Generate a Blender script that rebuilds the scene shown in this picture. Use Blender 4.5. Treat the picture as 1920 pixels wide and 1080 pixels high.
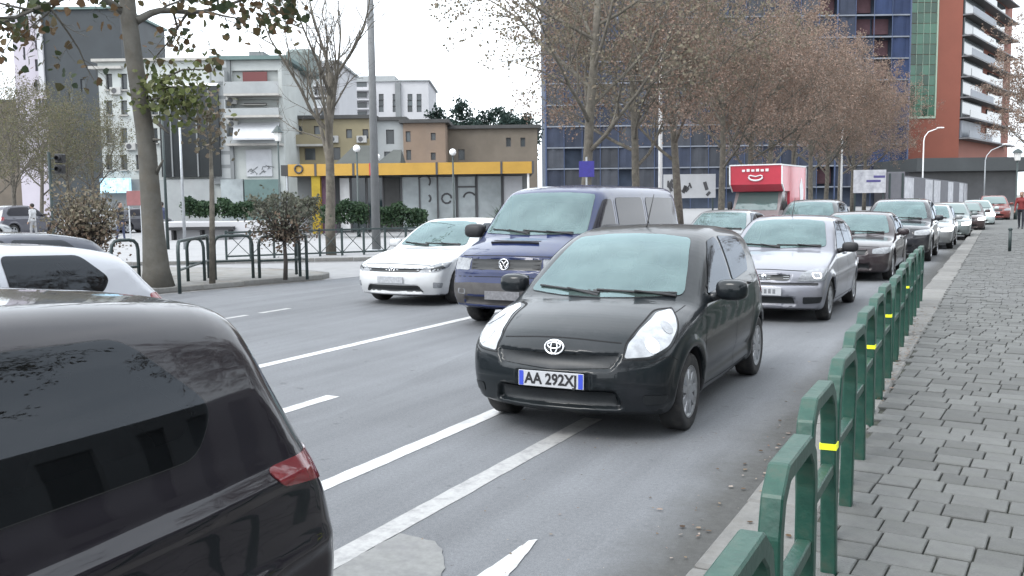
import bpy, bmesh, math, random
import numpy as np
from mathutils import Vector, Matrix
R = math.radians
scene = bpy.context.scene
COL = scene.collection
for o in list(bpy.data.objects): bpy.data.objects.remove(o)

# ------------------------------------------------------------------ camera
F_PX, CAM_H, YAW, PITCH, ROLL = 1750.0, 1.78, 27.7, 5.4, 0.7
cam_d = bpy.data.cameras.new('camera'); cam = bpy.data.objects.new('camera', cam_d); COL.objects.link(cam)
cam_d.sensor_width = 36.0; cam_d.lens = 36.0 * F_PX / 1920.0
cam_d.clip_start = 0.05; cam_d.clip_end = 3000
_y, _p, _r = R(YAW), R(PITCH), R(ROLL)
cF = Vector((-math.sin(_y)*math.cos(_p), math.cos(_y)*math.cos(_p), -math.sin(_p)))
_R0 = Vector((math.cos(_y), math.sin(_y), 0)); _U0 = _R0.cross(cF)
cR = _R0*math.cos(_r) - _U0*math.sin(_r); cU = _U0*math.cos(_r) + _R0*math.sin(_r)
cam.matrix_world = Matrix(((cR.x, cU.x, -cF.x, 0), (cR.y, cU.y, -cF.y, 0), (cR.z, cU.z, -cF.z, CAM_H), (0, 0, 0, 1)))
scene.camera = cam

# ------------------------------------------------------------------ overcast sky and a soft sun
SUN_EL, SUN_AZ = R(48), R(200)
world = bpy.data.worlds.new('World'); scene.world = world; world.use_nodes = True
wn, wl = world.node_tree.nodes, world.node_tree.links
wn.clear()
w_out = wn.new('ShaderNodeOutputWorld'); w_bg = wn.new('ShaderNodeBackground')
w_sky = wn.new('ShaderNodeTexSky'); w_sky.sky_type = 'NISHITA'; w_sky.sun_disc = False
w_sky.sun_elevation = SUN_EL; w_sky.sun_rotation = SUN_AZ; w_sky.air_density = 1.0; w_sky.dust_density = 4.0
w_hsv = wn.new('ShaderNodeHueSaturation'); w_hsv.inputs['Saturation'].default_value = 0.25
w_tc = wn.new('ShaderNodeTexCoord'); w_map = wn.new('ShaderNodeMapping'); w_map.inputs['Scale'].default_value = (1, 1, 2.4)
w_noise = wn.new('ShaderNodeTexNoise'); w_noise.inputs['Scale'].default_value = 2.2; w_noise.inputs['Detail'].default_value = 5
w_ramp = wn.new('ShaderNodeValToRGB')
w_ramp.color_ramp.elements[0].position = 0.30; w_ramp.color_ramp.elements[0].color = (8.0, 8.8, 9.6, 1)
w_ramp.color_ramp.elements[1].position = 0.72; w_ramp.color_ramp.elements[1].color = (11.6, 12.2, 12.9, 1)
w_mix = wn.new('ShaderNodeMix'); w_mix.data_type = 'RGBA'; w_mix.inputs[0].default_value = 0.82
wl.new(w_tc.outputs['Generated'], w_map.inputs[0]); wl.new(w_map.outputs[0], w_noise.inputs['Vector'])
wl.new(w_noise.outputs['Fac'], w_ramp.inputs[0]); wl.new(w_sky.outputs[0], w_hsv.inputs['Color'])
wl.new(w_hsv.outputs[0], w_mix.inputs[6]); wl.new(w_ramp.outputs[0], w_mix.inputs[7])
wl.new(w_mix.outputs[2], w_bg.inputs['Color']); wl.new(w_bg.outputs[0], w_out.inputs[0])
w_bg.inputs['Strength'].default_value = 0.12
sun_d = bpy.data.lights.new('sun', 'SUN'); sun = bpy.data.objects.new('sun', sun_d); COL.objects.link(sun)
sun_d.energy = 0.8; sun_d.angle = R(25); sun_d.color = (1.0, 0.97, 0.93)
_sd = Vector((math.sin(SUN_AZ)*math.cos(SUN_EL), math.cos(SUN_AZ)*math.cos(SUN_EL), math.sin(SUN_EL)))
sun.rotation_euler = (-_sd).to_track_quat('-Z', 'Y').to_euler()
vs = scene.view_settings
vs.view_transform = 'Standard'; vs.look = 'None'; vs.gamma = 1.0; vs.use_curve_mapping = False
vs.exposure = 1.2

# ------------------------------------------------------------------ helpers
def cam_ray(px, py):
    return (cF*F_PX + cR*(px-960) - cU*(py-540)).normalized()
def on_ground(px, py, z=0.0):
    d = cam_ray(px, py); t = (z-CAM_H)/d.z
    return Vector((0, 0, CAM_H)) + d*t
def at_depth(px, py, D):
    d = cam_ray(px, py); t = D/d.dot(cF)
    return Vector((0, 0, CAM_H)) + d*t
def on_x(px, py, X):
    d = cam_ray(px, py); t = X/d.x
    return Vector((0, 0, CAM_H)) + d*t
def lerp(a, b, t): return a+(b-a)*t

def setp(o, label=None, cat=None, group=None, kind=None):
    if label: o['label'] = label
    if cat: o['category'] = cat
    if group: o['group'] = group
    if kind: o['kind'] = kind
    return o
def link(o, parent=None):
    COL.objects.link(o)
    if parent is not None: o.parent = parent
    return o
def empty(name, loc=(0, 0, 0), rz=0.0, parent=None):
    o = bpy.data.objects.new(name, None); o.empty_display_size = 0.2
    o.location = loc; o.rotation_euler = (0, 0, rz); return link(o, parent)
def mesh_obj(name, me, parent=None, loc=None, rz=None):
    o = bpy.data.objects.new(name, me)
    if loc is not None: o.location = loc
    if rz is not None: o.rotation_euler = (0, 0, rz)
    return link(o, parent)
def copy_tree(o, parent=None):
    c = o.copy(); COL.objects.link(c); c.parent = parent
    if parent is not None: c.matrix_parent_inverse = o.matrix_parent_inverse.copy()
    for ch in o.children: copy_tree(ch, c)
    return c

class MB:
    """collects polygons, builds one mesh"""
    def __init__(self): self.v = []; self.f = []; self.m = []; self.mats = []; self.cur = 0; self.sm = []; self.smooth = False
    def mat(self, m):
        if m not in self.mats: self.mats.append(m)
        self.cur = self.mats.index(m); return self
    def add(self, vs, fs):
        b = len(self.v); self.v.extend([tuple(p) for p in vs])
        for f in fs: self.f.append(tuple(b+i for i in f)); self.m.append(self.cur); self.sm.append(self.smooth)
    def box(self, lo, hi, M=None, bevel=0.0):
        x0, y0, z0 = lo; x1, y1, z1 = hi
        if bevel > 0:
            b = min(bevel, (x1-x0)*.45, (y1-y0)*.45, (z1-z0)*.45)
            vs = []; idx = {}
            def V(p):
                k = tuple(round(q, 6) for q in p)
                if k not in idx: idx[k] = len(vs); vs.append(p)
                return idx[k]
            fs = []
            X = (x0, x1); Y = (y0, y1); Z = (z0, z1); s = (1, -1)
            def P(i, j, k, ax):
                p = [X[i], Y[j], Z[k]]
                for a, t in ((0, i), (1, j), (2, k)):
                    if a != ax: p[a] += b*s[t]
                return tuple(p)
            for ax in range(3):
                for t in range(2):
                    o = [a for a in range(3) if a != ax]
                    q = []
                    for (m, n) in ((0, 0), (1, 0), (1, 1), (0, 1)):
                        ijk = [0, 0, 0]; ijk[ax] = t; ijk[o[0]] = m; ijk[o[1]] = n
                        q.append(V(P(*ijk, ax)))
                    fl = (t == 0) ^ (ax == 1)
                    fs.append(q[::-1] if fl else q)
            for ax in range(3):
                o = [a for a in range(3) if a != ax]
                for m in range(2):
                    for n in range(2):
                        q = []
                        for (t, face) in ((0, o[0]), (1, o[0]), (1, o[1]), (0, o[1])):
                            ijk = [0, 0, 0]; ijk[ax] = t; ijk[o[0]] = m; ijk[o[1]] = n
                            q.append(V(P(*ijk, face)))
                        fs.append(q)
            for i in range(2):
                for j in range(2):
                    for k in range(2):
                        fs.append([V(P(i, j, k, 0)), V(P(i, j, k, 1)), V(P(i, j, k, 2))])
            c = Vector(((x0+x1)/2, (y0+y1)/2, (z0+z1)/2))
            out = []
            for f in fs:
                a, b_, d = (Vector(vs[f[0]]), Vector(vs[f[1]]), Vector(vs[f[2]]))
                n = (b_-a).cross(d-a)
                if n.dot(sum((Vector(vs[q]) for q in f), Vector())/len(f)-c) < 0: f = f[::-1]
                out.append(f)
            fs = out
        else:
            vs = [(x0, y0, z0), (x1, y0, z0), (x1, y1, z0), (x0, y1, z0), (x0, y0, z1), (x1, y0, z1), (x1, y1, z1), (x0, y1, z1)]
            fs = [(0, 3, 2, 1), (4, 5, 6, 7), (0, 1, 5, 4), (1, 2, 6, 5), (2, 3, 7, 6), (3, 0, 4, 7)]
        if M is not None: vs = [tuple(M @ Vector(p)) for p in vs]
        self.add(vs, fs); return self
    def prism(self, poly, z0, z1, M=None):
        """poly in xy (ccw), extruded z0..z1"""
        n = len(poly)
        vs = [(p[0], p[1], z0) for p in poly]+[(p[0], p[1], z1) for p in poly]
        fs = [tuple(range(n))[::-1], tuple(range(n, 2*n))]+[(i, (i+1) % n, n+(i+1) % n, n+i) for i in range(n)]
        if M is not None: vs = [tuple(M @ Vector(p)) for p in vs]
        self.add(vs, fs); return self
    def tube(self, pts, rad, n=8, cap=True):
        pts = [Vector(p) for p in pts]
        if not hasattr(rad, '__len__'): rad = [rad]*len(pts)
        rings = []; up = None
        for i, p in enumerate(pts):
            a = pts[max(i-1, 0)]; b = pts[min(i+1, len(pts)-1)]
            t = (b-a); t = t.normalized() if t.length > 1e-9 else Vector((0, 0, 1))
            if up is None:
                up = t.orthogonal().normalized()
            else:
                up = (up-t*up.dot(t)); up = up.normalized() if up.length > 1e-6 else t.orthogonal().normalized()
            w = t.cross(up)
            rings.append([p+(up*math.cos(2*math.pi*k/n)+w*math.sin(2*math.pi*k/n))*rad[i] for k in range(n)])
        vs = [q for r in rings for q in r]; fs = []
        for i in range(len(pts)-1):
            for k in range(n):
                fs.append((i*n+k, i*n+(k+1) % n, (i+1)*n+(k+1) % n, (i+1)*n+k))
        if cap:
            fs.append(tuple(range(n))[::-1]); fs.append(tuple((len(pts)-1)*n+k for k in range(n)))
        self.add(vs, fs); return self
    def bar(self, pts, w, h, up=(0, 0, 1)):
        """rectangular bar along a path; w sideways, h along 'up'-ish normal"""
        pts = [Vector(p) for p in pts]; side = Vector(up)
        vs = []; fs = []
        for i, p in enumerate(pts):
            a = pts[max(i-1, 0)]; b = pts[min(i+1, len(pts)-1)]
            t0 = (p-a).normalized() if i > 0 else (b-p).normalized(); t1 = (b-p).normalized() if i < len(pts)-1 else t0
            t = (t0+t1).normalized(); k = 1/max(.5, t.dot(t0))
            s = side; nrm = t.cross(s).normalized()
            vs += [p+s*w/2+nrm*h/2*k, p-s*w/2+nrm*h/2*k, p-s*w/2-nrm*h/2*k, p+s*w/2-nrm*h/2*k]
        for i in range(len(pts)-1):
            for k in range(4): fs.append((i*4+k, i*4+(k+1) % 4, i*4+4+(k+1) % 4, i*4+4+k))
        fs.append((3, 2, 1, 0)); e = (len(pts)-1)*4; fs.append((e, e+1, e+2, e+3))
        self.add(vs, fs); return self
    def lathe(self, prof, n=32, axis='Z', M=None, close=False):
        vs = []; fs = []; m = len(prof)
        for k in range(n):
            a = 2*math.pi*k/n; c, s = math.cos(a), math.sin(a)
            for r, h in prof:
                p = (r*c, r*s, h)
                if axis == 'Y': p = (r*c, h, -r*s)
                if axis == 'X': p = (h, r*c, r*s)
                vs.append(p)
        for k in range(n):
            for i in range(m-1 if not close else m):
                a, b = k*m+i, k*m+(i+1) % m; c_, d = ((k+1) % n)*m+(i+1) % m, ((k+1) % n)*m+i
                fs.append((d, c_, b, a)[::-1])
        if M is not None: vs = [tuple(M @ Vector(p)) for p in vs]
        self.add(vs, fs); return self
    def mesh(self, name='mesh', mat=None):
        me = bpy.data.meshes.new(name); me.from_pydata(self.v, [], self.f)
        if self.mats:
            for m in self.mats: me.materials.append(m)
            me.polygons.foreach_set('material_index', self.m)
        elif mat is not None: me.materials.append(mat)
        me.polygons.foreach_set('use_smooth', self.sm); me.update(); return me
    def build(self, name, mat=None, parent=None, loc=None, rz=None):
        return mesh_obj(name, self.mesh(name, mat), parent, loc, rz)
def fix_normals(o):
    bm = bmesh.new(); bm.from_mesh(o.data); bmesh.ops.recalc_face_normals(bm, faces=bm.faces); bm.to_mesh(o.data); bm.free(); return o

# ------------------------------------------------------------------ materials
def mat(name, col, rough=0.6, metal=0.0, var=0.0, vscale=6.0, bump=0.0, bscale=60.0, coat=0.0, ior=None, emit=None, estr=0.0, dirt=None, dscale=1.5, spec=None, col2=None, objvar=0.0, alpha=None, detail=4):
    m = bpy.data.materials.new(name); m.use_nodes = True; nt = m.node_tree; n, l = nt.nodes, nt.links
    b = n['Principled BSDF']; c = (*col, 1)
    b.inputs['Base Color'].default_value = c; b.inputs['Roughness'].default_value = rough; b.inputs['Metallic'].default_value = metal
    if coat: b.inputs['Coat Weight'].default_value = coat; b.inputs['Coat Roughness'].default_value = 0.04
    if ior: b.inputs['IOR'].default_value = ior
    if spec is not None: b.inputs['Specular IOR Level'].default_value = spec
    if emit: b.inputs['Emission Color'].default_value = (*emit, 1); b.inputs['Emission Strength'].default_value = estr
    tc = n.new('ShaderNodeTexCoord'); src = None
    if var or col2:
        nz = n.new('ShaderNodeTexNoise'); nz.inputs['Scale'].default_value = vscale; nz.inputs['Detail'].default_value = detail; nz.inputs['Roughness'].default_value = .65
        l.new(tc.outputs['Object'], nz.inputs['Vector'])
        rp = n.new('ShaderNodeValToRGB'); rp.color_ramp.elements[0].position = .3; rp.color_ramp.elements[1].position = .7
        ca = col2 if col2 else tuple(q*(1-var) for q in col); cb = col if col2 else tuple(min(1, q*(1+var)) for q in col)
        rp.color_ramp.elements[0].color = (*ca, 1); rp.color_ramp.elements[1].color = (*cb, 1)
        l.new(nz.outputs['Fac'], rp.inputs[0]); src = rp.outputs[0]
    if dirt:
        nz = n.new('ShaderNodeTexNoise'); nz.inputs['Scale'].default_value = dscale; nz.inputs['Detail'].default_value = 6; nz.inputs['Roughness'].default_value = .7
        l.new(tc.outputs['Object'], nz.inputs['Vector'])
        rp = n.new('ShaderNodeMapRange'); rp.inputs[1].default_value = .48; rp.inputs[2].default_value = .75; rp.inputs[3].default_value = 0; rp.inputs[4].default_value = dirt[3]
        l.new(nz.outputs['Fac'], rp.inputs[0])
        mx = n.new('ShaderNodeMix'); mx.data_type = 'RGBA'; mx.inputs[6].default_value = c; mx.inputs[7].default_value = (*dirt[:3], 1)
        if src: l.new(src, mx.inputs[6])
        l.new(rp.outputs[0], mx.inputs[0]); src = mx.outputs[2]
    if objvar:
        oi = n.new('ShaderNodeObjectInfo'); hs = n.new('ShaderNodeHueSaturation'); mr = n.new('ShaderNodeMapRange')
        mr.inputs[3].default_value = 1-objvar; mr.inputs[4].default_value = 1+objvar
        l.new(oi.outputs['Random'], mr.inputs[0]); l.new(mr.outputs[0], hs.inputs['Value'])
        hs.inputs['Color'].default_value = c
        if src: l.new(src, hs.inputs['Color'])
        src = hs.outputs[0]
    if src: l.new(src, b.inputs['Base Color'])
    if bump:
        nz = n.new('ShaderNodeTexNoise'); nz.inputs['Scale'].default_value = bscale; nz.inputs['Detail'].default_value = 5
        l.new(tc.outputs['Object'], nz.inputs['Vector'])
        bp = n.new('ShaderNodeBump'); bp.inputs['Strength'].default_value = bump; bp.inputs['Distance'].default_value = .02
        l.new(nz.outputs['Fac'], bp.inputs['Height']); l.new(bp.outputs[0], b.inputs['Normal'])
    return m
M_BLACK = mat('black_plastic', (.012, .012, .014), .55, var=.2, vscale=30)
M_RUBBER = mat('tyre_rubber', (.02, .02, .021), .85, var=.25, vscale=25, dirt=(.10, .09, .08, .5), dscale=9)
M_CHROME = mat('chrome', (.75, .76, .78), .12, 1.0)
M_WHITE = mat('white_paint', (.78, .78, .78), .5, var=.05)
M_STEEL = mat('galvanised_steel', (.42, .44, .46), .45, .6, var=.12, vscale=12)
M_DKSTEEL = mat('dark_painted_steel', (.03, .045, .045), .45, var=.2, vscale=14)
M_CONC = mat('concrete', (.36, .35, .33), .9, var=.15, vscale=5, bump=.15, bscale=80, dirt=(.16, .15, .13, .5), dscale=2.5)
M_GLASSDK = mat('dark_window_glass', (.02, .03, .035), .06, ior=1.6)
M_GLASSB = mat('building_window_glass', (.05, .06, .065), .12, ior=1.5, objvar=.5)
# ------------------------------------------------------------------ ground, road, pavements
Fh = Vector((-math.sin(_y), math.cos(_y), 0)); Rh = Vector((math.cos(_y), math.sin(_y), 0))
def asphalt_material():
    m = bpy.data.materials.new('asphalt'); m.use_nodes = True; nt = m.node_tree; n, l = nt.nodes, nt.links; b = n['Principled BSDF']
    tc = n.new('ShaderNodeTexCoord')
    def noise(s, d=5, r=.6, sc=(1, 1, 1)):
        mp = n.new('ShaderNodeMapping'); mp.inputs['Scale'].default_value = sc; l.new(tc.outputs['Object'], mp.inputs[0])
        q = n.new('ShaderNodeTexNoise'); q.inputs['Scale'].default_value = s; q.inputs['Detail'].default_value = d; q.inputs['Roughness'].default_value = r
        l.new(mp.outputs[0], q.inputs['Vector']); return q.outputs['Fac']
    def ramp(src, stops):
        rp = n.new('ShaderNodeValToRGB'); e = rp.color_ramp.elements
        e[0].position, e[0].color = stops[0][0], (*stops[0][1], 1); e[1].position, e[1].color = stops[-1][0], (*stops[-1][1], 1)
        for p, c in stops[1:-1]: q = e.new(p); q.color = (*c, 1)
        l.new(src, rp.inputs[0]); return rp.outputs[0]
    def mix(f, a, b_, mode='MIX'):
        mx = n.new('ShaderNodeMix'); mx.data_type = 'RGBA'; mx.blend_type = mode
        if isinstance(f, float): mx.inputs[0].default_value = f
        else: l.new(f, mx.inputs[0])
        l.new(a, mx.inputs[6]); l.new(b_, mx.inputs[7]); return mx.outputs[2]
    fine = ramp(noise(160, 3, .8), [(.3, (.095, .099, .107)), (.5, (.15, .157, .168)), (.72, (.225, .233, .245))])
    big = ramp(noise(.35, 4), [(.3, (.82, .82, .82)), (.7, (1.12, 1.12, 1.12))])
    streak = ramp(noise(1.2, 5, .6, (2.2, .10, 1)), [(.32, (.84, .84, .845)), (.62, (1.06, 1.06, 1.06))])
    grit = ramp(noise(38, 4, .9), [(.33, (.80, .80, .80)), (.5, (1.0, 1.0, 1.0)), (.68, (1.22, 1.22, 1.21))])
    c = mix(1.0, fine, big, 'MULTIPLY'); c = mix(1.0, c, grit, 'MULTIPLY'); c = mix(1.0, c, streak, 'MULTIPLY')
    # grimy gutter next to the right hand kerb
    sx = n.new('ShaderNodeSeparateXYZ'); l.new(tc.outputs['Object'], sx.inputs[0])
    add = n.new('ShaderNodeMath'); add.operation = 'MULTIPLY_ADD'; add.inputs[1].default_value = .55; l.new(noise(1.1, 6, .75), add.inputs[0]); l.new(sx.outputs['X'], add.inputs[2])
    gm = n.new('ShaderNodeMapRange'); gm.inputs[1].default_value = -1.50; gm.inputs[2].default_value = -1.12; l.new(add.outputs[0], gm.inputs[0])
    grime = ramp(noise(14, 5, .8), [(.3, (.05, .05, .048)), (.7, (.085, .085, .082))])
    c = mix(gm.outputs[0], c, grime)
    # dark spots and oil in the kerb lane
    sp = n.new('ShaderNodeMapRange'); sp.inputs[1].default_value = .66; sp.inputs[2].default_value = .74; sp.inputs[4].default_value = .6; l.new(noise(6.5, 3, .55), sp.inputs[0])
    dk = ramp(noise(20), [(.3, (.05, .05, .052)), (.7, (.075, .075, .078))]); c = mix(sp.outputs[0], c, dk)
    # patched trenches and hairline cracks
    vo = n.new('ShaderNodeTexVoronoi'); vo.feature = 'DISTANCE_TO_EDGE'; vo.inputs['Scale'].default_value = .33; wv = n.new('ShaderNodeMapping'); l.new(tc.outputs['Object'], wv.inputs[0])
    wn2 = n.new('ShaderNodeTexNoise'); wn2.inputs['Scale'].default_value = 1.6; wn2.inputs['Detail'].default_value = 6; l.new(tc.outputs['Object'], wn2.inputs['Vector'])
    vadd = n.new('ShaderNodeVectorMath'); vadd.operation = 'MULTIPLY_ADD'; vadd.inputs[1].default_value = (.9, .9, 0); l.new(wn2.outputs['Color'], vadd.inputs[0]); l.new(wv.outputs[0], vadd.inputs[2]); l.new(vadd.outputs[0], vo.inputs['Vector'])
    ck = n.new('ShaderNodeMapRange'); ck.inputs[1].default_value = .0015; ck.inputs[2].default_value = .0045; ck.inputs[3].default_value = .05; ck.inputs[4].default_value = 0; l.new(vo.outputs['Distance'], ck.inputs[0]); c = mix(ck.outputs[0], c, dk)
    vp = n.new('ShaderNodeTexVoronoi'); vp.inputs['Scale'].default_value = .22; mp2 = n.new('ShaderNodeMapping'); mp2.inputs['Scale'].default_value = (1.6, .5, 1); l.new(tc.outputs['Object'], mp2.inputs[0]); l.new(mp2.outputs[0], vp.inputs['Vector'])
    pr = ramp(vp.outputs['Color'], [(.2, (.93, .93, .93)), (.8, (1.05, 1.05, 1.05))]); c = mix(1.0, c, pr, 'MULTIPLY')
    l.new(c, b.inputs['Base Color']); b.inputs['Roughness'].default_value = .85
    bp = n.new('ShaderNodeBump'); bp.inputs['Strength'].default_value = .5; bp.inputs['Distance'].default_value = .01; l.new(noise(170, 3, .8), bp.inputs['Height']); l.new(bp.outputs[0], b.inputs['Normal'])
    return m
M_ASPH = asphalt_material()
M_DIRT = mat('far_ground', (.16, .155, .14), .95, var=.2, vscale=.05)
M_KERB = mat('kerb_concrete', (.175, .173, .166), .9, objvar=.12, var=.18, vscale=7, bump=.2, bscale=60, dirt=(.12, .11, .095, .7), dscale=3)
M_PAVE = mat('concrete_paver', (.108, .11, .107), .88, objvar=.2, var=.18, vscale=9, bump=.35, bscale=90, dirt=(.062, .066, .054, .5), dscale=4)
M_JOINT = mat('dirty_joint_sand', (.042, .045, .034), .95, var=.5, vscale=12)
M_PALE = mat('pale_paving', (.25, .25, .255), .85, var=.1, vscale=2.5, dirt=(.22, .22, .21, .6), dscale=.8)
M_PAINT = mat('road_marking_paint', (.50, .50, .50), .6, var=.10, vscale=40, dirt=(.22, .225, .23, .75), dscale=7)
M_WORN = mat('worn_road_paint', (.33, .33, .328), .7, dirt=(.15, .15, .155, .75), dscale=9, var=.12, vscale=30)
M_SAND = mat('sandy_worn_patch', (.19, .192, .188), .8, dirt=(.14, .14, .145, .95), dscale=4, var=.15, vscale=20)

mb = MB(); mb.box((-900, -600, -.6), (900, 1400, -.03)); setp(mb.build('ground', M_DIRT), kind='structure')
mb = MB(); mb.box((-60, -60, -.029), (-1.0, 330, 0)); setp(mb.build('road', M_ASPH), kind='structure')

def flat(name, pts, m, z=.004, parent=None):
    b = MB(); b.prism([(p[0], p[1]) for p in pts], z-.003, z); return b.build(name, m, parent)
def jag(pts, seed, amp=.011, step=.045):
    rd = random.Random(seed); out = []
    for a, b in zip(pts, pts[1:]+pts[:1]):
        n = max(1, int(math.hypot(b[0]-a[0], b[1]-a[1])/step))
        out += [(lerp(a[0], b[0], i/n)+rd.gauss(0, amp), lerp(a[1], b[1], i/n)+rd.gauss(0, amp)) for i in range(n)]
    return out
def strip(name, x0, x1, y0, y1, m, z=.004, jag=True, seed=1):
    rnd = random.Random(seed); n = max(2, int((y1-y0)/.12)); L = []; Rr = []
    for i in range(n+1):
        y = lerp(y0, y1, i/n); L.append((x0+rnd.gauss(0, .0022), y)); Rr.append((x1+rnd.gauss(0, .0022), y))
    return setp(flat(name, Rr+L[::-1], m, z), kind='structure')
strip('lane_line', -7.20, -7.06, 3.0, 60, M_PAINT, seed=2)
strip('lane_dash', -5.47, -5.33, 4.6, 6.72, M_PAINT, seed=3)
strip('lane_dash', -5.47, -5.33, 16.0, 19.0, M_PAINT, seed=4)
strip('lane_line', -3.80, -3.66, 1.0, 13.0, M_PAINT, seed=5)
strip('lane_line', -2.97, -2.82, 2.6, 6.9, M_WORN, seed=6)
strip('lane_dash', -10.66, -10.54, 10.6, 11.1, M_WORN, seed=7)
strip('lane_dash', -10.66, -10.54, 11.4, 12.1, M_WORN, seed=8)
# faded arrow and worn patch in the kerb lane
setp(flat('worn_patch', jag([(-2.815, 3.2), (-2.26, 3.2), (-2.25, 3.45), (-2.34, 3.72), (-2.48, 3.92), (-2.58, 4.0), (-2.81, 4.02)], 1, .004), M_SAND, .0065), kind='structure')
setp(flat('road_arrow', jag([(-2.155, 3.20), (-1.98, 3.20), (-1.99, 3.62), (-2.10, 4.26), (-2.135, 4.22), (-2.15, 3.75)], 2, .002), M_PAINT, .0065), kind='structure')

# --- right hand pavement: kerb slabs and paving stones
PAVE_Z = .13
mb = MB(); mb.box((-.80, -12, -.02), (7.5, 300, PAVE_Z-.022)); mb.box((-1.18, -12, -.02), (-.80, 300, PAVE_Z-.035))
pavement = setp(mb.build('pavement', M_JOINT), kind='structure')
rnd = random.Random(11)
kerb_me = []
for v in range(3):
    b = MB(); b.box((-.24, -.495, -.14), (.155, .495, 0), bevel=.018); kerb_me.append(b.mesh('kerb_stone', M_KERB))
for i in range(48):
    o = mesh_obj('kerb_stone', kerb_me[i % 3], pavement, (-.95+rnd.uniform(-.012, .012), -1.5+i*1.0, PAVE_Z+rnd.uniform(-.012, .004))); o.rotation_euler = (rnd.uniform(-.008, .008), rnd.uniform(-.012, .012), rnd.uniform(-.012, .012))
b = MB()
for i in range(48, 300): b.box((-1.19, -2.0+i, -.02), (-.79, -1.01+i, PAVE_Z-.002), bevel=.012)
setp(b.build('kerb_stone', M_KERB, pavement), kind='stuff')
ROWH = .205; sizes = (.135, .205, .275)
pav_me = []
for w in sizes:
    for v in range(2):
        b = MB(); j = .0042
        b.box((-w/2+j, -ROWH/2+j, -.05), (w/2-j, ROWH/2-j, 0), bevel=.005); pav_me.append(b.mesh('paving_stone', M_PAVE))
PR = R(-4.0); cells = []
for r in range(-9, 218):
    x = -.76+rnd.uniform(-.02, .02) - .05*abs(math.sin(r*1.7)); lastk = -1
    while x < 7.3:
        k = rnd.choice((0, 1, 1, 2, 2)); w = sizes[k]; cells.append((x+w/2, r*ROWH, k)); x += w
def pav_pos(cx, cy):
    # courses lie slightly askew to the road
    return cx, cy+(cx+.8)*math.tan(PR)
vis = []; rest = []
for (cx, cy, k) in cells:
    X, Y = pav_pos(cx, cy)
    d = Vector((X, Y, PAVE_Z-CAM_H)); zc = d.dot(cF)
    inside = zc > .5 and abs(d.dot(cR)/zc)*F_PX < 990 and abs(d.dot(cU)/zc)*F_PX < 570
    (vis if inside else rest).append((zc, X, Y, k))
vis.sort(); rest += vis[300:]; vis = vis[:300]
for (zc, X, Y, k) in vis:
    o = mesh_obj('paving_stone', pav_me[k*2+rnd.randrange(2)], pavement, (X, Y, PAVE_Z+rnd.uniform(-.006, .003)))
    o.rotation_euler = (rnd.uniform(-.010, .010), rnd.uniform(-.010, .010), PR+rnd.uniform(-.005, .005)+rnd.choice((0, math.pi)))
b = MB()
for (zc, X, Y, k) in rest:
    w = sizes[k]; M = Matrix.Translation((X, Y, PAVE_Z+rnd.uniform(-.007, .003))) @ Matrix.Rotation(PR, 4, 'Z')
    b.box((-w/2+.0045, -ROWH/2+.0045, -.04), (w/2-.0045, ROWH/2-.0045, 0), M)
setp(b.build('paving_stone', mat('concrete_paver_far', (.115, .117, .115), .88, var=.22, vscale=3.5, bump=.3, bscale=90, dirt=(.07, .072, .062, .5), dscale=1.3), pavement), kind='stuff')
mb = MB(); mb.box((-.79, 44.5, PAVE_Z-.03), (7.4, 300, PAVE_Z-.004)); mesh_obj('pavement_slab', mb.mesh('pavement_slab', M_PAVE), pavement)

# --- left: tree island, pale path and the plaza
def kerbed(name, pts, z, m, kerb_edges, kw=.14, seed=0):
    b = MB(); b.prism(pts, -.02, z-.004); o = setp(b.build(name, m), kind='structure'); fix_normals(o)
    rd = random.Random(seed)
    for i in kerb_edges:
        a = Vector((*pts[i], 0)); c = Vector((*pts[(i+1) % len(pts)], 0)); L = (c-a).length; n = max(1, round(L/1.0)); t = (c-a)/L
        for q in range(n):
            p = a+t*(L*(q+.5)/n); kb = MB(); hl = L/n/2-.006
            kb.box((-hl, -.01, -.1), (hl, kw, 0), bevel=.012); k = kb.build('kerb_stone', M_KERB, o, (p.x, p.y, z+rd.uniform(-.006, .006))); k.rotation_euler = (0, 0, math.atan2(t.y, t.x))
    return o
ISL = [(-15.75, 8.5), (-15.05, 11.3), (-14.72, 13.0), (-14.0, 15.8), (-13.72, 16.8), (-13.95, 17.35), (-14.5, 17.7), (-16.5, 18.1), (-20.5, 17.3), (-25, 14.8), (-25, 8.5)]
kerbed('tree_island', ISL, .13, mat('island_paving', (.20, .197, .188), .9, var=.2, vscale=3, dirt=(.15, .12, .09, .8), dscale=1.6), [0, 1, 2, 3, 4, 5, 6, 7, 8], seed=3)
setp(flat('pale_path', [(-60, -5), (-26, 8.0), (-15.8, 8.4), (-15.0, 11.3), (-13.65, 16.8), (-13.4, 19), (-13.1, 27), (-17, 30), (-60, 14)], M_PALE, .006), kind='structure')
PLZ = [(-62, -4.0), (-31, 11.5), (-24.5, 17.0), (-19.8, 20.35), (-17.0, 22.3), (-14.8, 25.2), (-13.2, 29.5), (-12.9, 40), (-12.9, 250), (-160, 250), (-160, -4)]
kerbed('plaza', PLZ, .135, mat('plaza_paving', (.27, .27, .275), .8, var=.1, vscale=1.5, dirt=(.25, .25, .24, .6), dscale=.3), [2, 3, 4, 5, 6], seed=4)
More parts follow.
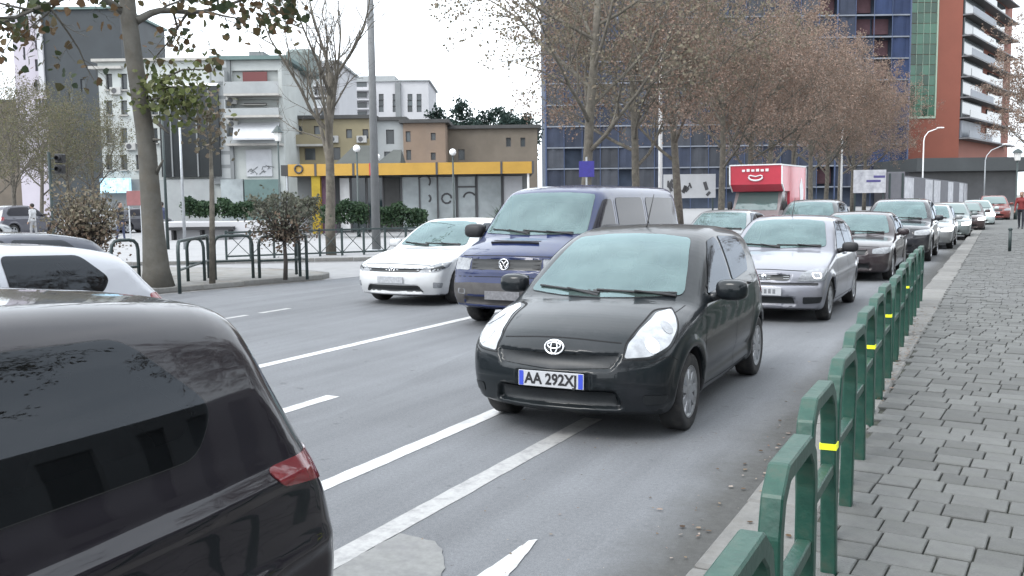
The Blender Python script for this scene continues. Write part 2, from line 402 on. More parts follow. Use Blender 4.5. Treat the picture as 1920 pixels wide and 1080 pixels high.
# ------------------------------------------------------------------ vehicle modelling
def smoothstep(e0, e1, x):
    t = np.clip((x-e0)/(e1-e0), 0, 1); return t*t*(3-2*t)
def smax(a, b, k):
    h = np.maximum(k-np.abs(a-b), 0)/k
    return np.maximum(a, b)+h*h*k*.25
def cr_open(pts, n=6):
    p = [np.array(q, float) for q in pts]; p = [2*p[0]-p[1]]+p+[2*p[-1]-p[-2]]; out = []
    for i in range(1, len(p)-2):
        for j in range(n):
            t = j/n
            # centripetal-ish (clamped tangents)
            m1 = (p[i+1]-p[i-1])*.5; m2 = (p[i+2]-p[i])*.5; d = np.linalg.norm(p[i+1]-p[i])
            for m in (m1, m2):
                q = np.linalg.norm(m)
                if q > d: m *= d/q
            out.append((2*t**3-3*t**2+1)*p[i]+(t**3-2*t**2+t)*m1+(-2*t**3+3*t**2)*p[i+1]+(t**3-t**2)*m2)
    out.append(p[-2]); return np.array(out)
def round_poly(poly, r, seg=4):
    n = len(poly); out = []
    for i in range(n):
        p = np.array(poly[i], float); a = np.array(poly[i-1], float); b = np.array(poly[(i+1) % n], float)
        da, db = np.linalg.norm(a-p), np.linalg.norm(b-p); rr = min(r, da*.45, db*.45)
        if rr < 1e-4: out.append(p); continue
        p0 = p+(a-p)/da*rr; p2 = p+(b-p)/db*rr
        for j in range(seg+1):
            t = j/seg; out.append((1-t)**2*p0+2*t*(1-t)*p+t*t*p2)
    return out
def poly_sdf(poly, X, Y):
    P = np.array(poly, float); Q = np.roll(P, -1, 0)
    d = np.full(X.shape, 1e9); ins = np.zeros(X.shape, bool)
    for (ax, ay), (bx, by) in zip(P, Q):
        ex, ey = bx-ax, by-ay; L2 = ex*ex+ey*ey+1e-12
        t = np.clip(((X-ax)*ex+(Y-ay)*ey)/L2, 0, 1)
        d = np.minimum(d, (X-ax-t*ex)**2+(Y-ay-t*ey)**2)
        c = ((ay <= Y) & (by > Y)) | ((by <= Y) & (ay > Y))
        with np.errstate(divide='ignore', invalid='ignore'):
            xi = ax+(Y-ay)*ex/(ey if ey != 0 else 1e-12)
        ins ^= c & (X < xi)
    d = np.sqrt(d); return np.where(ins, -d, d)
class Tab:
    def __init__(s, poly, x0, x1, y0, y1, h=.01):
        s.x0, s.y0, s.h = x0, y0, h
        xs = np.arange(x0, x1, h); ys = np.arange(y0, y1, h); s.nx, s.ny = len(xs), len(ys)
        X, Y = np.meshgrid(xs, ys, indexing='ij'); s.T = poly_sdf(poly, X, Y)
    def __call__(s, X, Y):
        u = np.clip((X-s.x0)/s.h, 0, s.nx-1.001); v = np.clip((Y-s.y0)/s.h, 0, s.ny-1.001)
        i = u.astype(int); j = v.astype(int); fu = u-i; fv = v-j; T = s.T
        return (T[i, j]*(1-fu)+T[i+1, j]*fu)*(1-fv)+(T[i, j+1]*(1-fu)+T[i+1, j+1]*fu)*fv
def iso(f_, g_, xr, yh, zr, h, sym):
    nx = int((xr[1]-xr[0])/h)+3; ny = 2*(int(yh/h)+1); nz = int((zr[1]-zr[0])/h)+2
    xs = xr[0]+np.arange(nx)*h; ys = (np.arange(ny)-(ny-1)/2)*h; zs = zr[0]+np.arange(nz)*h
    half = ys[ny//2:] if sym else ys
    X, Y, Z = np.meshgrid(xs, half, zs, indexing='ij')
    Fv = f_(np.stack([X, Y, Z], -1)); F = np.concatenate([Fv[:, ::-1], Fv], 1) if sym else Fv
    ins = F < 0
    act = np.zeros((nx-1, ny-1, nz-1), int)
    cs = [(i, j, k) for i in (0, 1) for j in (0, 1) for k in (0, 1)]
    for i, j, k in cs: act += ins[i:nx-1+i, j:ny-1+j, k:nz-1+k]
    act = (act > 0) & (act < 8)
    idx = -np.ones(act.shape, int); I = np.argwhere(act); idx[act] = np.arange(len(I))
    acc = np.zeros((len(I), 3)); cnt = np.zeros(len(I))
    for a in cs:
        for ax in range(3):
            if a[ax] == 0:
                b = list(a); b[ax] = 1
                fa = F[I[:, 0]+a[0], I[:, 1]+a[1], I[:, 2]+a[2]]; fb = F[I[:, 0]+b[0], I[:, 1]+b[1], I[:, 2]+b[2]]
                c = (fa < 0) != (fb < 0); tt = np.where(c, fa/np.where(c, fa-fb, 1), 0)
                p = np.tile(np.array(a, float), (len(I), 1)); p[:, ax] += tt
                acc += p*c[:, None]; cnt += c
    V = (I+acc/cnt[:, None])*h+np.array([xs[0], ys[0], zs[0]])
    for _ in range(3):
        g = g_(V); f = f_(V); st = f/np.maximum((g*g).sum(1), .25)
        V = V-np.clip(st, -.4*h, .4*h)[:, None]*g
    quads = []
    for ax in range(3):
        o = [q for q in range(3) if q != ax]
        sl0 = [slice(None)]*3; sl1 = [slice(None)]*3; sl0[ax] = slice(0, -1); sl1[ax] = slice(1, None)
        A, B = ins[tuple(sl0)], ins[tuple(sl1)]
        E = np.argwhere(A != B)
        E = E[(E[:, o[0]] > 0) & (E[:, o[1]] > 0) & (E[:, o[0]] < F.shape[o[0]]-1) & (E[:, o[1]] < F.shape[o[1]]-1)]
        q = []
        for (m, n) in ((-1, -1), (0, -1), (0, 0), (-1, 0)):
            c = E.copy(); c[:, o[0]] += m; c[:, o[1]] += n; q.append(idx[c[:, 0], c[:, 1], c[:, 2]])
        q = np.stack(q, 1); fl = A[E[:, 0], E[:, 1], E[:, 2]]
        if ax == 1: fl = ~fl
        q[~fl] = q[~fl][:, ::-1]; quads.append(q)
    Q = np.concatenate(quads); Q = Q[(Q >= 0).all(1)]
    return V, Q
class CarShape:
    def __init__(s, sp):
        s.sp = sp; s.L = sp['L']; s.H = sp['H']; s.Wm = sp['W']/2
        top = [tuple(q) for q in cr_open(sp['top'], 5)]
        bot = [(q[0], q[1]) for q in sp['bottom']]
        s.tab = Tab(top+bot, -.5, s.L+.5, -.3, s.H+.6)
        s.pa = np.array(sp['plan'], float); s.se = np.array(cr_open(sp['sec'], 6))
        s.fa = np.linspace(-.5, s.L+.5, 240); pl = cr_open(sp['plan'], 6); s.fw = np.interp(s.fa, pl[:, 0], pl[:, 1])
        s.disp = []
        for (view, poly, depth, soft) in sp.get('disp', []):
            P = np.array(poly, float)
            s.disp.append((view, Tab(round_poly(poly, .03), P[:, 0].min()-.2, P[:, 0].max()+.2, P[:, 1].min()-.2, P[:, 1].max()+.2), depth, soft))
        s.aw = sp['axles']; s.rt = sp['tyre']; s.ra = sp['arch']
    def width(s, a, z):
        W = np.interp(a, s.fa, s.fw)*np.interp(z, s.se[:, 0], s.se[:, 1])
        fl = s.sp.get('flare', .018)
        for aw in s.aw:
            dc = np.hypot(a-aw, z-s.rt)-s.ra
            W = W+fl*np.exp(-((dc-.035)/.05)**2)
        sh = s.sp.get('crease')
        if sh:
            for (a0, z0, a1, z1, amp, wd) in sh:
                zz = z0+(z1-z0)*np.clip((a-a0)/(a1-a0), 0, 1)
                m = smoothstep(a0-.15, a0+.15, a)*(1-smoothstep(a1-.15, a1+.15, a))
                W = W+amp*m*np.exp(-((z-zz)/wd)**2)
        return W
    def f(s, P):
        x, y, z = P[..., 0], np.abs(P[..., 1]), P[..., 2]; a = -x; sp = s.sp
        t = np.clip(y/s.Wm, 0, 1.15); tp = t**sp.get('pw', 2.4)
        wf = np.clip(1-a/(.55*s.L), 0, 1); wr = np.clip((a-.6*s.L)/(.4*s.L), 0, 1)
        ap = a-sp['cf']*wf*tp+sp['cr']*wr*tp
        zp = z+sp.get('crown', .05)*t*t*smoothstep(.5, .95, z)
        d1 = s.tab(ap, zp)
        W = s.width(a, z); d2 = (y-W)*.93
        k = sp.get('k', .10); kk = sp.get('kroof', k)
        kz = k+(kk-k)*smoothstep(.8, 1.1, z)
        d = smax(d1, d2, kz)
        for (view, tab, depth, soft) in s.disp:
            if view == 'F': d = d+depth*(1-smoothstep(-soft, soft, tab(y, z)))*(1-smoothstep(.55, .75, a))
            elif view == 'S': d = d+depth*(1-smoothstep(-soft, soft, tab(a, z)))*smoothstep(.55, .75, t)
            elif view == 'B': d = d+depth*(1-smoothstep(-soft, soft, tab(y, z)))*smoothstep(s.L-.8, s.L-.55, a)
            elif view == 'T': d = d+depth*(1-smoothstep(-soft, soft, tab(a, y)))*smoothstep(.6, .7, z)
        Wp = np.interp(a, s.fa, s.fw)
        for aw in s.aw:
            dc = np.hypot(a-aw, z-s.rt)-s.ra
            d = np.maximum(d, -np.maximum(dc, (Wp-.27)-y))
        return d
    def grad(s, P, e=.007):
        g = np.zeros_like(P)
        for i in range(3):
            q = P.copy(); q[:, i] += e; r = P.copy(); r[:, i] -= e
            g[:, i] = (s.f(q)-s.f(r))/(2*e)
        return g
    def shell(s, h):
        return iso(s.f, s.grad, (-s.L-.15, .05), s.Wm+.12, (.05, s.H+.25), h, True)
    def march(s, O, D):
        """O start points, D direction (inwards)"""
        P = O.copy()
        for _ in range(48):
            f = s.f(P); P = P+D*(np.clip(f, -.3, .6)*.75)[:, None]
        return P
def np_mesh(name, V, Q, normals=None, mats=(), midx=None):
    me = bpy.data.meshes.new(name); n = Q.shape[1]
    me.vertices.add(len(V)); me.vertices.foreach_set('co', np.asarray(V, np.float32).ravel())
    me.loops.add(Q.size); me.loops.foreach_set('vertex_index', Q.astype(np.int32).ravel())
    me.polygons.add(len(Q)); me.polygons.foreach_set('loop_start', np.arange(0, Q.size, n, dtype=np.int32))
    me.polygons.foreach_set('loop_total', np.full(len(Q), n, np.int32))
    for m in mats: me.materials.append(m)
    if midx is not None: me.polygons.foreach_set('material_index', midx.astype(np.int32))
    me.polygons.foreach_set('use_smooth', np.ones(len(Q), bool)); me.update(calc_edges=True); me.validate()
    if normals is not None and len(me.vertices) == len(normals):
        me.normals_split_custom_set_from_vertices([tuple(q) for q in normals])
    return me
def fill2d(poly, g):
    bm = bmesh.new(); vs = [bm.verts.new((p[0], p[1], 0)) for p in poly]; bm.faces.new(vs)
    P = np.array([(p[0], p[1]) for p in poly])
    for ax in (0, 1):
        lo, hi = P[:, ax].min(), P[:, ax].max(); n = max(1, int(round((hi-lo)/g)))
        for i in range(1, n):
            co = [0, 0, 0]; co[ax] = lo+(hi-lo)*i/n; no = [0, 0, 0]; no[ax] = 1
            bmesh.ops.bisect_plane(bm, geom=bm.verts[:]+bm.edges[:]+bm.faces[:], plane_co=co, plane_no=no, dist=1e-6)
    bmesh.ops.triangulate(bm, faces=bm.faces[:]); bm.normal_update()
    bm.verts.index_update()
    V = np.array([v.co[:2] for v in bm.verts]); T = np.array([[v.index for v in f.verts] for f in bm.faces if f.calc_area() > 1e-9], int)
    if len(T) and sum(f.normal.z for f in bm.faces) < 0: T = T[:, ::-1]
    bd = [(e.verts[0].index, e.verts[1].index) for e in bm.edges if len(e.link_faces) == 1]
    bm.free(); return V, T, bd
VIEWS = {'F': 0, 'FL': 38, 'FLL': 60, 'L': 90, 'BL': 135, 'B': 180, 'T': None}
M_CABIN = mat('dark_cabin_trim', (.035, .035, .038), .85, var=.2, vscale=8)
M_SEAT = mat('seat_cloth', (.03, .03, .034), .95, var=.2, vscale=20)
def see_glass(name, sheen, tint, ior, fd, gc=(.70, .90, .94)):
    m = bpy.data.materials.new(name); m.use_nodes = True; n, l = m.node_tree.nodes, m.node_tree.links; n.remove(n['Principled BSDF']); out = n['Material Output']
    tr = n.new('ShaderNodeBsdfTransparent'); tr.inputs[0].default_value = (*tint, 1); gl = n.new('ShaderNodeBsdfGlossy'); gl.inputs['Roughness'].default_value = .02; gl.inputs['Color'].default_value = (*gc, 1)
    df = n.new('ShaderNodeBsdfDiffuse'); df.inputs[0].default_value = (*sheen, 1); fr = n.new('ShaderNodeFresnel'); fr.inputs[0].default_value = ior  # diffuse share mixed into the glass to imitate the brightness of reflected sky
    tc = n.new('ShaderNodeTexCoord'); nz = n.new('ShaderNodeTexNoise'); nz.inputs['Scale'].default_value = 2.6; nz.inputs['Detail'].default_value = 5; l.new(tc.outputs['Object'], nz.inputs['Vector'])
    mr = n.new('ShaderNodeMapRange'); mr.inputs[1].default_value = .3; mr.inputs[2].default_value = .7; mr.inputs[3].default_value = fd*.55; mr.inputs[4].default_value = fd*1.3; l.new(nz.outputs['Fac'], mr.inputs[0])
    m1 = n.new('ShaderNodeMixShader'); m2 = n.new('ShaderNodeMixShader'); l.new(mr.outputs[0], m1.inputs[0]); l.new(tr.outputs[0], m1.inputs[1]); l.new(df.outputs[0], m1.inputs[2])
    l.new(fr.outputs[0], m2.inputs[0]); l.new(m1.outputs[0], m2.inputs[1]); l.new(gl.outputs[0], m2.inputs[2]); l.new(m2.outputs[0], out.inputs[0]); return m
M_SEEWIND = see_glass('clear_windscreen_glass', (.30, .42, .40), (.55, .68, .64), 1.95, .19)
M_SEESIDE = see_glass('clear_side_glass', (.06, .065, .07), (.20, .22, .23), 1.55, .07, (.60, .64, .70))
class CarBuilder:
    shapes = {}; shells = {}
    def __init__(s, sp, h, root):
        if id(sp) not in CarBuilder.shapes: CarBuilder.shapes[id(sp)] = CarShape(sp)
        s.S = CarBuilder.shapes[id(sp)]; s.sp = sp; s.h = h; s.root = root; s.g = max(.05, h*1.6)
    def body(s, paint, cuts=()):
        kk = (id(s.sp), s.h)
        if kk not in CarBuilder.shells:
            V, Q = s.S.shell(s.h); N = s.S.grad(V, .009); N /= np.linalg.norm(N, axis=1)[:, None]+1e-9; CarBuilder.shells[kk] = (V, Q, N)
        V, Q, N = CarBuilder.shells[kk]
        if cuts:
            keep = np.ones(len(Q), bool)
            for view, poly in cuts:
                az = R(VIEWS[view]); d = np.array([math.cos(az), math.sin(az), 0])
                for sg in ((1, -1) if view == 'L' else (1,)):
                    m = np.array([1, sg, 1.]); Vm = V*m; A = -Vm[:, 0]*math.sin(az)+Vm[:, 1]*math.cos(az)
                    ins = (poly_sdf(poly, A, V[:, 2]) < -.022) & (((N*m) @ d) > .12)
                    if view == 'F': ins &= V[:, 0] > -s.S.L*.6
                    if view == 'B': ins &= V[:, 0] < -s.S.L*.6
                    keep &= ~ins[Q].all(1)
            Q = Q[keep]
            zl = V[Q][:, :, 2].min(1) > .62; Ql = Q[zl][:, ::-1]
            mesh_obj('cabin_lining', np_mesh('cabin_lining', V-N*.028, Ql, -N, (M_CABIN,)), s.root)
        C = V[Q].mean(1); a = -C[:, 0]; y = np.abs(C[:, 1]); z = C[:, 2]; blk = z < s.sp.get('zblack', .2)
        Wp = np.interp(a, s.S.fa, s.S.fw)
        for aw in s.S.aw:
            dc = np.hypot(a-aw, z-s.S.rt)-s.S.ra; blk |= (dc < .012) & (y < Wp*1.0-.02)
        s.obj = mesh_obj('body', np_mesh('body', V, Q, N, (paint, M_BLACK), blk.astype(int)), s.root); return s.obj
    def conv(s, poly, view):
        az = VIEWS[view]; out = []
        for p in poly:
            if len(p) == 2: out.append(p)
            else: out.append((p[0]*math.sin(R(az))+p[1]*math.cos(R(az)), p[2]))
        return out
    def project(s, P2, view, off):
        n = len(P2)
        if view == 'T':
            O = np.stack([-P2[:, 1], P2[:, 0], np.full(n, 2.6)], 1); D = np.tile(np.array([0, 0, -1.]), (n, 1))
        else:
            az = R(VIEWS[view]); ea = np.array([-math.sin(az), math.cos(az), 0]); dr = np.array([math.cos(az), math.sin(az), 0])
            base = dr*(4.5 if abs(math.cos(az)) > .1 and math.cos(az) < 0 else 1.5)
            if view == 'B': base = dr*(s.S.L+.8)
            if view == 'BL': base = dr*(s.S.L+1.0)
            O = P2[:, :1]*ea+np.array([0, 0, 1.])*P2[:, 1:2]+base
            if view == 'B': O[:, 0] = -s.S.L-.6
            D = np.tile(-dr, (n, 1))
        P = s.S.march(O, D); N = s.S.grad(P, .012); N /= np.linalg.norm(N, axis=1)[:, None]+1e-9
        return P+N*off, N
    def overlay(s, name, view, poly, m, off=.003, rr=.02, mirror=False, parent=None, skirt=.008, g=None, grid=True):
        poly = s.conv(poly, view)
        if rr: poly = round_poly(poly, rr)
        V2, T, bd = fill2d(poly, g or s.g)
        P, N = s.project(V2, view, off)
        if view in ('F', 'FL', 'FLL', 'L', 'BL', 'B'): T = T
        # orient
        c = P[T]; fn = np.cross(c[:, 1]-c[:, 0], c[:, 2]-c[:, 0]); fl = (fn*N[T[:, 0]]).sum(1) < 0; T[fl] = T[fl][:, ::-1]
        if skirt:
            n0 = len(P); bv = sorted({q for e in bd for q in e}); mp = {b: n0+i for i, b in enumerate(bv)}
            P = np.vstack([P, P[bv]-N[bv]*(off+skirt)]); N = np.vstack([N, N[bv]])
            ex = []
            for a, b in bd: ex += [(a, b, mp[b]), (a, mp[b], mp[a])]
            T = np.vstack([T, np.array(ex, int)])
        objs = []
        for sg in ((1, -1) if mirror else (1,)):
            Pm = P*np.array([1, sg, 1]); Nm = N*np.array([1, sg, 1]); Tm = T if sg == 1 else T[:, ::-1]
            objs.append(mesh_obj(name, np_mesh(name, Pm, Tm, Nm, (m,)), parent or s.root))
        return objs
    def ribbon(s, name, view, pts, w, m, off=.0012, mirror=False, parent=None, smooth=True):
        pts = s.conv(pts, view)
        p = cr_open(pts, 8) if smooth and len(pts) > 2 else np.concatenate([np.linspace(pts[i], pts[i+1], 10)[:-1] for i in range(len(pts)-1)]+[np.array(pts[-1:])])
        t = np.gradient(p, axis=0); t /= np.linalg.norm(t, axis=1)[:, None]+1e-9; nn = np.stack([-t[:, 1], t[:, 0]], 1)
        n = len(p); P, N = s.project(np.vstack([p+nn*w/2, p-nn*w/2]), view, off)
        T = np.array([(i, i+1, n+i+1, n+i) for i in range(n-1)], int)
        c = P[T]; fn = np.cross(c[:, 1]-c[:, 0], c[:, 2]-c[:, 0]); fl = (fn*N[T[:, 0]]).sum(1) < 0; T[fl] = T[fl][:, ::-1]
        for sg in ((1, -1) if mirror else (1,)):
            mesh_obj(name, np_mesh(name, P*np.array([1, sg, 1]), T if sg == 1 else T[:, ::-1], N*np.array([1, sg, 1]), (m,)), parent or s.root)
    def border(s, view, poly, rr, w=.062, off=.0035, mirror=False):
        p = np.array(round_poly(s.conv(poly, view), rr)); q = np.roll(p, -1, 0); out = []
        for a, b in zip(p, q):
            k = max(1, int(np.linalg.norm(b-a)/.045))
            for i in range(k): out.append(a+(b-a)*i/k)
        p = np.array(out); t = np.roll(p, -1, 0)-np.roll(p, 1, 0); t /= np.linalg.norm(t, axis=1)[:, None]+1e-9; nn = np.stack([-t[:, 1], t[:, 0]], 1)
        ar = .5*np.sum(p[:, 0]*np.roll(p[:, 1], -1)-np.roll(p[:, 0], -1)*p[:, 1])
        if ar < 0: nn = -nn
        n = len(p); P, N = s.project(np.vstack([p-nn*.003, p+nn*w]), view, off)
        T = np.array([(i, (i+1) % n, n+(i+1) % n, n+i) for i in range(n)], int)
        c = P[T]; fn = np.cross(c[:, 1]-c[:, 0], c[:, 2]-c[:, 0]); fl = (fn*N[T[:, 0]]).sum(1) < 0; T[fl] = T[fl][:, ::-1]
        for sg in ((1, -1) if mirror else (1,)):
            mesh_obj('window_seal', np_mesh('window_seal', P*np.array([1, sg, 1]), T if sg == 1 else T[:, ::-1], N*np.array([1, sg, 1]), (M_BLACK,)), s.root)
    def surf(s, view, pts, off):
        return [Vector(q) for q in s.project(np.array(s.conv(pts, view), float), view, off)[0]]
def superell(mb, c, r, e=.6, n=14, m=10, M=None):
    def sp(w, e): return math.copysign(abs(w)**e, w)
    vs = []; fs = []
    for i in range(m+1):
        v = -math.pi/2+math.pi*i/m
        for j in range(n):
            u = 2*math.pi*j/n
            p = Vector((c[0]+r[0]*sp(math.cos(v), e)*sp(math.cos(u), e), c[1]+r[1]*sp(math.cos(v), e)*sp(math.sin(u), e), c[2]+r[2]*sp(math.sin(v), e)))
            vs.append(M @ p if M is not None else p)
    for i in range(m):
        for j in range(n): fs.append((i*n+j, i*n+(j+1) % n, (i+1)*n+(j+1) % n, (i+1)*n+j))
    sm = mb.smooth; mb.smooth = True; mb.add(vs, fs); mb.smooth = sm
def text_mesh(body, size, mat_, extrude=.001, align='CENTER', bold=False):
    cu = bpy.data.curves.new('txt', 'FONT'); cu.body = body; cu.size = size; cu.extrude = extrude; cu.align_x = align; cu.align_y = 'CENTER'
    cu.resolution_u = 3
    if bold: cu.offset = size*.032
    ob = bpy.data.objects.new('txt', cu); COL.objects.link(ob)
    dg = bpy.context.evaluated_depsgraph_get(); me = bpy.data.meshes.new_from_object(ob.evaluated_get(dg))
    bpy.data.objects.remove(ob); me.materials.clear(); me.materials.append(mat_); return me
M_RIM = mat('silver_wheel_paint', (.42, .43, .45), .35, .7, var=.15, vscale=20, dirt=(.10, .09, .08, .6), dscale=8)
M_HUB = mat('dark_brake_drum', (.03, .028, .026), .8)
_wheel_cache = {}
def wheel_meshes(r, w, style):
    k = (round(r, 3), round(w, 3), style)
    if k in _wheel_cache: return _wheel_cache[k]
    rr = r*.66
    t = MB(); t.smooth = True
    t.lathe([(rr-.01, -w*.42), (rr+.01, -w*.46), (r*.86, -w*.5), (r*.96, -w*.46), (r, -w*.36), (r, w*.36), (r*.96, w*.46), (r*.86, w*.5), (rr+.01, w*.46), (rr-.01, w*.42)], 36, 'Y')
    hub = MB(); hub.smooth = True
    hub.lathe([(0.001, w*.1), (rr*.98, w*.1), (rr, w*.38), (rr+.006, w*.46), (rr-.006, w*.46), (rr-.02, w*.30)], 32, 'Y')
    rim = MB(); rim.smooth = False
    # rim ring plus spokes on the outer side (+Y)
    rim.lathe([(rr-.028, w*.40), (rr-.008, w*.455), (rr+.004, w*.47), (rr+.004, w*.43), (rr-.028, w*.33)], 32, 'Y', close=True)
    rim.lathe([(.001, w*.46), (.05, w*.455), (.075, w*.40), (.075, w*.3), (.001, w*.3)], 20, 'Y')
    ns = {'hub': 9, 'alloy': 5, 'twin': 10}[style]
    for i in range(ns):
        a = 2*math.pi*i/ns; ww = {'hub': .052, 'alloy': .07, 'twin': .03}[style]*r/.3
        M = Matrix.Rotation(-a, 4, 'Y')
        vs = [M @ Vector(p) for p in ((.05, w*.44, -ww*.55), (.05, w*.44, ww*.55), (rr-.015, w*.43, ww*.5), (rr-.015, w*.43, -ww*.5), (.05, w*.30, -ww*.7), (.05, w*.30, ww*.7), (rr-.015, w*.32, ww*.6), (rr-.015, w*.32, -ww*.6))]
        rim.add(vs, [(0, 1, 2, 3), (0, 4, 5, 1), (1, 5, 6, 2), (3, 2, 6, 7), (0, 3, 7, 4)])
    res = (t.mesh('tyre', M_RUBBER), hub.mesh('hub', M_HUB), rim.mesh('rim', M_RIM)); 
    for me in res:
        bm = bmesh.new(); bm.from_mesh(me); bmesh.ops.recalc_face_normals(bm, faces=bm.faces); bm.to_mesh(me); bm.free()
    _wheel_cache[k] = res; return res
def add_wheels(root, sp, style='hub'):
    r, w = sp['tyre'], sp.get('tw', .19)
    t, h, rm = wheel_meshes(r, w, style)
    for a in sp['axles']:
        Wp = np.interp(a, [q[0] for q in sp['plan']], [q[1] for q in sp['plan']])
        for sg in (1, -1):
            wh = mesh_obj('wheel', h, root, (-a, sg*(Wp-w/2-.015), r)); wh.rotation_euler = (0, 0.3*sg+a, 0 if sg == 1 else math.pi)
            mesh_obj('tyre', t, wh); mesh_obj('rim', rm, wh)
M_PLATE = mat('number_plate_white', (.42, .43, .45), .4, var=.04, vscale=20)
M_PLATEBLUR = mat('blurred_plate_characters', (.16, .165, .18), .5, var=.5, vscale=60)
M_PLATETXT = mat('number_plate_lettering', (.01, .01, .012), .5)
M_PLATEBLUE = mat('number_plate_blue_strip', (.03, .06, .45), .4)
def number_plate(root, loc, txt, w=.52, h=.115, tilt=0, front=True):
    M = Matrix.Rotation(tilt, 4, 'Y')
    mb = MB(); mb.mat(M_PLATE); mb.box((-.006, -w/2, -h/2), (0, w/2, h/2), bevel=.003)
    p = mb.build('number_plate', None, root, loc); p.rotation_euler = (0, tilt, 0 if front else math.pi)
    if txt:
        me = text_mesh(txt, h*.98, M_PLATETXT, .0008, bold=True)
        o = mesh_obj('plate_lettering', me, p, (.001, 0, -h*.015)); o.rotation_euler = (math.pi/2, 0, math.pi/2)
        bb = [v.co.x for v in me.vertices]; sx = (w*.80)/(max(bb)-min(bb)); o.scale = (sx, 1, 1)
        for sg in (1, -1):
            s2 = MB(); s2.box((0, sg*(w/2-.024)-.018, -h/2+.004), (.0012, sg*(w/2-.024)+.018, h/2-.004)); s2.build('blue_strip', M_PLATEBLUE, p)
    return p
def plate_marks(p, seed, w=.52, h=.115):
    rd = random.Random(seed); x = -w*.36
    for i in range(6):
        b = MB(); b.box((.0003, x, -h*.27), (.0014, x+w*.072, h*.27)); b.build('plate_character', M_PLATEBLUR, p); x += w*(.115 if i != 1 else .17)
def wing_mirror(root, loc, paint, s=1.0, glass=M_GLASSDK):
    for sg in (1, -1):
        mb = MB(); superell(mb, (0, 0, 0), (.085*s, .115*s, .075*s), .62)
        mb.smooth = True
        mb.tube([(.0, -.08*s, -.04*s), (0.01, -.20*s, -.07*s)], [.032*s, .04*s], 8)
        me = mb.mesh('wing_mirror', paint)
        o = mesh_obj('wing_mirror', me, root, (loc[0], sg*loc[1], loc[2]))
        if sg < 0: o.scale = (1, -1, 1)
        g = MB(); g.box((-.088*s, -.085*s, -.055*s), (-.082*s, .085*s, .055*s), bevel=.002); g.build('mirror_glass', glass, o)
def wiper(cb, pts, root, view='F'):
    P = cb.surf(view, pts, .018); mb = MB(); mb.tube(P, .009, 6)
    mb.tube([P[0]+Vector((.03, 0, -.02)), P[len(P)//2]+Vector((.012, 0, .012))], [.012, .007], 6)
    mb.build('wiper', M_BLACK, root)
def paint(name, col, rough=.3, metal=.0, dirt=(.10, .095, .09, .35), coat=.85, dscale=2.2):
    return mat(name, col, rough, metal, coat=coat, dirt=dirt, dscale=dscale, spec=.12)
M_WSHIELD = mat('windscreen_glass', (.075, .125, .12), .03, ior=1.9, dirt=(.10, .13, .125, .4), dscale=2.0)
M_SIDEGLASS = mat('tinted_side_glass', (.012, .011, .017), .06, ior=1.3, dirt=(.035, .033, .04, .5), dscale=1.8)
M_LAMP = mat('clear_headlamp_lens', (.36, .38, .40), .08, coat=1.0, col2=(.17, .18, .20), vscale=9, emit=(.95, .98, 1), estr=.06)
M_LAMPDIM = mat('dull_headlamp_lens', (.20, .21, .225), .1, coat=1.0, var=.3, vscale=22)
M_LAMPLIT = mat('lit_headlamp', (.9, .9, .9), .1, emit=(1, .98, .95), estr=2.5)
M_TAIL = mat('red_tail_lamp', (.17, .012, .018), .12, coat=1.0, var=.15, vscale=15)
M_SEAM = mat('panel_gap', (.004, .004, .005), .9)
M_GRILLE = mat('black_grille', (.012, .014, .016), .45, var=.3, vscale=40)
SP = {}
SP['yaris'] = dict(L=3.785, W=1.695, H=1.53, tyre=.298, arch=.345, axles=(.79, 3.25), tw=.185,
    top=[(.06, .24), (.0, .40), (.0, .52), (.03, .63), (.09, .71), (.22, .80), (.45, .89), (.70, .95), (.93, 1.0), (1.26, 1.175), (1.62, 1.36), (1.95, 1.475), (2.3, 1.525), (2.65, 1.53), (3.05, 1.50), (3.38, 1.44), (3.52, 1.25), (3.65, 1.0), (3.72, .85), (3.785, .6), (3.77, .4), (3.68, .25)],
    bottom=[(3.3, .19), (2.0, .17), (.7, .17), (.2, .19)],
    plan=[(-.3, .74), (0, .775), (.3, .81), (.8, .838), (1.6, .8475), (2.9, .8475), (3.3, .83), (3.785, .76), (4.2, .74)],
    sec=[(.0, .90), (.18, .92), (.32, .965), (.5, .99), (.64, 1.0), (.8, .995), (.93, .97), (1.0, .945), (1.2, .875), (1.4, .785), (1.55, .70), (2.2, .4)],
    cf=.34, cr=.16, crown=.055, k=.10, kroof=.12, flare=.02,
    crease=[(1.0, .90, 3.3, .98, .012, .05), (1.2, .36, 2.9, .40, -.018, .06)],
    disp=[('F', [(-.44, .55), (.44, .55), (.50, .66), (-.50, .66)], .028, .014), ('F', [(-.50, .27), (.50, .27), (.46, .40), (-.46, .40)], .05, .02),
          ('F', [(-.30, .41), (.30, .41), (.30, .525), (-.30, .525)], .012, .012)])
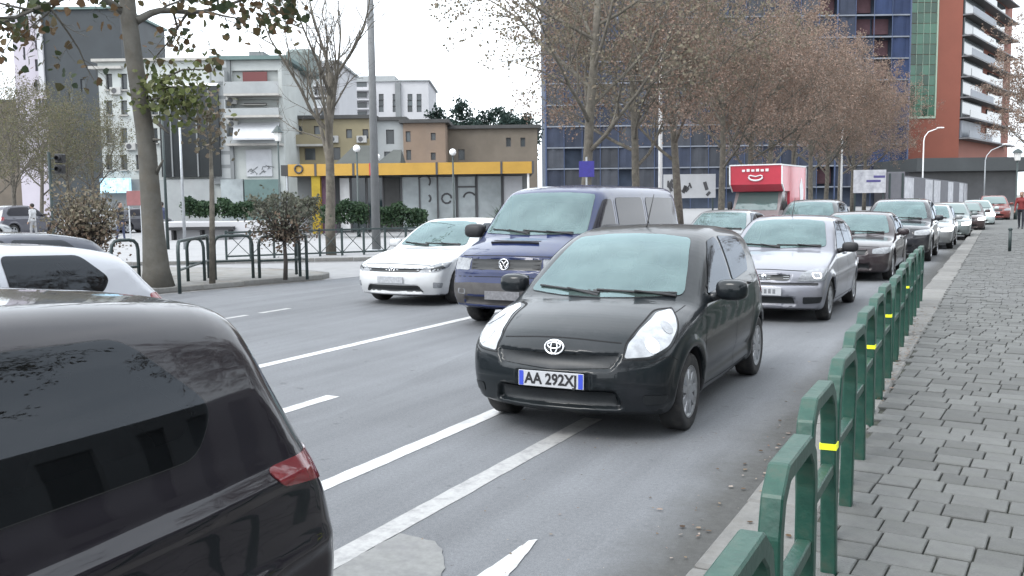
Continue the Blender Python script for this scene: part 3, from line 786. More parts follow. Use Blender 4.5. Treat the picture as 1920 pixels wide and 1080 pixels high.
SP['van'] = dict(L=5.05, W=1.84, H=1.94, tyre=.315, arch=.365, axles=(.86, 4.05), tw=.2,
    top=[(.06, .30), (.0, .44), (.0, .58), (.03, .72), (.05, .86), (.10, .98), (.24, 1.06), (.5, 1.15), (.80, 1.24), (1.0, 1.38), (1.25, 1.59), (1.48, 1.77), (1.66, 1.87), (2.0, 1.925), (2.6, 1.94), (4.5, 1.93), (4.83, 1.90), (4.95, 1.75), (5.01, 1.3), (5.03, .9), (5.05, .55), (4.99, .32)],
    bottom=[(4.6, .25), (2.4, .24), (.9, .24), (.25, .25)],
    plan=[(-.3, .84), (0, .86), (.4, .89), (.9, .915), (2, .92), (4.5, .92), (5.05, .89), (5.5, .87)],
    sec=[(.0, .93), (.25, .95), (.45, .985), (.65, 1.0), (.95, .995), (1.15, .975), (1.25, .955), (1.5, .91), (1.8, .845), (1.95, .80), (2.6, .6)],
    cf=.24, cr=.07, crown=.06, k=.08, kroof=.13, flare=.02, pw=3.0,
    crease=[(.6, 1.04, 4.6, 1.06, .010, .03), (.6, .62, 4.6, .62, .008, .03)],
    disp=[('F', [(-.78, .79), (.78, .79), (.76, .955), (-.76, .955)], .02, .012), ('F', [(-.62, .34), (.62, .34), (.60, .44), (-.60, .44)], .03, .015)])
SP['golf'] = dict(L=4.27, W=1.80, H=1.45, tyre=.315, arch=.36, axles=(.87, 3.50), tw=.205,
    top=[(.07, .20), (.0, .36), (.0, .50), (.03, .60), (.08, .69), (.2, .755), (.5, .84), (.9, .92), (1.18, .965), (1.5, 1.14), (1.85, 1.32), (2.15, 1.42), (2.5, 1.45), (3.0, 1.44), (3.5, 1.38), (3.82, 1.31), (4.0, 1.12), (4.15, .93), (4.22, .78), (4.27, .58), (4.22, .3)],
    bottom=[(3.9, .2), (2, .16), (.7, .16), (.2, .17)],
    plan=[(-.3, .80), (0, .83), (.35, .865), (.9, .89), (1.8, .90), (3.4, .895), (4.27, .83), (4.8, .8)],
    sec=[(.0, .92), (.18, .93), (.35, .975), (.55, .995), (.68, 1.0), (.82, .985), (.92, .955), (1.0, .925), (1.2, .84), (1.4, .72), (1.5, .66), (2.2, .4)],
    cf=.30, cr=.17, crown=.05, k=.08, kroof=.11, flare=.014,
    crease=[(.6, .80, 3.9, .84, .014, .03), (1.2, .34, 3.2, .34, -.015, .05)],
    disp=[('F', [(-.70, .585), (.70, .585), (.70, .645), (-.70, .645)], .018, .01), ('F', [(-.55, .24), (.55, .24), (.50, .36), (-.50, .36)], .04, .015)])
SP['punto'] = dict(L=3.84, W=1.66, H=1.48, tyre=.29, arch=.335, axles=(.76, 3.22), tw=.185,
    top=[(.07, .22), (.0, .38), (.0, .50), (.04, .58), (.05, .66), (.10, .73), (.3, .81), (.6, .89), (.95, .965), (1.1, 1.01), (1.4, 1.20), (1.68, 1.36), (1.95, 1.45), (2.3, 1.48), (2.8, 1.47), (3.2, 1.42), (3.42, 1.34), (3.58, 1.1), (3.70, .9), (3.80, .72), (3.84, .55), (3.78, .3)],
    bottom=[(3.4, .2), (2, .17), (.7, .17), (.2, .18)],
    plan=[(-.3, .72), (0, .76), (.35, .795), (.8, .82), (1.6, .83), (3.0, .83), (3.84, .76), (4.3, .72)],
    sec=[(.0, .92), (.18, .93), (.35, .975), (.55, 1.0), (.70, 1.0), (.84, .98), (.93, .955), (1.0, .93), (1.2, .86), (1.4, .77), (1.5, .72), (2.2, .4)],
    cf=.24, cr=.15, crown=.05, k=.075, kroof=.10, flare=.014,
    crease=[(.8, .62, 3.3, .64, .010, .04)],
    disp=[('F', [(-.36, .60), (.36, .60), (.37, .70), (-.37, .70)], .02, .01), ('F', [(-.45, .27), (.45, .27), (.42, .385), (-.42, .385)], .035, .012),
          ('F', [(-.66, .545), (.66, .545), (.66, .575), (-.66, .575)], .012, .008)])
SP['hatch'] = dict(L=4.15, W=1.74, H=1.46, tyre=.31, arch=.355, axles=(.85, 3.42), tw=.2,
    top=[(.07, .22), (.0, .38), (.0, .52), (.03, .62), (.10, .71), (.3, .80), (.6, .87), (1.1, .955), (1.45, 1.15), (1.8, 1.33), (2.1, 1.43), (2.5, 1.46), (3.0, 1.44), (3.4, 1.385), (3.62, 1.32), (3.85, 1.10), (4.02, .93), (4.10, .80), (4.15, .58), (4.10, .3)],
    bottom=[(3.7, .2), (2, .17), (.7, .17), (.2, .18)],
    plan=[(-.3, .76), (0, .79), (.35, .83), (.9, .86), (1.8, .87), (3.3, .865), (4.15, .80), (4.7, .76)],
    sec=[(.0, .92), (.18, .93), (.35, .975), (.55, .995), (.68, 1.0), (.82, .985), (.93, .955), (1.0, .93), (1.2, .85), (1.4, .745), (1.5, .69), (2.2, .4)],
    cf=.28, cr=.18, crown=.05, k=.085, kroof=.11, flare=.014,
    crease=[(.6, .80, 3.9, .86, .012, .035)],
    disp=[('F', [(-.40, .56), (.40, .56), (.42, .66), (-.42, .66)], .02, .012), ('F', [(-.5, .26), (.5, .26), (.46, .38), (-.46, .38)], .04, .015)])
SP['near'] = dict(SP['hatch'], H=1.56, W=1.76,
    top=[(.07, .22), (.0, .38), (.0, .55), (.03, .66), (.10, .77), (.3, .88), (.6, .95), (1.05, 1.03), (1.4, 1.22), (1.75, 1.41), (2.05, 1.52), (2.5, 1.56), (3.1, 1.55), (3.55, 1.515), (3.80, 1.46), (3.92, 1.26), (4.03, 1.05), (4.10, .90), (4.15, .62), (4.10, .3)],
    sec=[(.0, .92), (.18, .93), (.35, .975), (.55, .995), (.72, 1.0), (.88, .99), (1.0, .96), (1.07, .935), (1.3, .855), (1.5, .755), (1.6, .70), (2.2, .4)],
    crease=[(.6, .86, 3.9, .95, .014, .03), (.9, .62, 4.0, .70, .012, .03)])
SP['suv'] = dict(L=4.45, W=1.84, H=1.68, tyre=.345, arch=.395, axles=(.90, 3.56), tw=.22,
    top=[(.07, .28), (.0, .44), (.0, .62), (.03, .76), (.09, .87), (.3, .96), (.7, 1.02), (1.15, 1.09), (1.45, 1.28), (1.78, 1.50), (2.05, 1.62), (2.5, 1.68), (3.2, 1.67), (3.75, 1.61), (3.98, 1.52), (4.15, 1.25), (4.28, 1.05), (4.38, .85), (4.45, .62), (4.40, .35)],
    bottom=[(4.0, .26), (2, .22), (.7, .22), (.2, .24)],
    plan=[(-.3, .80), (0, .84), (.35, .88), (.9, .91), (1.8, .92), (3.5, .915), (4.45, .86), (5, .82)],
    sec=[(.0, .93), (.22, .94), (.4, .985), (.65, 1.0), (.82, 1.0), (.95, .985), (1.06, .955), (1.15, .93), (1.4, .86), (1.6, .775), (1.7, .73), (2.2, .5)],
    cf=.26, cr=.16, crown=.05, k=.085, kroof=.11, flare=.02,
    crease=[(.6, .94, 4.2, .98, .012, .035)],
    disp=[('F', [(-.46, .66), (.46, .66), (.50, .82), (-.50, .82)], .025, .012), ('F', [(-.5, .32), (.5, .32), (.5, .46), (-.5, .46)], .04, .015)])
SP['sedan'] = dict(SP['hatch'], L=4.45, H=1.42,
    top=[(.07, .22), (.0, .38), (.0, .52), (.03, .62), (.10, .70), (.3, .78), (.6, .84), (1.2, .93), (1.55, 1.13), (1.9, 1.31), (2.2, 1.40), (2.6, 1.42), (3.0, 1.40), (3.3, 1.32), (3.65, 1.10), (3.85, 1.0), (4.25, .96), (4.38, .90), (4.43, .72), (4.45, .55), (4.40, .3)],
    axles=(.88, 3.58), bottom=[(4.0, .2), (2, .17), (.7, .17), (.2, .18)],
    plan=[(-.3, .76), (0, .79), (.35, .83), (.9, .86), (1.8, .87), (3.5, .865), (4.45, .79), (4.9, .76)])

def ring(mb, c, rx, rz, r, n=28, ax='X'):
    pts = [(c[0], c[1]+rx*math.cos(2*math.pi*i/n), c[2]+rz*math.sin(2*math.pi*i/n)) for i in range(n+1)]
    mb.tube(pts, r, 6, cap=False)

def car_root(name, label, loc, rz, group=None):
    return setp(empty(name, loc, rz), label, 'car', group)

def cabin(cb, d):
    root = cb.root; sp = cb.sp; zc = d['wind'][0][1]; w = sp['W']/2; side = d['side']; a0 = min(p[0] for p in side[0][1])
    b = MB(); b.box((-a0-.75, -w*.84, zc-.42), (-a0+.08, w*.84, zc-.09), bevel=.06); b.build('dashboard', M_CABIN, root)
    b = MB(); b.box((-a0-2.5, -w*.84, .35), (-a0-.6, w*.84, .42)); b.build('cabin_floor', M_CABIN, root)
    rows = [(a0+1.05, (w*.42, -w*.42)), (a0+1.95, (w*.44, -w*.44))]
    for a, ys in rows:
        for y in ys:
            b = MB(); M = Matrix.Translation((-a, y, zc-.28)) @ Matrix.Rotation(-.22, 4, 'Y')
            superell(b, (0, 0, 0), (.08, w*.29, .36), .55, 14, 10, M); superell(b, (.01, 0, .44), (.05, .12, .085), .6, 12, 8, M); superell(b, (.30, 0, -.32), (.26, w*.28, .08), .5, 12, 6, Matrix.Translation((-a, y, zc-.25)))
            setp(b.build('seat', M_SEAT, root))
    b = MB(); b.smooth = True; n = 20; M = Matrix.Translation((-a0-.42, w*.42, zc-.06)) @ Matrix.Rotation(.45, 4, 'Y')
    b.tube([M @ Vector((0, .18*math.cos(2*math.pi*i/n), .18*math.sin(2*math.pi*i/n))) for i in range(n+1)], .016, 6, cap=False); b.tube([M @ Vector((0, -.17, 0)), M @ Vector((.02, 0, 0)), M @ Vector((0, .17, 0))], .014, 5); b.tube([M @ Vector((.02, 0, 0)), M @ Vector((.3, 0, 0))], .03, 6); b.build('steering_wheel', M_BLACK, root)
    zt = max(p[1] for p in d['wind']); q = cb.surf('F', [(0, zt-.10)], -.08)[0]
    b = MB(); superell(b, tuple(q), (.02, .11, .032), .6, 12, 6); b.build('rear_view_mirror', M_BLACK, root)
def dress(cb, kind, d):
    """windows, lamps, trim of a vehicle from its table d"""
    root = cb.root; P = d.get('paint'); see = cb.h <= .05
    if see:
        cuts = [('F', d['wind'])]+[('L', q[1]) for q in d['side']]+([('B', d['rear'])] if 'rear' in d else [])
        cb.body(P, cuts); cb.border('F', d['wind'], .05)
        for q in d['side']: cb.border('L', q[1], q[2], mirror=True)
        if 'rear' in d: cb.border('B', d['rear'], .05)
        cabin(cb, d)
    else: cb.body(P)
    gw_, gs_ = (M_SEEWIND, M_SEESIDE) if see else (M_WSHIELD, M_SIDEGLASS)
    if d.get('dark'): gs_ = M_SIDEGLASS
    for (view, poly, rr) in d.get('shade', []): None if see else cb.overlay('window_surround', view, poly, M_BLACK, .0022, rr, mirror=(view == 'L'))
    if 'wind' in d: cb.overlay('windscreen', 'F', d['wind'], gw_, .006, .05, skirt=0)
    for (nm, poly, rr) in d.get('side', []): cb.overlay(nm, 'L', poly, gs_, .006, rr, mirror=True, skirt=0)
    if 'rear' in d: cb.overlay('rear_window', 'B', d['rear'], gs_, .006, .05, skirt=0)
    for (nm, view, poly, m, rr, mir) in d.get('bits', []): cb.overlay(nm, view, poly, m, .008 if 'reflector' in nm else .005, rr, mirror=mir, g=.05)
    for (view, pts, mir) in d.get('seams', []): cb.ribbon('panel_gap', view, pts, d.get('seamw', .007), M_SEAM, mirror=mir)
    for pts in d.get('wipers', []): wiper(cb, pts, root)
    if 'mirror' in d: wing_mirror(root, d['mirror'], d.get('mirpaint', P), d.get('mirs', 1.0))
    for (a, z) in d.get('handles', []):
        for sg in (1, -1):
            q = cb.surf('L', [(a, z)], .012)[0]
            mb = MB(); superell(mb, (0, 0, 0), (.085, .018, .016), .7, 10, 6); mb.build('door_handle', d.get('hpaint', P), root, (q.x, sg*q.y, q.z))
    if 'antenna' in d:
        a = d['antenna']; q = cb.surf('T', [(0, a)], 0)[0]; mb = MB(); mb.tube([q, q+Vector((-.22, 0, .30))], [.008, .003], 6); mb.build('roof_antenna', M_BLACK, root)

def circ(a, y, z, r, n=14):
    return [(a+r*math.cos(2*math.pi*i/n)*.62, y+r*math.cos(2*math.pi*i/n)*.79, z+r*math.sin(2*math.pi*i/n)) for i in range(n)]
def build_yaris(name, label, loc, rz, pm, h=.021):
    sp = SP['yaris']; root = car_root(name, label, loc, rz); cb = CarBuilder(sp, h, root); add_wheels(root, sp, 'hub')
    d = dict(paint=pm,
        wind=[(-.675, 1.005), (-.35, .99), (0, .985), (.35, .99), (.675, 1.005), (.61, 1.22), (.525, 1.425), (.25, 1.455), (0, 1.462), (-.25, 1.455), (-.525, 1.425)],
        side=[('front_side_window', [(1.34, 1.0), (2.16, 1.03), (2.16, 1.43), (1.92, 1.40), (1.66, 1.26)], .04),
              ('rear_side_window', [(2.24, 1.035), (2.90, 1.08), (3.0, 1.22), (2.92, 1.40), (2.24, 1.432)], .05)],
        shade=[('L', [(1.20, .975), (2.2, 1.005), (2.95, 1.055), (3.08, 1.20), (2.98, 1.425), (2.2, 1.455), (1.9, 1.425), (1.6, 1.26)], .05)],
        rear=[(-.55, 1.0), (.55, 1.0), (.50, 1.38), (-.50, 1.38)],
        bits=[('headlight', 'FL', [(.14, .505, .635), (.26, .65, .645), (.39, .755, .71), (.53, .80, .81), (.66, .79, .925), (.53, .70, .905), (.34, .585, .815), (.20, .53, .73)], M_LAMP, .03, True),
              ('headlight_reflector', 'FL', circ(.30, .665, .715, .052), M_CHROME, 0, True),
              ('headlight_reflector', 'FL', circ(.48, .74, .82, .04), M_LAMPDIM, 0, True),
              ('grille', 'F', [(-.42, .565), (0, .545), (.42, .565), (.475, .645), (0, .66), (-.475, .645)], M_GRILLE, .02, False),
              ('lower_intake', 'F', [(-.46, .285), (.46, .285), (.44, .395), (-.44, .395)], M_GRILLE, .03, False),
              ('fog_lamp_recess', 'FL', [(.22, .62, .30), (.36, .72, .30), (.38, .75, .36), (.22, .60, .375)], M_GRILLE, .03, True),
              ('tail_light', 'BL', [(3.62, .66, .80), (3.40, .80, .82), (3.36, .78, 1.05), (3.55, .62, 1.12)], M_TAIL, .03, True)],
        seams=[('L', [(1.22, .97), (1.19, .85), (1.16, .6), (1.20, .34), (1.24, .27)], True), ('L', [(2.20, 1.0), (2.20, .6), (2.20, .28)], True),
               ('L', [(2.98, 1.05), (3.0, .9), (2.86, .66), (2.78, .45)], True), ('L', [(1.24, .27), (2.0, .26), (2.78, .28)], True),
               ('F', [(-.47, .735), (-.2, .755), (0, .76), (.2, .755), (.47, .735)], False),
               ('T', [(.50, .22), (.62, .5), (.70, .8), (.72, .98)], True),
               ('FL', [(.24, .66, .60), (.36, .76, .64), (.46, .80, .60)], True), ('FL', [(.13, .50, .625), (.26, .66, .632), (.41, .765, .70), (.545, .808, .81), (.675, .795, .93)], True), ('FL', [(.13, .50, .625), (.19, .52, .73), (.33, .575, .82), (.52, .70, .915), (.675, .795, .93)], True)],
        wipers=[[(.62, 1.01), (.30, 1.015), (-.02, 1.025)], [(.02, 1.005), (-.28, 1.02), (-.58, 1.035)]],
        mirror=(-1.42, .985, 1.03), mirpaint=pm, mirs=1.12, handles=[(1.98, .93), (2.78, .97)], antenna=2.2)
    dress(cb, 'yaris', d)
    bp = cb.surf('F', [(0, .692)], .012)[0]
    mb = MB(); mb.smooth = True; r = .0085
    ring(mb, (0, 0, 0), .074, .052, r); ring(mb, (.004, 0, .012), .052, .022, r*.8); ring(mb, (.004, 0, -.002), .025, .046, r*.8)
    e = mb.build('bonnet_emblem', M_CHROME, root, bp); e.rotation_euler = (0, -.25, 0)
    q = cb.surf('F', [(0, .47)], .016)[0]; number_plate(root, q, 'AA 292XJ', tilt=-.03)
    return root
def vw_badge(root, q, r=.065, tilt=0):
    mb = MB(); mb.smooth = True; t = r*.13
    ring(mb, (0, 0, 0), r, r, t)
    mb.tube([(0, -r*.55, r*.72), (0, 0, r*.08), (0, r*.55, r*.72)], t*.8, 6); mb.tube([(0, -r*.85, r*.3), (0, -r*.38, -r*.8), (0, 0, r*.0), (0, r*.38, -r*.8), (0, r*.85, r*.3)], t*.8, 6)
    e = mb.build('bonnet_emblem', M_CHROME, root, q); e.rotation_euler = (0, tilt, 0); return e
def build_van(name, label, loc, rz, pm):
    sp = SP['van']; root = setp(empty(name, loc, rz), label, 'van'); cb = CarBuilder(sp, .03, root); add_wheels(root, sp, 'hub')
    grey = mat('faded_grey_bumper', (.055, .052, .052), .75, var=.2, vscale=8, dirt=(.10, .095, .09, .5), dscale=3)
    d = dict(paint=pm, mirpaint=M_BLACK,
        wind=[(-.78, 1.255), (0, 1.235), (.78, 1.255), (.74, 1.5), (.675, 1.79), (.3, 1.82), (-.3, 1.82), (-.675, 1.79), (-.74, 1.5)],
        side=[('front_side_window', [(.98, 1.19), (1.88, 1.17), (1.88, 1.72), (1.62, 1.72), (1.40, 1.56)], .06),
              ('middle_side_window', [(2.02, 1.17), (3.15, 1.17), (3.15, 1.74), (2.02, 1.74)], .09),
              ('rear_side_window', [(3.3, 1.17), (4.75, 1.17), (4.70, 1.72), (3.3, 1.74)], .09)],
        rear=[(-.65, 1.15), (.65, 1.15), (.6, 1.72), (-.6, 1.72)],
        bits=[('bumper', 'F', [(-.90, .335), (.90, .335), (.90, .60), (.5, .63), (-.5, .63), (-.90, .60)], grey, .03, False),
              ('grille', 'F', [(-.52, .80), (.52, .80), (.52, .945), (-.52, .945)], M_GRILLE, .015, False),
              ('headlight', 'FL', [(.10, .56, .79), (.22, .80, .79), (.24, .82, .95), (.12, .56, .95)], M_LAMPDIM, .025, True),
              ('indicator_lamp', 'FLL', [(.24, .83, .79), (.42, .88, .79), (.42, .88, .95), (.25, .83, .95)], M_LAMPDIM, .02, True),
              ('fog_lamp', 'F', [(.60, .47), (.74, .47), (.74, .54), (.60, .54)], M_LAMPDIM, .02, True),
              ('tail_light', 'BL', [(5.01, .80, .75), (4.88, .90, .75), (4.88, .88, 1.15), (5.01, .80, 1.15)], M_TAIL, .02, True)],
        seams=[('F', [(-.80, .975), (0, .99), (.80, .975)], False), ('F', [(-.84, .70), (0, .715), (.84, .70)], False),
               ('L', [(.96, 1.17), (1.0, .9), (1.22, .6), (1.24, .34)], True), ('L', [(1.95, 1.8), (1.95, 1.0), (1.95, .34)], True), ('L', [(3.22, 1.8), (3.22, 1.0), (3.22, .34)], True), ('L', [(1.24, .34), (3.22, .34)], True),
               ('F', [(-.45, 1.165), (.3, 1.165)], False)],
        wipers=[[(.62, 1.262), (.25, 1.27), (-.12, 1.29)], [(.0, 1.26), (-.35, 1.285), (-.66, 1.30)]],
        dark=True, mirror=(-1.2, 1.08, 1.28), mirs=1.35, handles=[(1.78, 1.03)], seamw=.010)
    dress(cb, 'van', d)
    mb = MB()
    for i in range(3): 
        z = .825+i*.05; pts = cb.surf('F', [(-.5, z), (0, z), (.5, z)], .008); mb.tube(pts, .008, 5)
    mb.build('grille_bar', M_BLACK, root)
    vw_badge(root, cb.surf('F', [(0, .875)], .018)[0], .07)
    g = MB(); pts = cb.surf('F', [(-.42, 1.13), (-.2, 1.135), (0.1, 1.135), (.32, 1.13)], .006); g.bar(pts, .05, .01, up=(.4, 0, .9)); g.build('bonnet_vent', M_BLACK, root)
    pv = number_plate(root, cb.surf('F', [(0, .47)], .014)[0], None); pv.data.materials[0] = mat('grimy_van_plate', (.16, .16, .17), .5, var=.3, vscale=25)
    # things hanging from the mirror inside
    return root
def build_golf(name, label, loc, rz, pm):
    sp = SP['golf']; root = car_root(name, label, loc, rz); cb = CarBuilder(sp, .03, root); add_wheels(root, sp, 'twin')
    d = dict(paint=pm,
        wind=[(-.70, .985), (0, .96), (.70, .985), (.64, 1.18), (.56, 1.365), (.25, 1.395), (-.25, 1.395), (-.56, 1.365), (-.64, 1.18)],
        side=[('front_side_window', [(1.52, .955), (2.32, .97), (2.32, 1.35), (2.1, 1.35), (1.8, 1.20)], .04), ('rear_side_window', [(2.40, .972), (3.25, .99), (3.35, 1.12), (3.1, 1.31), (2.40, 1.35)], .05)],
        shade=[('L', [(1.4, .935), (2.4, .95), (3.4, .975), (3.42, 1.12), (3.15, 1.33), (2.35, 1.375), (2.08, 1.37), (1.75, 1.20)], .05)],
        rear=[(-.52, .98), (.52, .98), (.48, 1.28), (-.48, 1.28)],
        bits=[('headlight', 'FL', [(.13, .48, .585), (.30, .72, .585), (.52, .83, .66), (.62, .845, .735), (.40, .76, .735), (.18, .56, .66)], M_LAMPDIM, .02, True),
              ('headlight_eyebrow', 'FL', [(.17, .52, .60), (.30, .70, .60), (.46, .81, .655), (.40, .78, .69), (.24, .66, .645)], M_GRILLE, .02, True),
              ('grille', 'F', [(-.50, .585), (.50, .585), (.55, .645), (-.55, .645)], M_GRILLE, .01, False),
              ('lower_intake', 'F', [(-.58, .25), (.58, .25), (.50, .36), (-.50, .36)], M_GRILLE, .03, False),
              ('running_light', 'FL', [(.22, .70, .32), (.34, .80, .32), (.36, .82, .40), (.22, .70, .42)], M_LAMPDIM, .02, True),
              ('tail_light', 'BL', [(4.1, .66, .80), (3.85, .84, .80), (3.85, .82, .96), (4.05, .66, .96)], M_TAIL, .03, True)],
        seams=[('F', [(-.66, .70), (0, .72), (.66, .70)], False), ('L', [(1.42, .94), (1.4, .7), (1.40, .3)], True), ('L', [(2.36, .95), (2.36, .3)], True), ('L', [(1.4, .27), (3.2, .27)], True)],
        wipers=[[(.60, .995), (.25, 1.0), (-.1, 1.01)], [(0, .985), (-.35, 1.0), (-.6, 1.02)]], mirror=(-1.62, 1.0, 1.0), handles=[(2.2, .86), (3.1, .88)], seamw=.009)
    dress(cb, 'golf', d); vw_badge(root, cb.surf('F', [(0, .615)], .014)[0], .062)
    mb = MB(); pts = cb.surf('F', [(-.5, .615), (-.09, .618)], .012); mb.tube(pts, .006, 5); pts = cb.surf('F', [(.5, .615), (.09, .618)], .012); mb.tube(pts, .006, 5); mb.build('grille_trim', M_CHROME, root)
    pl = number_plate(root, cb.surf('F', [(0, .455)], .016)[0], None)
    pl.data.materials[0] = mat('grey_number_plate', (.35, .36, .38), .4, var=.25, vscale=30)
    return root
def build_punto(name, label, loc, rz, pm):
    sp = SP['punto']; root = car_root(name, label, loc, rz); cb = CarBuilder(sp, .028, root); add_wheels(root, sp, 'hub')
    d = dict(paint=pm,
        wind=[(-.65, 1.03), (0, 1.005), (.65, 1.03), (.60, 1.2), (.535, 1.385), (.25, 1.415), (-.25, 1.415), (-.535, 1.385), (-.60, 1.2)],
        side=[('front_side_window', [(1.40, .985), (2.15, 1.0), (2.15, 1.385), (1.95, 1.385), (1.68, 1.22)], .035), ('rear_side_window', [(2.23, 1.0), (2.95, 1.02), (3.0, 1.15), (2.85, 1.36), (2.23, 1.385)], .05)],
        shade=[('L', [(1.3, .965), (2.2, .98), (3.02, 1.0), (3.08, 1.15), (2.9, 1.38), (2.2, 1.405), (1.93, 1.405), (1.64, 1.22)], .04)],
        rear=[(-.52, 1.0), (.52, 1.0), (.48, 1.34), (-.48, 1.34)],
        bits=[('headlight', 'FL', [(.12, .42, .60), (.20, .60, .60), (.38, .74, .61), (.52, .765, .76), (.34, .68, .765), (.18, .48, .72)], M_LAMPDIM, .03, True),
              ('headlight_bulb', 'FL', [(.22, .62, .64), (.30, .70, .64), (.32, .70, .715), (.22, .61, .715)], M_LAMPLIT, .03, True),
              ('grille', 'F', [(-.345, .605), (.345, .605), (.36, .695), (-.36, .695)], M_GRILLE, .015, False),
              ('bumper_strip', 'F', [(-.72, .545), (.72, .545), (.72, .578), (-.72, .578)], M_BLACK, .01, False),
              ('lower_intake', 'F', [(-.42, .285), (.42, .285), (.40, .38), (-.40, .38)], M_GRILLE, .03, False),
              ('fog_lamp_recess', 'FL', [(.12, .52, .285), (.28, .70, .30), (.30, .72, .385), (.12, .50, .385)], M_GRILLE, .025, True),
              ('tail_light', 'BL', [(3.62, .66, .78), (3.4, .80, .8), (3.36, .76, 1.28), (3.5, .66, 1.25)], M_TAIL, .03, True)],
        seams=[('F', [(-.6, .735), (0, .755), (.6, .735)], False), ('L', [(1.25, .96), (1.2, .6), (1.22, .28)], True), ('L', [(2.19, .98), (2.19, .28)], True), ('L', [(1.22, .27), (2.8, .27)], True)],
        wipers=[[(.58, 1.04), (.25, 1.04), (-.05, 1.045)], [(0, 1.025), (-.3, 1.04), (-.55, 1.05)]], mirror=(-1.45, .96, 1.02), mirpaint=M_BLACK, handles=[(2.0, .9), (2.8, .9)], antenna=2.0, seamw=.009)
    dress(cb, 'punto', d)
    mb = MB()
    for z in (.635, .665): mb.tube(cb.surf('F', [(-.34, z), (0, z), (.34, z)], .006), .005, 5)
    mb.build('grille_bar', M_STEEL, root)
    mb = MB(); mb.smooth = True; superell(mb, (0, 0, 0), (.012, .045, .045), 1.0, 16, 8); mb.build('bonnet_emblem', M_CHROME, root, cb.surf('F', [(0, .65)], .01)[0])
    plate_marks(number_plate(root, cb.surf('F', [(0, .46)], .016)[0], None), 3)
    # silver caps on the mirrors
    return root
def build_generic(name, label, loc, rz, pm, kind='hatch', h=.05, group=None, lamp=M_LAMPDIM, plate=True, style='alloy', wip=True):
    sp = SP[kind]; root = car_root(name, label, loc, rz, group); cb = CarBuilder(sp, h, root); add_wheels(root, sp, style)
    if kind == 'suv': zc, zt, ac, ar = 1.11, 1.60, 1.40, 4.0
    elif kind == 'near': zc, zt, ac, ar = 1.06, 1.49, 1.30, 3.70
    elif kind == 'sedan': zc, zt, ac, ar = .95, 1.355, 1.45, 3.4
    else: zc, zt, ac, ar = .975, 1.40, 1.35, 3.5
    wb, wt = sp['W']/2*.80, sp['W']/2*.64; hz = .72 if kind == 'suv' else .62 if kind == 'near' else .585; hh = .15 if kind == 'suv' else .13
    am = 2.32 if kind != 'suv' else 2.36
    d = dict(paint=pm,
        wind=[(-wb, zc+.02), (0, zc), (wb, zc+.02), (wb*.92, lerp(zc, zt, .5)), (wt, zt-.025), (0, zt), (-wt, zt-.025), (-wb*.92, lerp(zc, zt, .5))],
        side=[('front_side_window', [(ac+.12, zc-.0), (am-.04, zc+.015), (am-.04, zt-.03), (am-.27, zt-.03), (ac+.38, lerp(zc, zt, .52))], .04),
              ('rear_side_window', [(am+.04, zc+.015), (ar-.28, zc+.03), (ar-.18, zc+.15), (ar-.42, zt-.06), (am+.04, zt-.03)], .06)],
        shade=[('L', [(ac, zc-.02), (am, zc-.005), (ar-.2, zc+.01), (ar-.1, zc+.15), (ar-.38, zt-.035), (am, zt-.008), (am-.3, zt-.008), (ac+.33, lerp(zc, zt, .52))], .06)],
        rear=[(-.52, zc+.04), (.52, zc+.04), (.46, zt-.07), (-.46, zt-.07)],
        bits=[('headlight', 'FL', [(.14, .46, hz), (.28, .68, hz), (.46, .79, hz+.03), (.58, .80, hz+hh), (.30, .66, hz+hh-.01), (.17, .48, hz+hh-.04)], lamp, .03, True),
              ('grille', 'F', [(-.36, hz-.02), (.36, hz-.02), (.40, hz+.075), (-.40, hz+.075)], M_GRILLE, .015, False),
              ('lower_intake', 'F', [(-.46, hz-.31), (.46, hz-.31), (.43, hz-.21), (-.43, hz-.21)], M_GRILLE, .03, False),
              ('tail_light', 'BL', [(sp['L']-.15, .58, hz+.17), (sp['L']-.42, .80, hz+.19), (sp['L']-.44, .78, hz+.37), (sp['L']-.22, .56, hz+.35)] if kind != 'near' else [(4.05, .62, .86), (3.72, .84, .93), (3.68, .82, .995), (4.0, .62, 1.0)], M_TAIL, .04, True)],
        seams=[('L', [(ac-.02, zc-.02), (ac-.05, .7), (ac-.03, .32)], True), ('L', [(am, zc), (am, .30)], True), ('F', [(-.62, hz+hh), (0, hz+hh+.025), (.62, hz+hh)], False)],
        wipers=[[(.60, zc+.03), (.25, zc+.035), (-.1, zc+.045)], [(0, zc+.02), (-.35, zc+.035), (-.58, zc+.05)]] if wip else [], mirror=(-ac-.16, sp['W']/2+.10, zc+.04), mirpaint=pm, handles=[(am-.16, zc-.11), (ar-.5, zc-.09)] if kind != 'near' else [], seamw=.010)
    dress(cb, kind, d)
    if plate: plate_marks(number_plate(root, cb.surf('F', [(0, hz-.13)], .016)[0], None), 5)
    if h <= .03:
        number_plate(root, cb.surf('B', [(0, hz+.12)], .016)[0], None, front=False)
    return root, cb
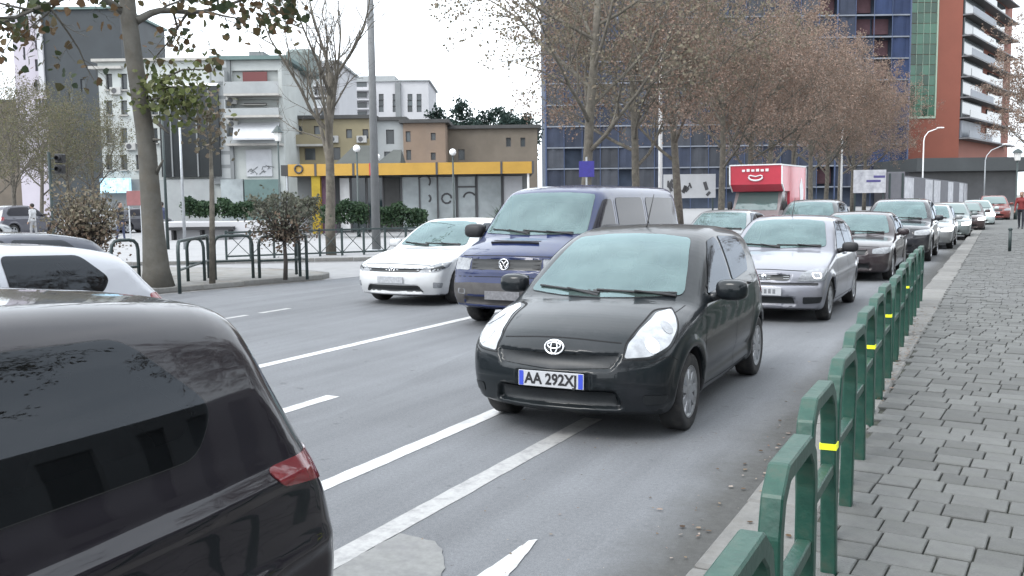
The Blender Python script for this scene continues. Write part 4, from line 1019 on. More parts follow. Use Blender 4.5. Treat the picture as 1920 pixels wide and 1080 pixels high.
# ------------------------------------------------------------------ buildings
def fp(px, py, D):
    """point on the vertical plane facing the camera at horizontal distance D -> (u, z)"""
    d = cam_ray(px, py); t = D/d.dot(Fh); P = d*t
    return P.dot(Rh), P.z+CAM_H
def facade(w, h, ops, depth=.25, m=None, z0=0.0):
    """front wall at y=0 in the xz plane with recessed openings [(x0,x1,z0,z1)]"""
    mb = MB(); xs = sorted({0, w, *[min(max(q, 0), w) for o in ops for q in o[:2]]}); zs = sorted({z0, h, *[min(max(q, z0), h) for o in ops for q in o[2:4]]})
    for i in range(len(xs)-1):
        for j in range(len(zs)-1):
            cx, cz = (xs[i]+xs[i+1])/2, (zs[j]+zs[j+1])/2
            if any(o[0] < cx < o[1] and o[2] < cz < o[3] for o in ops): continue
            mb.add([(xs[i], 0, zs[j]), (xs[i+1], 0, zs[j]), (xs[i+1], 0, zs[j+1]), (xs[i], 0, zs[j+1])], [(0, 1, 2, 3)])
    for (a, b, c, d) in [o[:4] for o in ops]:
        D = depth
        mb.add([(a, 0, c), (a, D, c), (a, D, d), (a, 0, d)], [(0, 1, 2, 3)]); mb.add([(b, 0, c), (b, 0, d), (b, D, d), (b, D, c)], [(0, 1, 2, 3)])
        mb.add([(a, 0, c), (b, 0, c), (b, D, c), (a, D, c)], [(0, 1, 2, 3)]); mb.add([(a, 0, d), (a, D, d), (b, D, d), (b, 0, d)], [(0, 1, 2, 3)])
        mb.add([(a, D, c), (b, D, c), (b, D, d), (a, D, d)], [(0, 1, 2, 3)])
    return mb
def add_box_back(mb, w, h, dp, z0=0.0):
    mb.add([(0, 0, z0), (0, dp, z0), (0, dp, h), (0, 0, h)], [(0, 3, 2, 1)]); mb.add([(w, 0, z0), (w, dp, z0), (w, dp, h), (w, 0, h)], [(0, 1, 2, 3)])
    mb.add([(0, dp, z0), (w, dp, z0), (w, dp, h), (0, dp, h)], [(0, 3, 2, 1)]); mb.add([(0, 0, h), (w, 0, h), (w, dp, h), (0, dp, h)], [(0, 1, 2, 3)])
M_FRAME = mat('window_frame_paint', (.55, .55, .53), .6)
M_DKFRAME = mat('dark_window_frame', (.06, .06, .065), .5)
_win = {}
def window(root, x0, x1, z0, z1, depth=.25, frame=M_FRAME, glass=M_GLASSB, sill=True, mull=1):
    w, h = x1-x0, z1-z0; k = (round(w, 2), round(h, 2), frame.name, sill, mull)
    if k not in _win:
        f = MB(); t = .06
        f.box((0, 0, 0), (t, .06, h)); f.box((w-t, 0, 0), (w, .06, h)); f.box((t, 0, 0), (w-t, .06, t)); f.box((t, 0, h-t), (w-t, .06, h))
        for q in range(mull): f.box((w*(q+1)/(mull+1)-.025, .005, t), (w*(q+1)/(mull+1)+.025, .055, h-t))
        p = MB(); p.box((t*.5, .03, t*.5), (w-t*.5, .04, h-t*.5)); s = MB(); s.box((-.08, -.14-depth, -.09), (w+.08, -.002-depth*.0-.1, -.01))
        _win[k] = (f.mesh('window', frame), p.mesh('pane', glass), s.mesh('sill', M_CONC))
    f, p, s = _win[k]
    o = mesh_obj('window', f, root, (x0, depth-.075, z0)); mesh_obj('pane', p, o)
    if sill: mesh_obj('sill', s, o)
    return o
def cam_root(name, label, px0, D, cat='building', rz=0, group=None):
    u, _ = fp(px0, 540, D); P = Rh*u+Fh*D
    return setp(empty(name, (P.x, P.y, 0), R(YAW)+rz), label, cat, group)
M_CREAM = mat('cream_render', (.40, .42, .41), .9, var=.08, vscale=.6, dirt=(.27, .28, .27, .6), dscale=.35)
M_GREYR = mat('grey_render', (.17, .18, .185), .9, var=.1, vscale=.5, dirt=(.2, .2, .2, .6), dscale=.4)
M_LGREY = mat('light_grey_render', (.29, .305, .31), .9, var=.1, vscale=.7, dirt=(.26, .26, .26, .6), dscale=.5)
M_YEL = mat('faded_yellow_render', (.225, .195, .125), .9, var=.12, vscale=.5, dirt=(.16, .14, .105, .7), dscale=.3)
M_PEACH = mat('peach_render', (.19, .14, .105), .9, var=.12, vscale=.5, dirt=(.15, .12, .10, .7), dscale=.3)
M_BROWNR = mat('dull_brown_render', (.13, .11, .088), .9, var=.15, vscale=.5, dirt=(.085, .075, .065, .7), dscale=.3)
M_WHITEB = mat('white_facade', (.42, .42, .435), .85, var=.05, vscale=.4)
M_LILAC = mat('pale_lilac_facade', (.42, .39, .44), .85, var=.05, vscale=.4)
M_SLATE = mat('dark_slate_cladding', (.024, .03, .035), .6, var=.18, vscale=.35, dirt=(.032, .038, .043, .5), dscale=.2)
M_ROOFTEAL = mat('teal_roof_metal', (.09, .14, .135), .6, var=.15, vscale=1)
M_ROOFDK = mat('dark_roof', (.05, .05, .05), .8, var=.2, vscale=1)
M_REDDK = mat('dark_red_shutter', (.13, .04, .04), .7)
M_BLKSCREEN = mat('black_screen_panel', (.012, .015, .017), .35, var=.3, vscale=.5)
M_SHADEW = mat('awning_cloth', (.42, .43, .45), .85, var=.06, vscale=2)
M_YELLOW = mat('yellow_fascia', (.43, .25, .04), .55, var=.08, vscale=1.5)
M_REDP = mat('red_paint', (.42, .03, .05), .45, var=.1, vscale=2)
M_SHOPGLASS = mat('shop_window_glass', (.28, .31, .32), .15, ior=1.45, var=.3, vscale=.5)

# --- pale four storey block with a black screen
D = 70.0
u0, _ = fp(205, 300, D); u1, H1 = fp(540, 112, D); W1 = u1-u0
root = cam_root('apartment_block', 'pale four storey block with black screen wall and balconies behind plaza', 205, D)
def wz(px, py, D=D, u0=u0): a, b = fp(px, py, D); return a-u0, b
ops = []
for cx in (218, 246, 274, 303):
    for (ya, yb) in ((168, 138), (215, 188), (268, 240), (318, 290)):
        x, z0 = wz(cx, ya); _, z1 = wz(cx, yb); ops.append((x-.24, x+.24, z0, z1))
xl, _ = wz(450, 200); xr, _ = wz(536, 200)
log = []
for (ya, yb) in ((178, 132), (218, 186), (270, 230)):
    _, z0 = wz(490, ya); _, z1 = wz(490, yb); log.append((xl, xr, z0, z1))
fm = facade(W1, H1, ops+log, .3); fm.mat(M_CREAM); add_box_back(fm, W1, H1, 11)
fm.mats = []; w_ = fm.build('wall', M_CREAM, root)
for o in ops: window(root, *o[:4], depth=.3, frame=M_DKFRAME, mull=0)
for i, (a, b, c, d) in enumerate(log):
    bal = MB(); bal.box((a-.35, -1.1, c-.16), (b+.25, 0.0, c)); q = bal.build('balcony', M_CONC, root)
    par = MB(); par.box((a-.35, -1.1, c+.004), (b+.25, -1.02, c+(.85 if i == 0 else .5))); par.build('parapet', M_LGREY, q)
    sd = MB(); sd.box((a-.35, -1.01, c+.004), (a-.27, -.005, d-.1)); sd.build('side_screen', M_LGREY, q)
    wn_ = window(root, a+.75, a+2.4, c+.9, d-.25, depth=.27, frame=M_DKFRAME, mull=1)
a, b, c, d = log[0]
rb = MB(); rb.box((a+.8, -.05, d-.95), (a+2.6, .0, d-.1)); rb.build('shutter', M_REDDK, root)
x0, z0 = wz(455, 262); x1, z1 = wz(537, 229)
aw = MB(); M_ = None
aw.add([(x0-.1, -.02, z1), (x1, -.02, z1), (x1+.1, -1.7, z0), (x0+.25, -1.7, z0), (x0-.1, -.02, z1-.06), (x1, -.02, z1-.06), (x1+.1, -1.7, z0-.12), (x0+.25, -1.7, z0-.12)], [(0, 3, 2, 1), (4, 5, 6, 7), (0, 1, 5, 4), (1, 2, 6, 5), (2, 3, 7, 6), (3, 0, 4, 7)])
aw.build('awning', M_SHADEW, root)
# black screen and its frame
x0, z0 = wz(321, 332); x1, z1 = wz(424, 162)
sc = MB(); sc.box((x0, -.5, z0), (x1, -.01, z1)); s_ = sc.build('screen_panel', M_BLKSCREEN, root)
fr = MB(); fr.box((x0-.1, -.56, z1), (x1+.1, -.005, z1+.18)); fr.build('screen_frame', M_WHITE, s_)
for px in (336, 352, 384, 408):
    xx, _ = wz(px, 200); b = MB(); b.box((xx-.05, -.58, z0), (xx+.05, -.505, z1-.1)); b.build('screen_rib', M_GREYR, s_)
# grey ribbed strip between screen and balconies
x0, z0 = wz(416, 345); x1, z1 = wz(444, 112); _, zt = wz(430, 106)
b = MB(); b.box((x0, -.25, z0), (x1+.05, -.003, H1+.3)); st = b.build('pier', M_GREYR, root)
for i in range(9):
    zz = lerp(z0+.4, z1-.6, i/8); b = MB(); b.box((x0+.15, -.27, zz), (x1-.2, -.252, zz+.75)); b.build('louvre', M_LGREY, st)
b = MB(); b.box((W1*.62, -.4, H1), (W1+.5, 11.2, H1+.28)); rf = b.build('roof', M_ROOFTEAL, root)
b = MB(); b.box((-.5, -.5, H1-.55), (1.9, .0, H1-.35)); b.box((-.35, -.3, H1), (W1*.62-.02, 11, H1+.2)); b.build('roof_edge', M_CONC, root)
x0, z0 = wz(459, 108); x1, z1 = wz(486, 84); b = MB(); b.box((x0, 3, z0-.4), (x1, 5, z1)); b.build('roof_hut', M_GREYR, root)
x0, z0 = wz(512, 105); x1, z1 = wz(566, 66); b = MB(); b.box((x0, 6, z0-.5), (x1, 9, z1), bevel=.25); b.build('water_tank', mat('grey_green_tank', (.16, .19, .185), .8), root)
for i, (p0, p1, m_) in enumerate(((205, 290, M_GREYR), (296, 410, M_LGREY), (430, 470, M_SHOPGLASS), (474, 536, M_ROOFTEAL))):
    x0, z0 = wz(p0, 372); x1, z1 = wz(p1, 336); b = MB(); b.box((x0, -.35, .1), (x1, -.004, z1)); b.build('shop_front', m_, root)
x0, z0 = wz(210, 362); x1, z1 = wz(262, 334)
b = MB(); b.box((x0, -.8, z0), (x1, -.36, z1)); lit = b.build('shop_sign', mat('blue_white_lit_sign', (.5, .7, .8), .4, emit=(.55, .85, 1.0), estr=.35, var=.4, vscale=2.5, col2=(.05, .25, .5)), root)
# mural on white panel
x0, z0 = wz(476, 331); x1, z1 = wz(522, 280); b = MB(); b.box((x0, -.12, z0), (x1, -.005, z1)); mu = b.build('mural_panel', M_SHADEW, root)
rd = random.Random(5)
for i in range(9):
    px = lerp(x0+.1, x1-.1, i/8); pz = lerp(z0+.05, z1-.9, rd.random()**2*.7+.15*i/8); b = MB()
    b.tube([(px+rd.uniform(-.4, .4)*t, -.13, pz+t*rd.uniform(.1, .5)) for t in (0, .5, 1)], .035, 5); b.build('mural_stroke', M_GREYR, mu)

M_AC = mat('air_conditioner_casing', (.34, .34, .33), .7, var=.15, vscale=4)
def ac_unit(root, x, z, y=-.32):
    b = MB(); b.box((x, y, z), (x+.8, y+.3, z+.55), bevel=.03); o = b.build('air_conditioner', M_AC, root); g = MB(); g.lathe([(.001, -.005), (.2, -.005), (.2, .003), (.001, .003)], 14, 'Y'); g.build('fan_grille', M_DKFRAME, o, (x+.32, y-.004, z+.28))
for (px_, py_) in ((449, 196), (451, 240), (232, 178), (260, 282), (527, 216)):
    x_, z_ = wz(px_, py_); ac_unit(root, x_-.4, z_)
def simple_block(name, label, px0, px1, pyt, D, m, wins, dp=9, roof=None, frame=M_DKFRAME, sill=False, mull=0, over=.3, z0=.1):
    ua, _ = fp(px0, 300, D); ub, H = fp(px1, pyt, D); W = ub-ua; root = cam_root(name, label, px0, D); ops = []
    for (cx, ya, yb, wp) in wins:
        x, za = fp(cx, ya, D); _, zb = fp(cx, yb, D); hw = wp/2*D/F_PX; ops.append((x-ua-hw, x-ua+hw, za, zb))
    f = facade(W, H, ops, .25); add_box_back(f, W, H, dp); f.build('wall', m, root)
    for o in ops: window(root, *o, depth=.25, frame=frame, sill=sill, mull=mull)
    if roof: b = MB(); b.box((-over, -over, H), (W+over, dp+over, H+.28)); b.build('roof', roof, root)
    return root, ua, W, H
# --- low yellow, white-ish and peach houses
root, ua, W, H = simple_block('terrace_house', 'faded yellow two storey house with small balcony behind yellow kiosk', 541, 706, 222, 75, M_YEL, [(568, 265, 236, 16), (604, 259, 236, 13), (663, 259, 242, 11), (694, 260, 242, 11), (590, 300, 278, 20), (640, 300, 276, 14)], roof=M_ROOFDK)
x0, z0 = fp(553, 272, 75); x1, _ = fp(622, 272, 75)
b = MB(); b.box((x0-ua, -1.1, z0-.15), (x1-ua, -.002, z0)); bl = b.build('balcony', M_CONC, root)
b = MB(); b.box((x0-ua, -1.1, z0+.002), (x1-ua, -1.04, z0+.75)); b.build('parapet', M_YEL, bl)
for (px_, py_) in ((625, 268), (678, 268)): ac_unit(root, fp(px_, py_, 75)[0]-ua, fp(px_, py_, 75)[1])
b = MB(); b.box((-.45, -.2, .1), (.35, -.003, H)); b.build('pier', mat('ochre_pier', (.26, .19, .07), .9, var=.2, vscale=1), root)
b = MB(); b.tube([(.45, -.3, 3), (.45, -.3, H-.5)], .07, 8); b.build('downpipe', mat('pale_yellow_pipe', (.5, .43, .25), .6), root)
root, ua, W, H = simple_block('terrace_house', 'pale house with arched dark door and dark canopy behind yellow kiosk', 707, 762, 226, 75.5, M_LGREY, [(738, 270, 243, 15), (738, 302, 284, 22)], roof=M_ROOFDK)
root, ua, W, H = simple_block('terrace_house', 'peach two storey house with narrow windows behind yellow kiosk', 762.5, 840, 230, 75, M_PEACH, [(771, 266, 246, 9), (818, 263, 249, 9), (772, 300, 281, 9), (818, 300, 286, 9)], roof=M_ROOFDK)
root, ua, W, H = simple_block('terrace_house', 'dull brown low house half hidden by bare branches behind kiosk', 841, 1012, 240, 78, M_BROWNR, [(958, 275, 258, 9), (985, 275, 258, 9), (870, 300, 280, 12)], roof=M_ROOFDK)
# --- far apartment blocks
wins = [(cx, y+6, y-6, 9) for cx in (722, 748, 776, 793) for y in (182, 193, 204)]+[(cx, y+5, y-5, 26) for cx in (660, 682) for y in (158, 178, 197, 214)]
root, ua, W, H = simple_block('apartment_block', 'white stepped apartment block far behind the peach house', 641, 810, 152, 165, M_WHITEB, wins, dp=18, roof=M_LGREY)
for y in (170, 188, 205):
    x0, z = fp(642, y, 165); x1, _ = fp(703, y, 165); b = MB(); b.box((x0-ua, -1.6, z-.2), (x1-ua, -.01, z)); b.build('balcony', M_WHITEB, root)
for (a_, b_, t_) in ((668, 745, 139), (748, 806, 146)):
    x0, _ = fp(a_, 150, 165); x1, zt = fp(b_, t_, 165); b = MB(); b.box((x0-ua, 2, H+.29), (x1-ua, 9, zt)); b.build('penthouse', M_LGREY, root)
x0, _ = fp(748, 150, 165); x1, _ = fp(758, 150, 165); b = MB(); b.box((x0-ua, -.5, 3), (x1-ua, -.01, H-.3)); b.build('stair_strip', M_GREYR, root)
wins = [(cx, y+5, y-5, 22) for cx in (560, 592, 622) for y in (130, 152, 172, 192, 212)]
root, ua, W, H = simple_block('apartment_block', 'white balconied apartment block between the screen block and the lamp mast', 541, 642, 118, 118, M_WHITEB, wins, dp=14, roof=M_LGREY)
for i, y in enumerate((141, 162, 182, 202)):
    x0, z = fp(543, y, 118); x1, _ = fp(640, y, 118); b = MB(); b.box((x0-ua, -1.3, z-.18), (x1-ua, -.01, z)); q = b.build('balcony', M_WHITEB, root)
    b = MB(); b.box((x0-ua+(i % 2)*2.5, -1.3, z+.002), (x1-ua-(1-i % 2)*2.5, -1.22, z+.8)); b.build('parapet', M_LGREY, q)
# --- grey tower and the white slotted tower
root, ua, W, H = simple_block('tower_block', 'tall plain slate grey tower with teal roof edge at upper left', 108, 238, 17, 110, M_SLATE, [(170, 172, 148, 8), (204, 168, 150, 7), (147, 190, 172, 7)], dp=14, roof=M_ROOFTEAL, z0=.1)
b = MB(); b.box((-.6, -.3, H*.60), (0, -.004, H)); b.build('corner_edge', M_WHITEB, root)
wins = [(cx, y+h_, y-h_, 5.5) for (y, h_) in ((48, 9), (84, 9), (122, 11), (160, 11), (196, 11)) for cx in (84, 90.5, 97, 103)]+[(62, 78, 58, 4), (70, 72, 55, 4), (61, 112, 88, 4)]
root, ua, W, H = simple_block('tower_block', 'white tower with narrow slot windows at far upper left', 52, 107.5, 30, 112, M_LILAC, wins, dp=14, roof=M_WHITEB)
# --- tall buildings left of the frame's shops
root, ua, W, H = simple_block('apartment_block', 'brown grey low block behind the bare trees at left edge', -60, 104, 190, 120, M_BROWNR, [(cx, y+8, y-8, 12) for cx in (10, 40, 70) for y in (230, 262, 294)], dp=12, roof=M_ROOFDK)

# --- kiosk with yellow fascia
D = 50.0; u0, _ = fp(556, 400, D); u1, _ = fp(1000, 400, D); W = u1-u0
root = cam_root('kiosk', 'long glass fronted kiosk under a bright yellow fascia', 556, D)
_, zf0 = fp(780, 328, D); _, zf1 = fp(780, 307, D)
b = MB(); b.box((.2, .15, .13), (W-.1, 6.5, zf0)); b.build('wall', M_GREYR, root)
b = MB(); b.box((-.35, -1.1, zf0+.003), (W+.15, 6.9, zf1-.03)); b.build('canopy', M_ROOFDK, root)
segs = [545, 597, 668, 700, 824, 945, 1004]
for i in range(len(segs)-1):
    a, _ = fp(segs[i], 320, D-1.1); c, _ = fp(segs[i+1], 320, D-1.1)
    b = MB(); b.box((a-u0+.02, -1.2, zf0-.02), (c-u0-.02, -1.103, zf1)); b.build('fascia_panel', M_YELLOW, root)
    b = MB(); b.box((c-u0-.055, -1.23, zf0-.03), (c-u0+.055, -1.104, zf1+.02)); b.build('fascia_joint', M_DKFRAME if i != 2 else M_REDP, root)
a, z = fp(565, 317, D-1.2); ri = MB(); ri.smooth = True; ring(ri, (0, 0, 0), .2, .2, .045); rr_ = ri.build('fascia_roundel', M_DKFRAME, root, (a-u0, -1.24, z)); rr_.rotation_euler = (0, 0, math.pi/2)
panes = [(640, 660, M_WHITE), (662, 690, M_GLASSDK), (692, 722, M_GLASSDK), (722, 754, M_ROOFDK), (757, 790, M_SHOPGLASS), (791, 824, M_SHOPGLASS), (825, 859, M_SHOPGLASS), (862, 896, M_SHOPGLASS), (899, 945, M_SHOPGLASS), (948, 985, M_SHADEW)]
for (a, c, m_) in panes:
    x0, z1 = fp(a, 331, D); x1, _ = fp(c, 331, D)
    b = MB(); b.box((x0-u0+.03, .05, .25), (x1-u0-.03, .12, zf0-.12)); p = b.build('shop_window', m_, root)
    b = MB(); b.box((x0-u0-.04, -.02, .14), (x0-u0+.03, .14, zf0-.02)); b.build('mullion', M_DKFRAME, root)
x0, z0 = fp(861, 352, D); x1, z1 = fp(897, 349, D); b = MB(); b.box((x0-u0, .0, z0), (x1-u0, .045, z1+.02)); b.build('door_rail', M_DKFRAME, root)
x0, z0 = fp(598, 382, D); x1, z1 = fp(612, 328, D); b = MB(); b.box((x0-u0, -1.1, .13), (x1-u0, -.7, zf0)); b.build('pillar', mat('mustard_pillar', (.34, .24, .015), .7, var=.2, vscale=2), root)
x0, _ = fp(613, 382, D); x1, _ = fp(634, 328, D); b = MB(); b.box((x0-u0, -.6, .13), (x1-u0, -.2, zf0)); b.build('poster_column', mat('plum_poster', (.16, .09, .14), .7, var=.3, vscale=3), root)
x0, _ = fp(546, 382, D); b = MB(); b.tube([(x0-u0+.2, -1.0, .13), (x0-u0+.2, -1.0, zf0)], .06, 8); b.build('post', M_STEEL, root)
x0, _ = fp(995, 382, D); b = MB(); b.tube([(x0-u0, -1.0, .13), (x0-u0, -1.0, zf0)], .06, 8); b.build('post', M_WHITE, root)
# window graphics: curved dark strokes
for (cx, cy, r_, a0, a1) in ((800, 340, .32, -40, 160), (842, 372, .26, 0, 330), (885, 372, .32, 30, 170), (805, 372, .2, -60, 60)):
    x, z = fp(cx, cy, D); b = MB(); b.tube([(x-u0+r_*math.cos(R(t)), .03, z+r_*math.sin(R(t))) for t in np.linspace(a0, a1, 10)], .05, 6); b.build('window_graphic', M_DKFRAME, root)
# dark pitched awning roofs over the kiosk
for (a, c, y0, y1, lab) in ((638, 708, 304, 272, 'left'), (712, 760, 304, 280, 'right')):
    x0, z0 = fp(a, y0, D+3); x1, z1 = fp(c, y1, D+3); b = MB()
    b.add([(x0-u0, 1.5, zf1), (x1-u0, 1.5, zf1), (x1-u0, 5, zf1), (x0-u0, 5, zf1), (x0-u0+.9, 3.2, z1), (x1-u0-.1, 3.2, z1)], [(0, 1, 5, 4), (2, 3, 4, 5), (1, 2, 5), (3, 0, 4), (3, 2, 1, 0)]); b.build('awning_roof', mat('grey_green_awning_'+lab, (.06, .065, .06), .85, var=.15, vscale=1), root)

# --- blue netted building under construction
D = 140.0; u0, _ = fp(1026, 300, D); u1, _ = fp(1702, 300, D); W = u1-u0; FL = 3.12; NF = 13; NB = 20
root = cam_root('construction_building', 'tall building wrapped in blue scaffold netting behind the brown trees', 1026, D)
M_CORE = mat('dark_concrete_core', (.05, .065, .095), .9, var=.3, vscale=.3)
b = MB(); b.box((.1, 1.3, 0), (W-.1, 22, NF*FL)); b.build('concrete_core', M_CORE, root)
M_NET = [mat('blue_scaffold_net', (.022, .029, .05), .8, var=.25, vscale=.6, objvar=.25), mat('grey_blue_scaffold_net', (.036, .04, .05), .8, var=.25, vscale=.6, objvar=.25), mat('deep_blue_scaffold_net', (.013, .026, .072), .8, var=.2, vscale=.6, objvar=.2)]
M_BRICKR = mat('raw_red_blockwork', (.06, .03, .037), .9, var=.2, vscale=1)
bw = W/NB; nets = []
for k in range(3):
    b = MB(); n_ = 5
    for i in range(n_):
        x0, x1 = bw*i/n_+.05*(i == 0), bw*(i+1)/n_-.05*(i == n_-1); y0 = .10*math.sin(i*1.9+k); y1 = .10*math.sin((i+1)*1.9+k)
        b.add([(x0, y0, .12), (x1, y1, .12), (x1, y1, FL-.15), (x0, y0, FL-.15), (x0, y0+.03, .12), (x1, y1+.03, .12), (x1, y1+.03, FL-.15), (x0, y0+.03, FL-.15)], [(0, 1, 2, 3), (7, 6, 5, 4), (0, 4, 5, 1), (3, 2, 6, 7), (0, 3, 7, 4), (1, 5, 6, 2)])
    nets.append([b.mesh('netting_panel', M_NET[q]) for q in range(3)])
rd = random.Random(9)
for f in range(1, NF):
    for i in range(NB):
        if (i in (17, 18) and f > 3 and rd.random() < .7) or rd.random() < .06:
            if i >= 15:
                q = MB(); q.box((bw*i+.2, .9, f*FL+.5), (bw*(i+1)-.2, 1.29, f*FL+FL-.4)); q.build('blockwork_infill', M_BRICKR, root)
            continue
        q = 2 if i >= 18 else (0 if rd.random() < .55 else 1)
        mesh_obj('netting_panel', nets[rd.randrange(3)][q], root, (bw*i, 0, f*FL))
    b = MB(); b.box((-.1, -.18, f*FL-.10), (W+.1, -.10, f*FL+.10)); b.build('scaffold_rail', mat('pale_scaffold_rail', (.15, .165, .195), .6, var=.3, vscale=.2) if f == 1 else bpy.data.materials['pale_scaffold_rail'], root)
    b = MB(); b.box((0, -.09, f*FL-.08), (W, 1.28, f*FL+.02)); b.build('scaffold_deck', M_CORE, root)
for i in range(NB+1):
    b = MB(); b.tube([(bw*i, -.14, 0), (bw*i, -.14, NF*FL)], .06 if i not in (0, 16, NB) else .14, 6); b.build('scaffold_standard', mat('blue_standard', (.04, .06, .12), .5) if i == 0 else bpy.data.materials['blue_standard'], root)
# --- orange tower with green glass strip and balconies
def P2(px, D): u, _ = fp(px, 300, D); return Rh*u+Fh*D
A, B_, C_ = P2(1688, 146), P2(1797, 146), P2(1892, 176); BK = B_+(A-B_)*1.05+(C_-B_)
root = setp(empty('tower_block', (A.x, A.y, 0), math.atan2((B_-A).y, (B_-A).x)), 'orange tower with green glass strip and stacked balconies at right', 'building')
M_ORANGE = mat('orange_cladding', (.20, .062, .04), .75, var=.06, vscale=.3)
M_GGLASS = mat('green_curtain_glass', (.035, .10, .065), .12, ior=1.5, objvar=.5)
HT = 48.0; FH = 3.12; W = (B_-A).length
x1g = W*.56; zg0 = fp(1720, 222, 150)[1]
b = MB(); b.box((0, .05, 0), (W, 14, HT)); b.build('wall', M_ORANGE, root)
b = MB(); b.box((-.2, -.15, zg0-.35), (x1g+.15, .045, zg0-.02)); b.box((x1g, -.15, zg0-.015), (x1g+.2, .045, HT)); b.build('glass_frame', mat('pale_green_frame', (.30, .38, .30), .5), root)
nr = int((HT-zg0)/1.56); gm_ = None
gw = x1g/5; b = MB(); b.box((.03, -.06, .04), (gw-.03, .0, 1.52)); gm_ = b.mesh('glass_pane', M_GGLASS)
for r_ in range(nr):
    for c in range(5): mesh_obj('glass_pane', gm_, root, (gw*c, .02, zg0+r_*1.56))
b = MB()
for c in range(6): b.box((gw*c-.04, -.09, zg0), (gw*c+.02, .04, HT))
setp(b.build('glazing_bars', bpy.data.materials['pale_green_frame'], root), kind='stuff')
# balcony side, its own frame turned away
ang = math.atan2((C_-B_).y, (C_-B_).x)-math.atan2((B_-A).y, (B_-A).x); W2 = (C_-B_).length
MS = Matrix.Translation((W, 0.05, 0)) @ Matrix.Rotation(ang, 4, 'Z')
b = MB(); b.box((.02, .3, 0), (W2, 12, HT), MS); b.build('side_wall', M_ORANGE, root)
zb = fp(1800, 258, 146)[1]
M_PALEP = mat('pale_balcony_panel', (.16, .175, .205), .5, var=.1, vscale=1)
for f in range(0, 12):
    z = zb+f*FH
    if z > HT-2: break
    b = MB(); b.box((0, -1.5, z-.22), (W2*.92, .28, z), MS); s_ = b.build('balcony_slab', mat('balcony_slab_paint', (.14, .14, .15), .7) if f == 0 else bpy.data.materials['balcony_slab_paint'], root)
    b = MB(); b.box((.4, -.25, z+.05), (W2*.34, .27, z+2.7), MS); b.build('glazed_bay', M_GLASSB if f else M_PALEP, root)
    b = MB(); b.box((W2*.36, .15, z+.05), (W2*.40, .28, z+2.8), MS); b.build('bay_post', M_PALEP, root)
    b = MB(); b.box((.1, -1.49, z+.02), (W2*.42, -1.42, z+1.05), MS); b.build('balcony_rail', M_PALEP if f % 2 == 0 or f == 0 else M_GLASSB, s_)
    b = MB(); b.box((W2*.5, .05, z+.1), (W2*.8, .29, z+2.5), MS); b.build('dark_opening', M_GLASSDK, root)
# --- low dark podium in front of the orange tower
root = cam_root('podium_building', 'low flat dark grey podium in front of the orange tower', 1698, 128)
u0, _ = fp(1698, 300, 128); u1, zt = fp(1900, 296, 128); _, zl = fp(1700, 323, 128)
M_POD = mat('dark_podium_cladding', (.045, .05, .053), .7, var=.15, vscale=.3)
b = MB(); b.box((0, 0, 0), (u1-u0, 12, zl)); b.build('wall', mat('podium_dark_glass', (.07, .07, .075), .3, var=.3, vscale=.3), root)  # podium wall in one dark grey glass colour
b = MB(); b.box((-.2, -3, zl+.003), (u1-u0+4, 12.2, zt)); b.build('roof', M_POD, root)
# --- unseen windowed block, added beside the camera to give car glass and paint reflections
root = setp(empty('reflection_block', (16.0, -34, 0)), 'long unseen windowed block added beside the camera for the car doors to reflect', 'building')
MR = Matrix.Rotation(math.pi/2, 4, 'Z'); W = 95.0; H = 7.0; ops = []
for f in range(2):
    for i in range(26): ops.append((1.2+i*3.6, 3.4+i*3.6, 1.0+f*3.3, 3.0+f*3.3))
f_ = facade(W, H, ops, .3); f_.add([(0, 0, H), (W, 0, H), (W, 12, H), (0, 12, H)], [(0, 1, 2, 3)]); 
MRI = Matrix(((0, 1, 0, 0), (1, 0, 0, 0), (0, 0, 1, 0), (0, 0, 0, 1)))
f_.v = [tuple(MRI @ Vector(p)) for p in f_.v]; fix_normals(f_.build('wall', M_GREYR, root))
gl = MB(); gl.box((.02, 0, 0), (.06, 2.2, 2.0)); glm = gl.mesh('pane', M_GLASSB)
for o in ops: mesh_obj('pane', glm, root, (.2, o[0], o[2]))
# ------------------------------------------------------------------ the traffic
ordn_ = ["a", "b", "c", "d"]
PT_BLACK = paint('charcoal_car_paint', (.008, .011, .013), .3, .0, dirt=(.03, .03, .035, .6), dscale=1.4, coat=.5)
PT_VAN = paint('dark_blue_van_paint', (.007, .016, .068), .36, .0, dirt=(.03, .03, .05, .5))
PT_WHITE = paint('white_car_paint', (.52, .53, .54), .3, dirt=(.35, .34, .33, .25))
PT_SILVER = paint('silver_car_paint', (.20, .205, .235), .35, .2, dirt=(.16, .155, .15, .35))
HEAD = -math.pi/2
build_yaris('hatchback_car', 'charcoal small hatchback in front with pale headlights and plate reading AA 292XJ', (-2.88, 6.08, 0), HEAD+R(1.2), PT_BLACK)
build_van('minivan', 'dark blue passenger van with faded grey bumper between the white and black hatchbacks', (-5.98, 11.1, 0), HEAD, PT_VAN).scale = (1.03, 1.03, 1.03)
build_golf('hatchback_car', 'white hatchback with slim black grille left of the blue van', (-9.15, 13.0, 0), HEAD, PT_WHITE)
build_punto('hatchback_car', 'silver small hatchback with one lit headlight behind the charcoal hatchback', (-2.95, 13.2, 0), HEAD, PT_SILVER)
def dk(n, c, **k): return paint(n, c, **k)
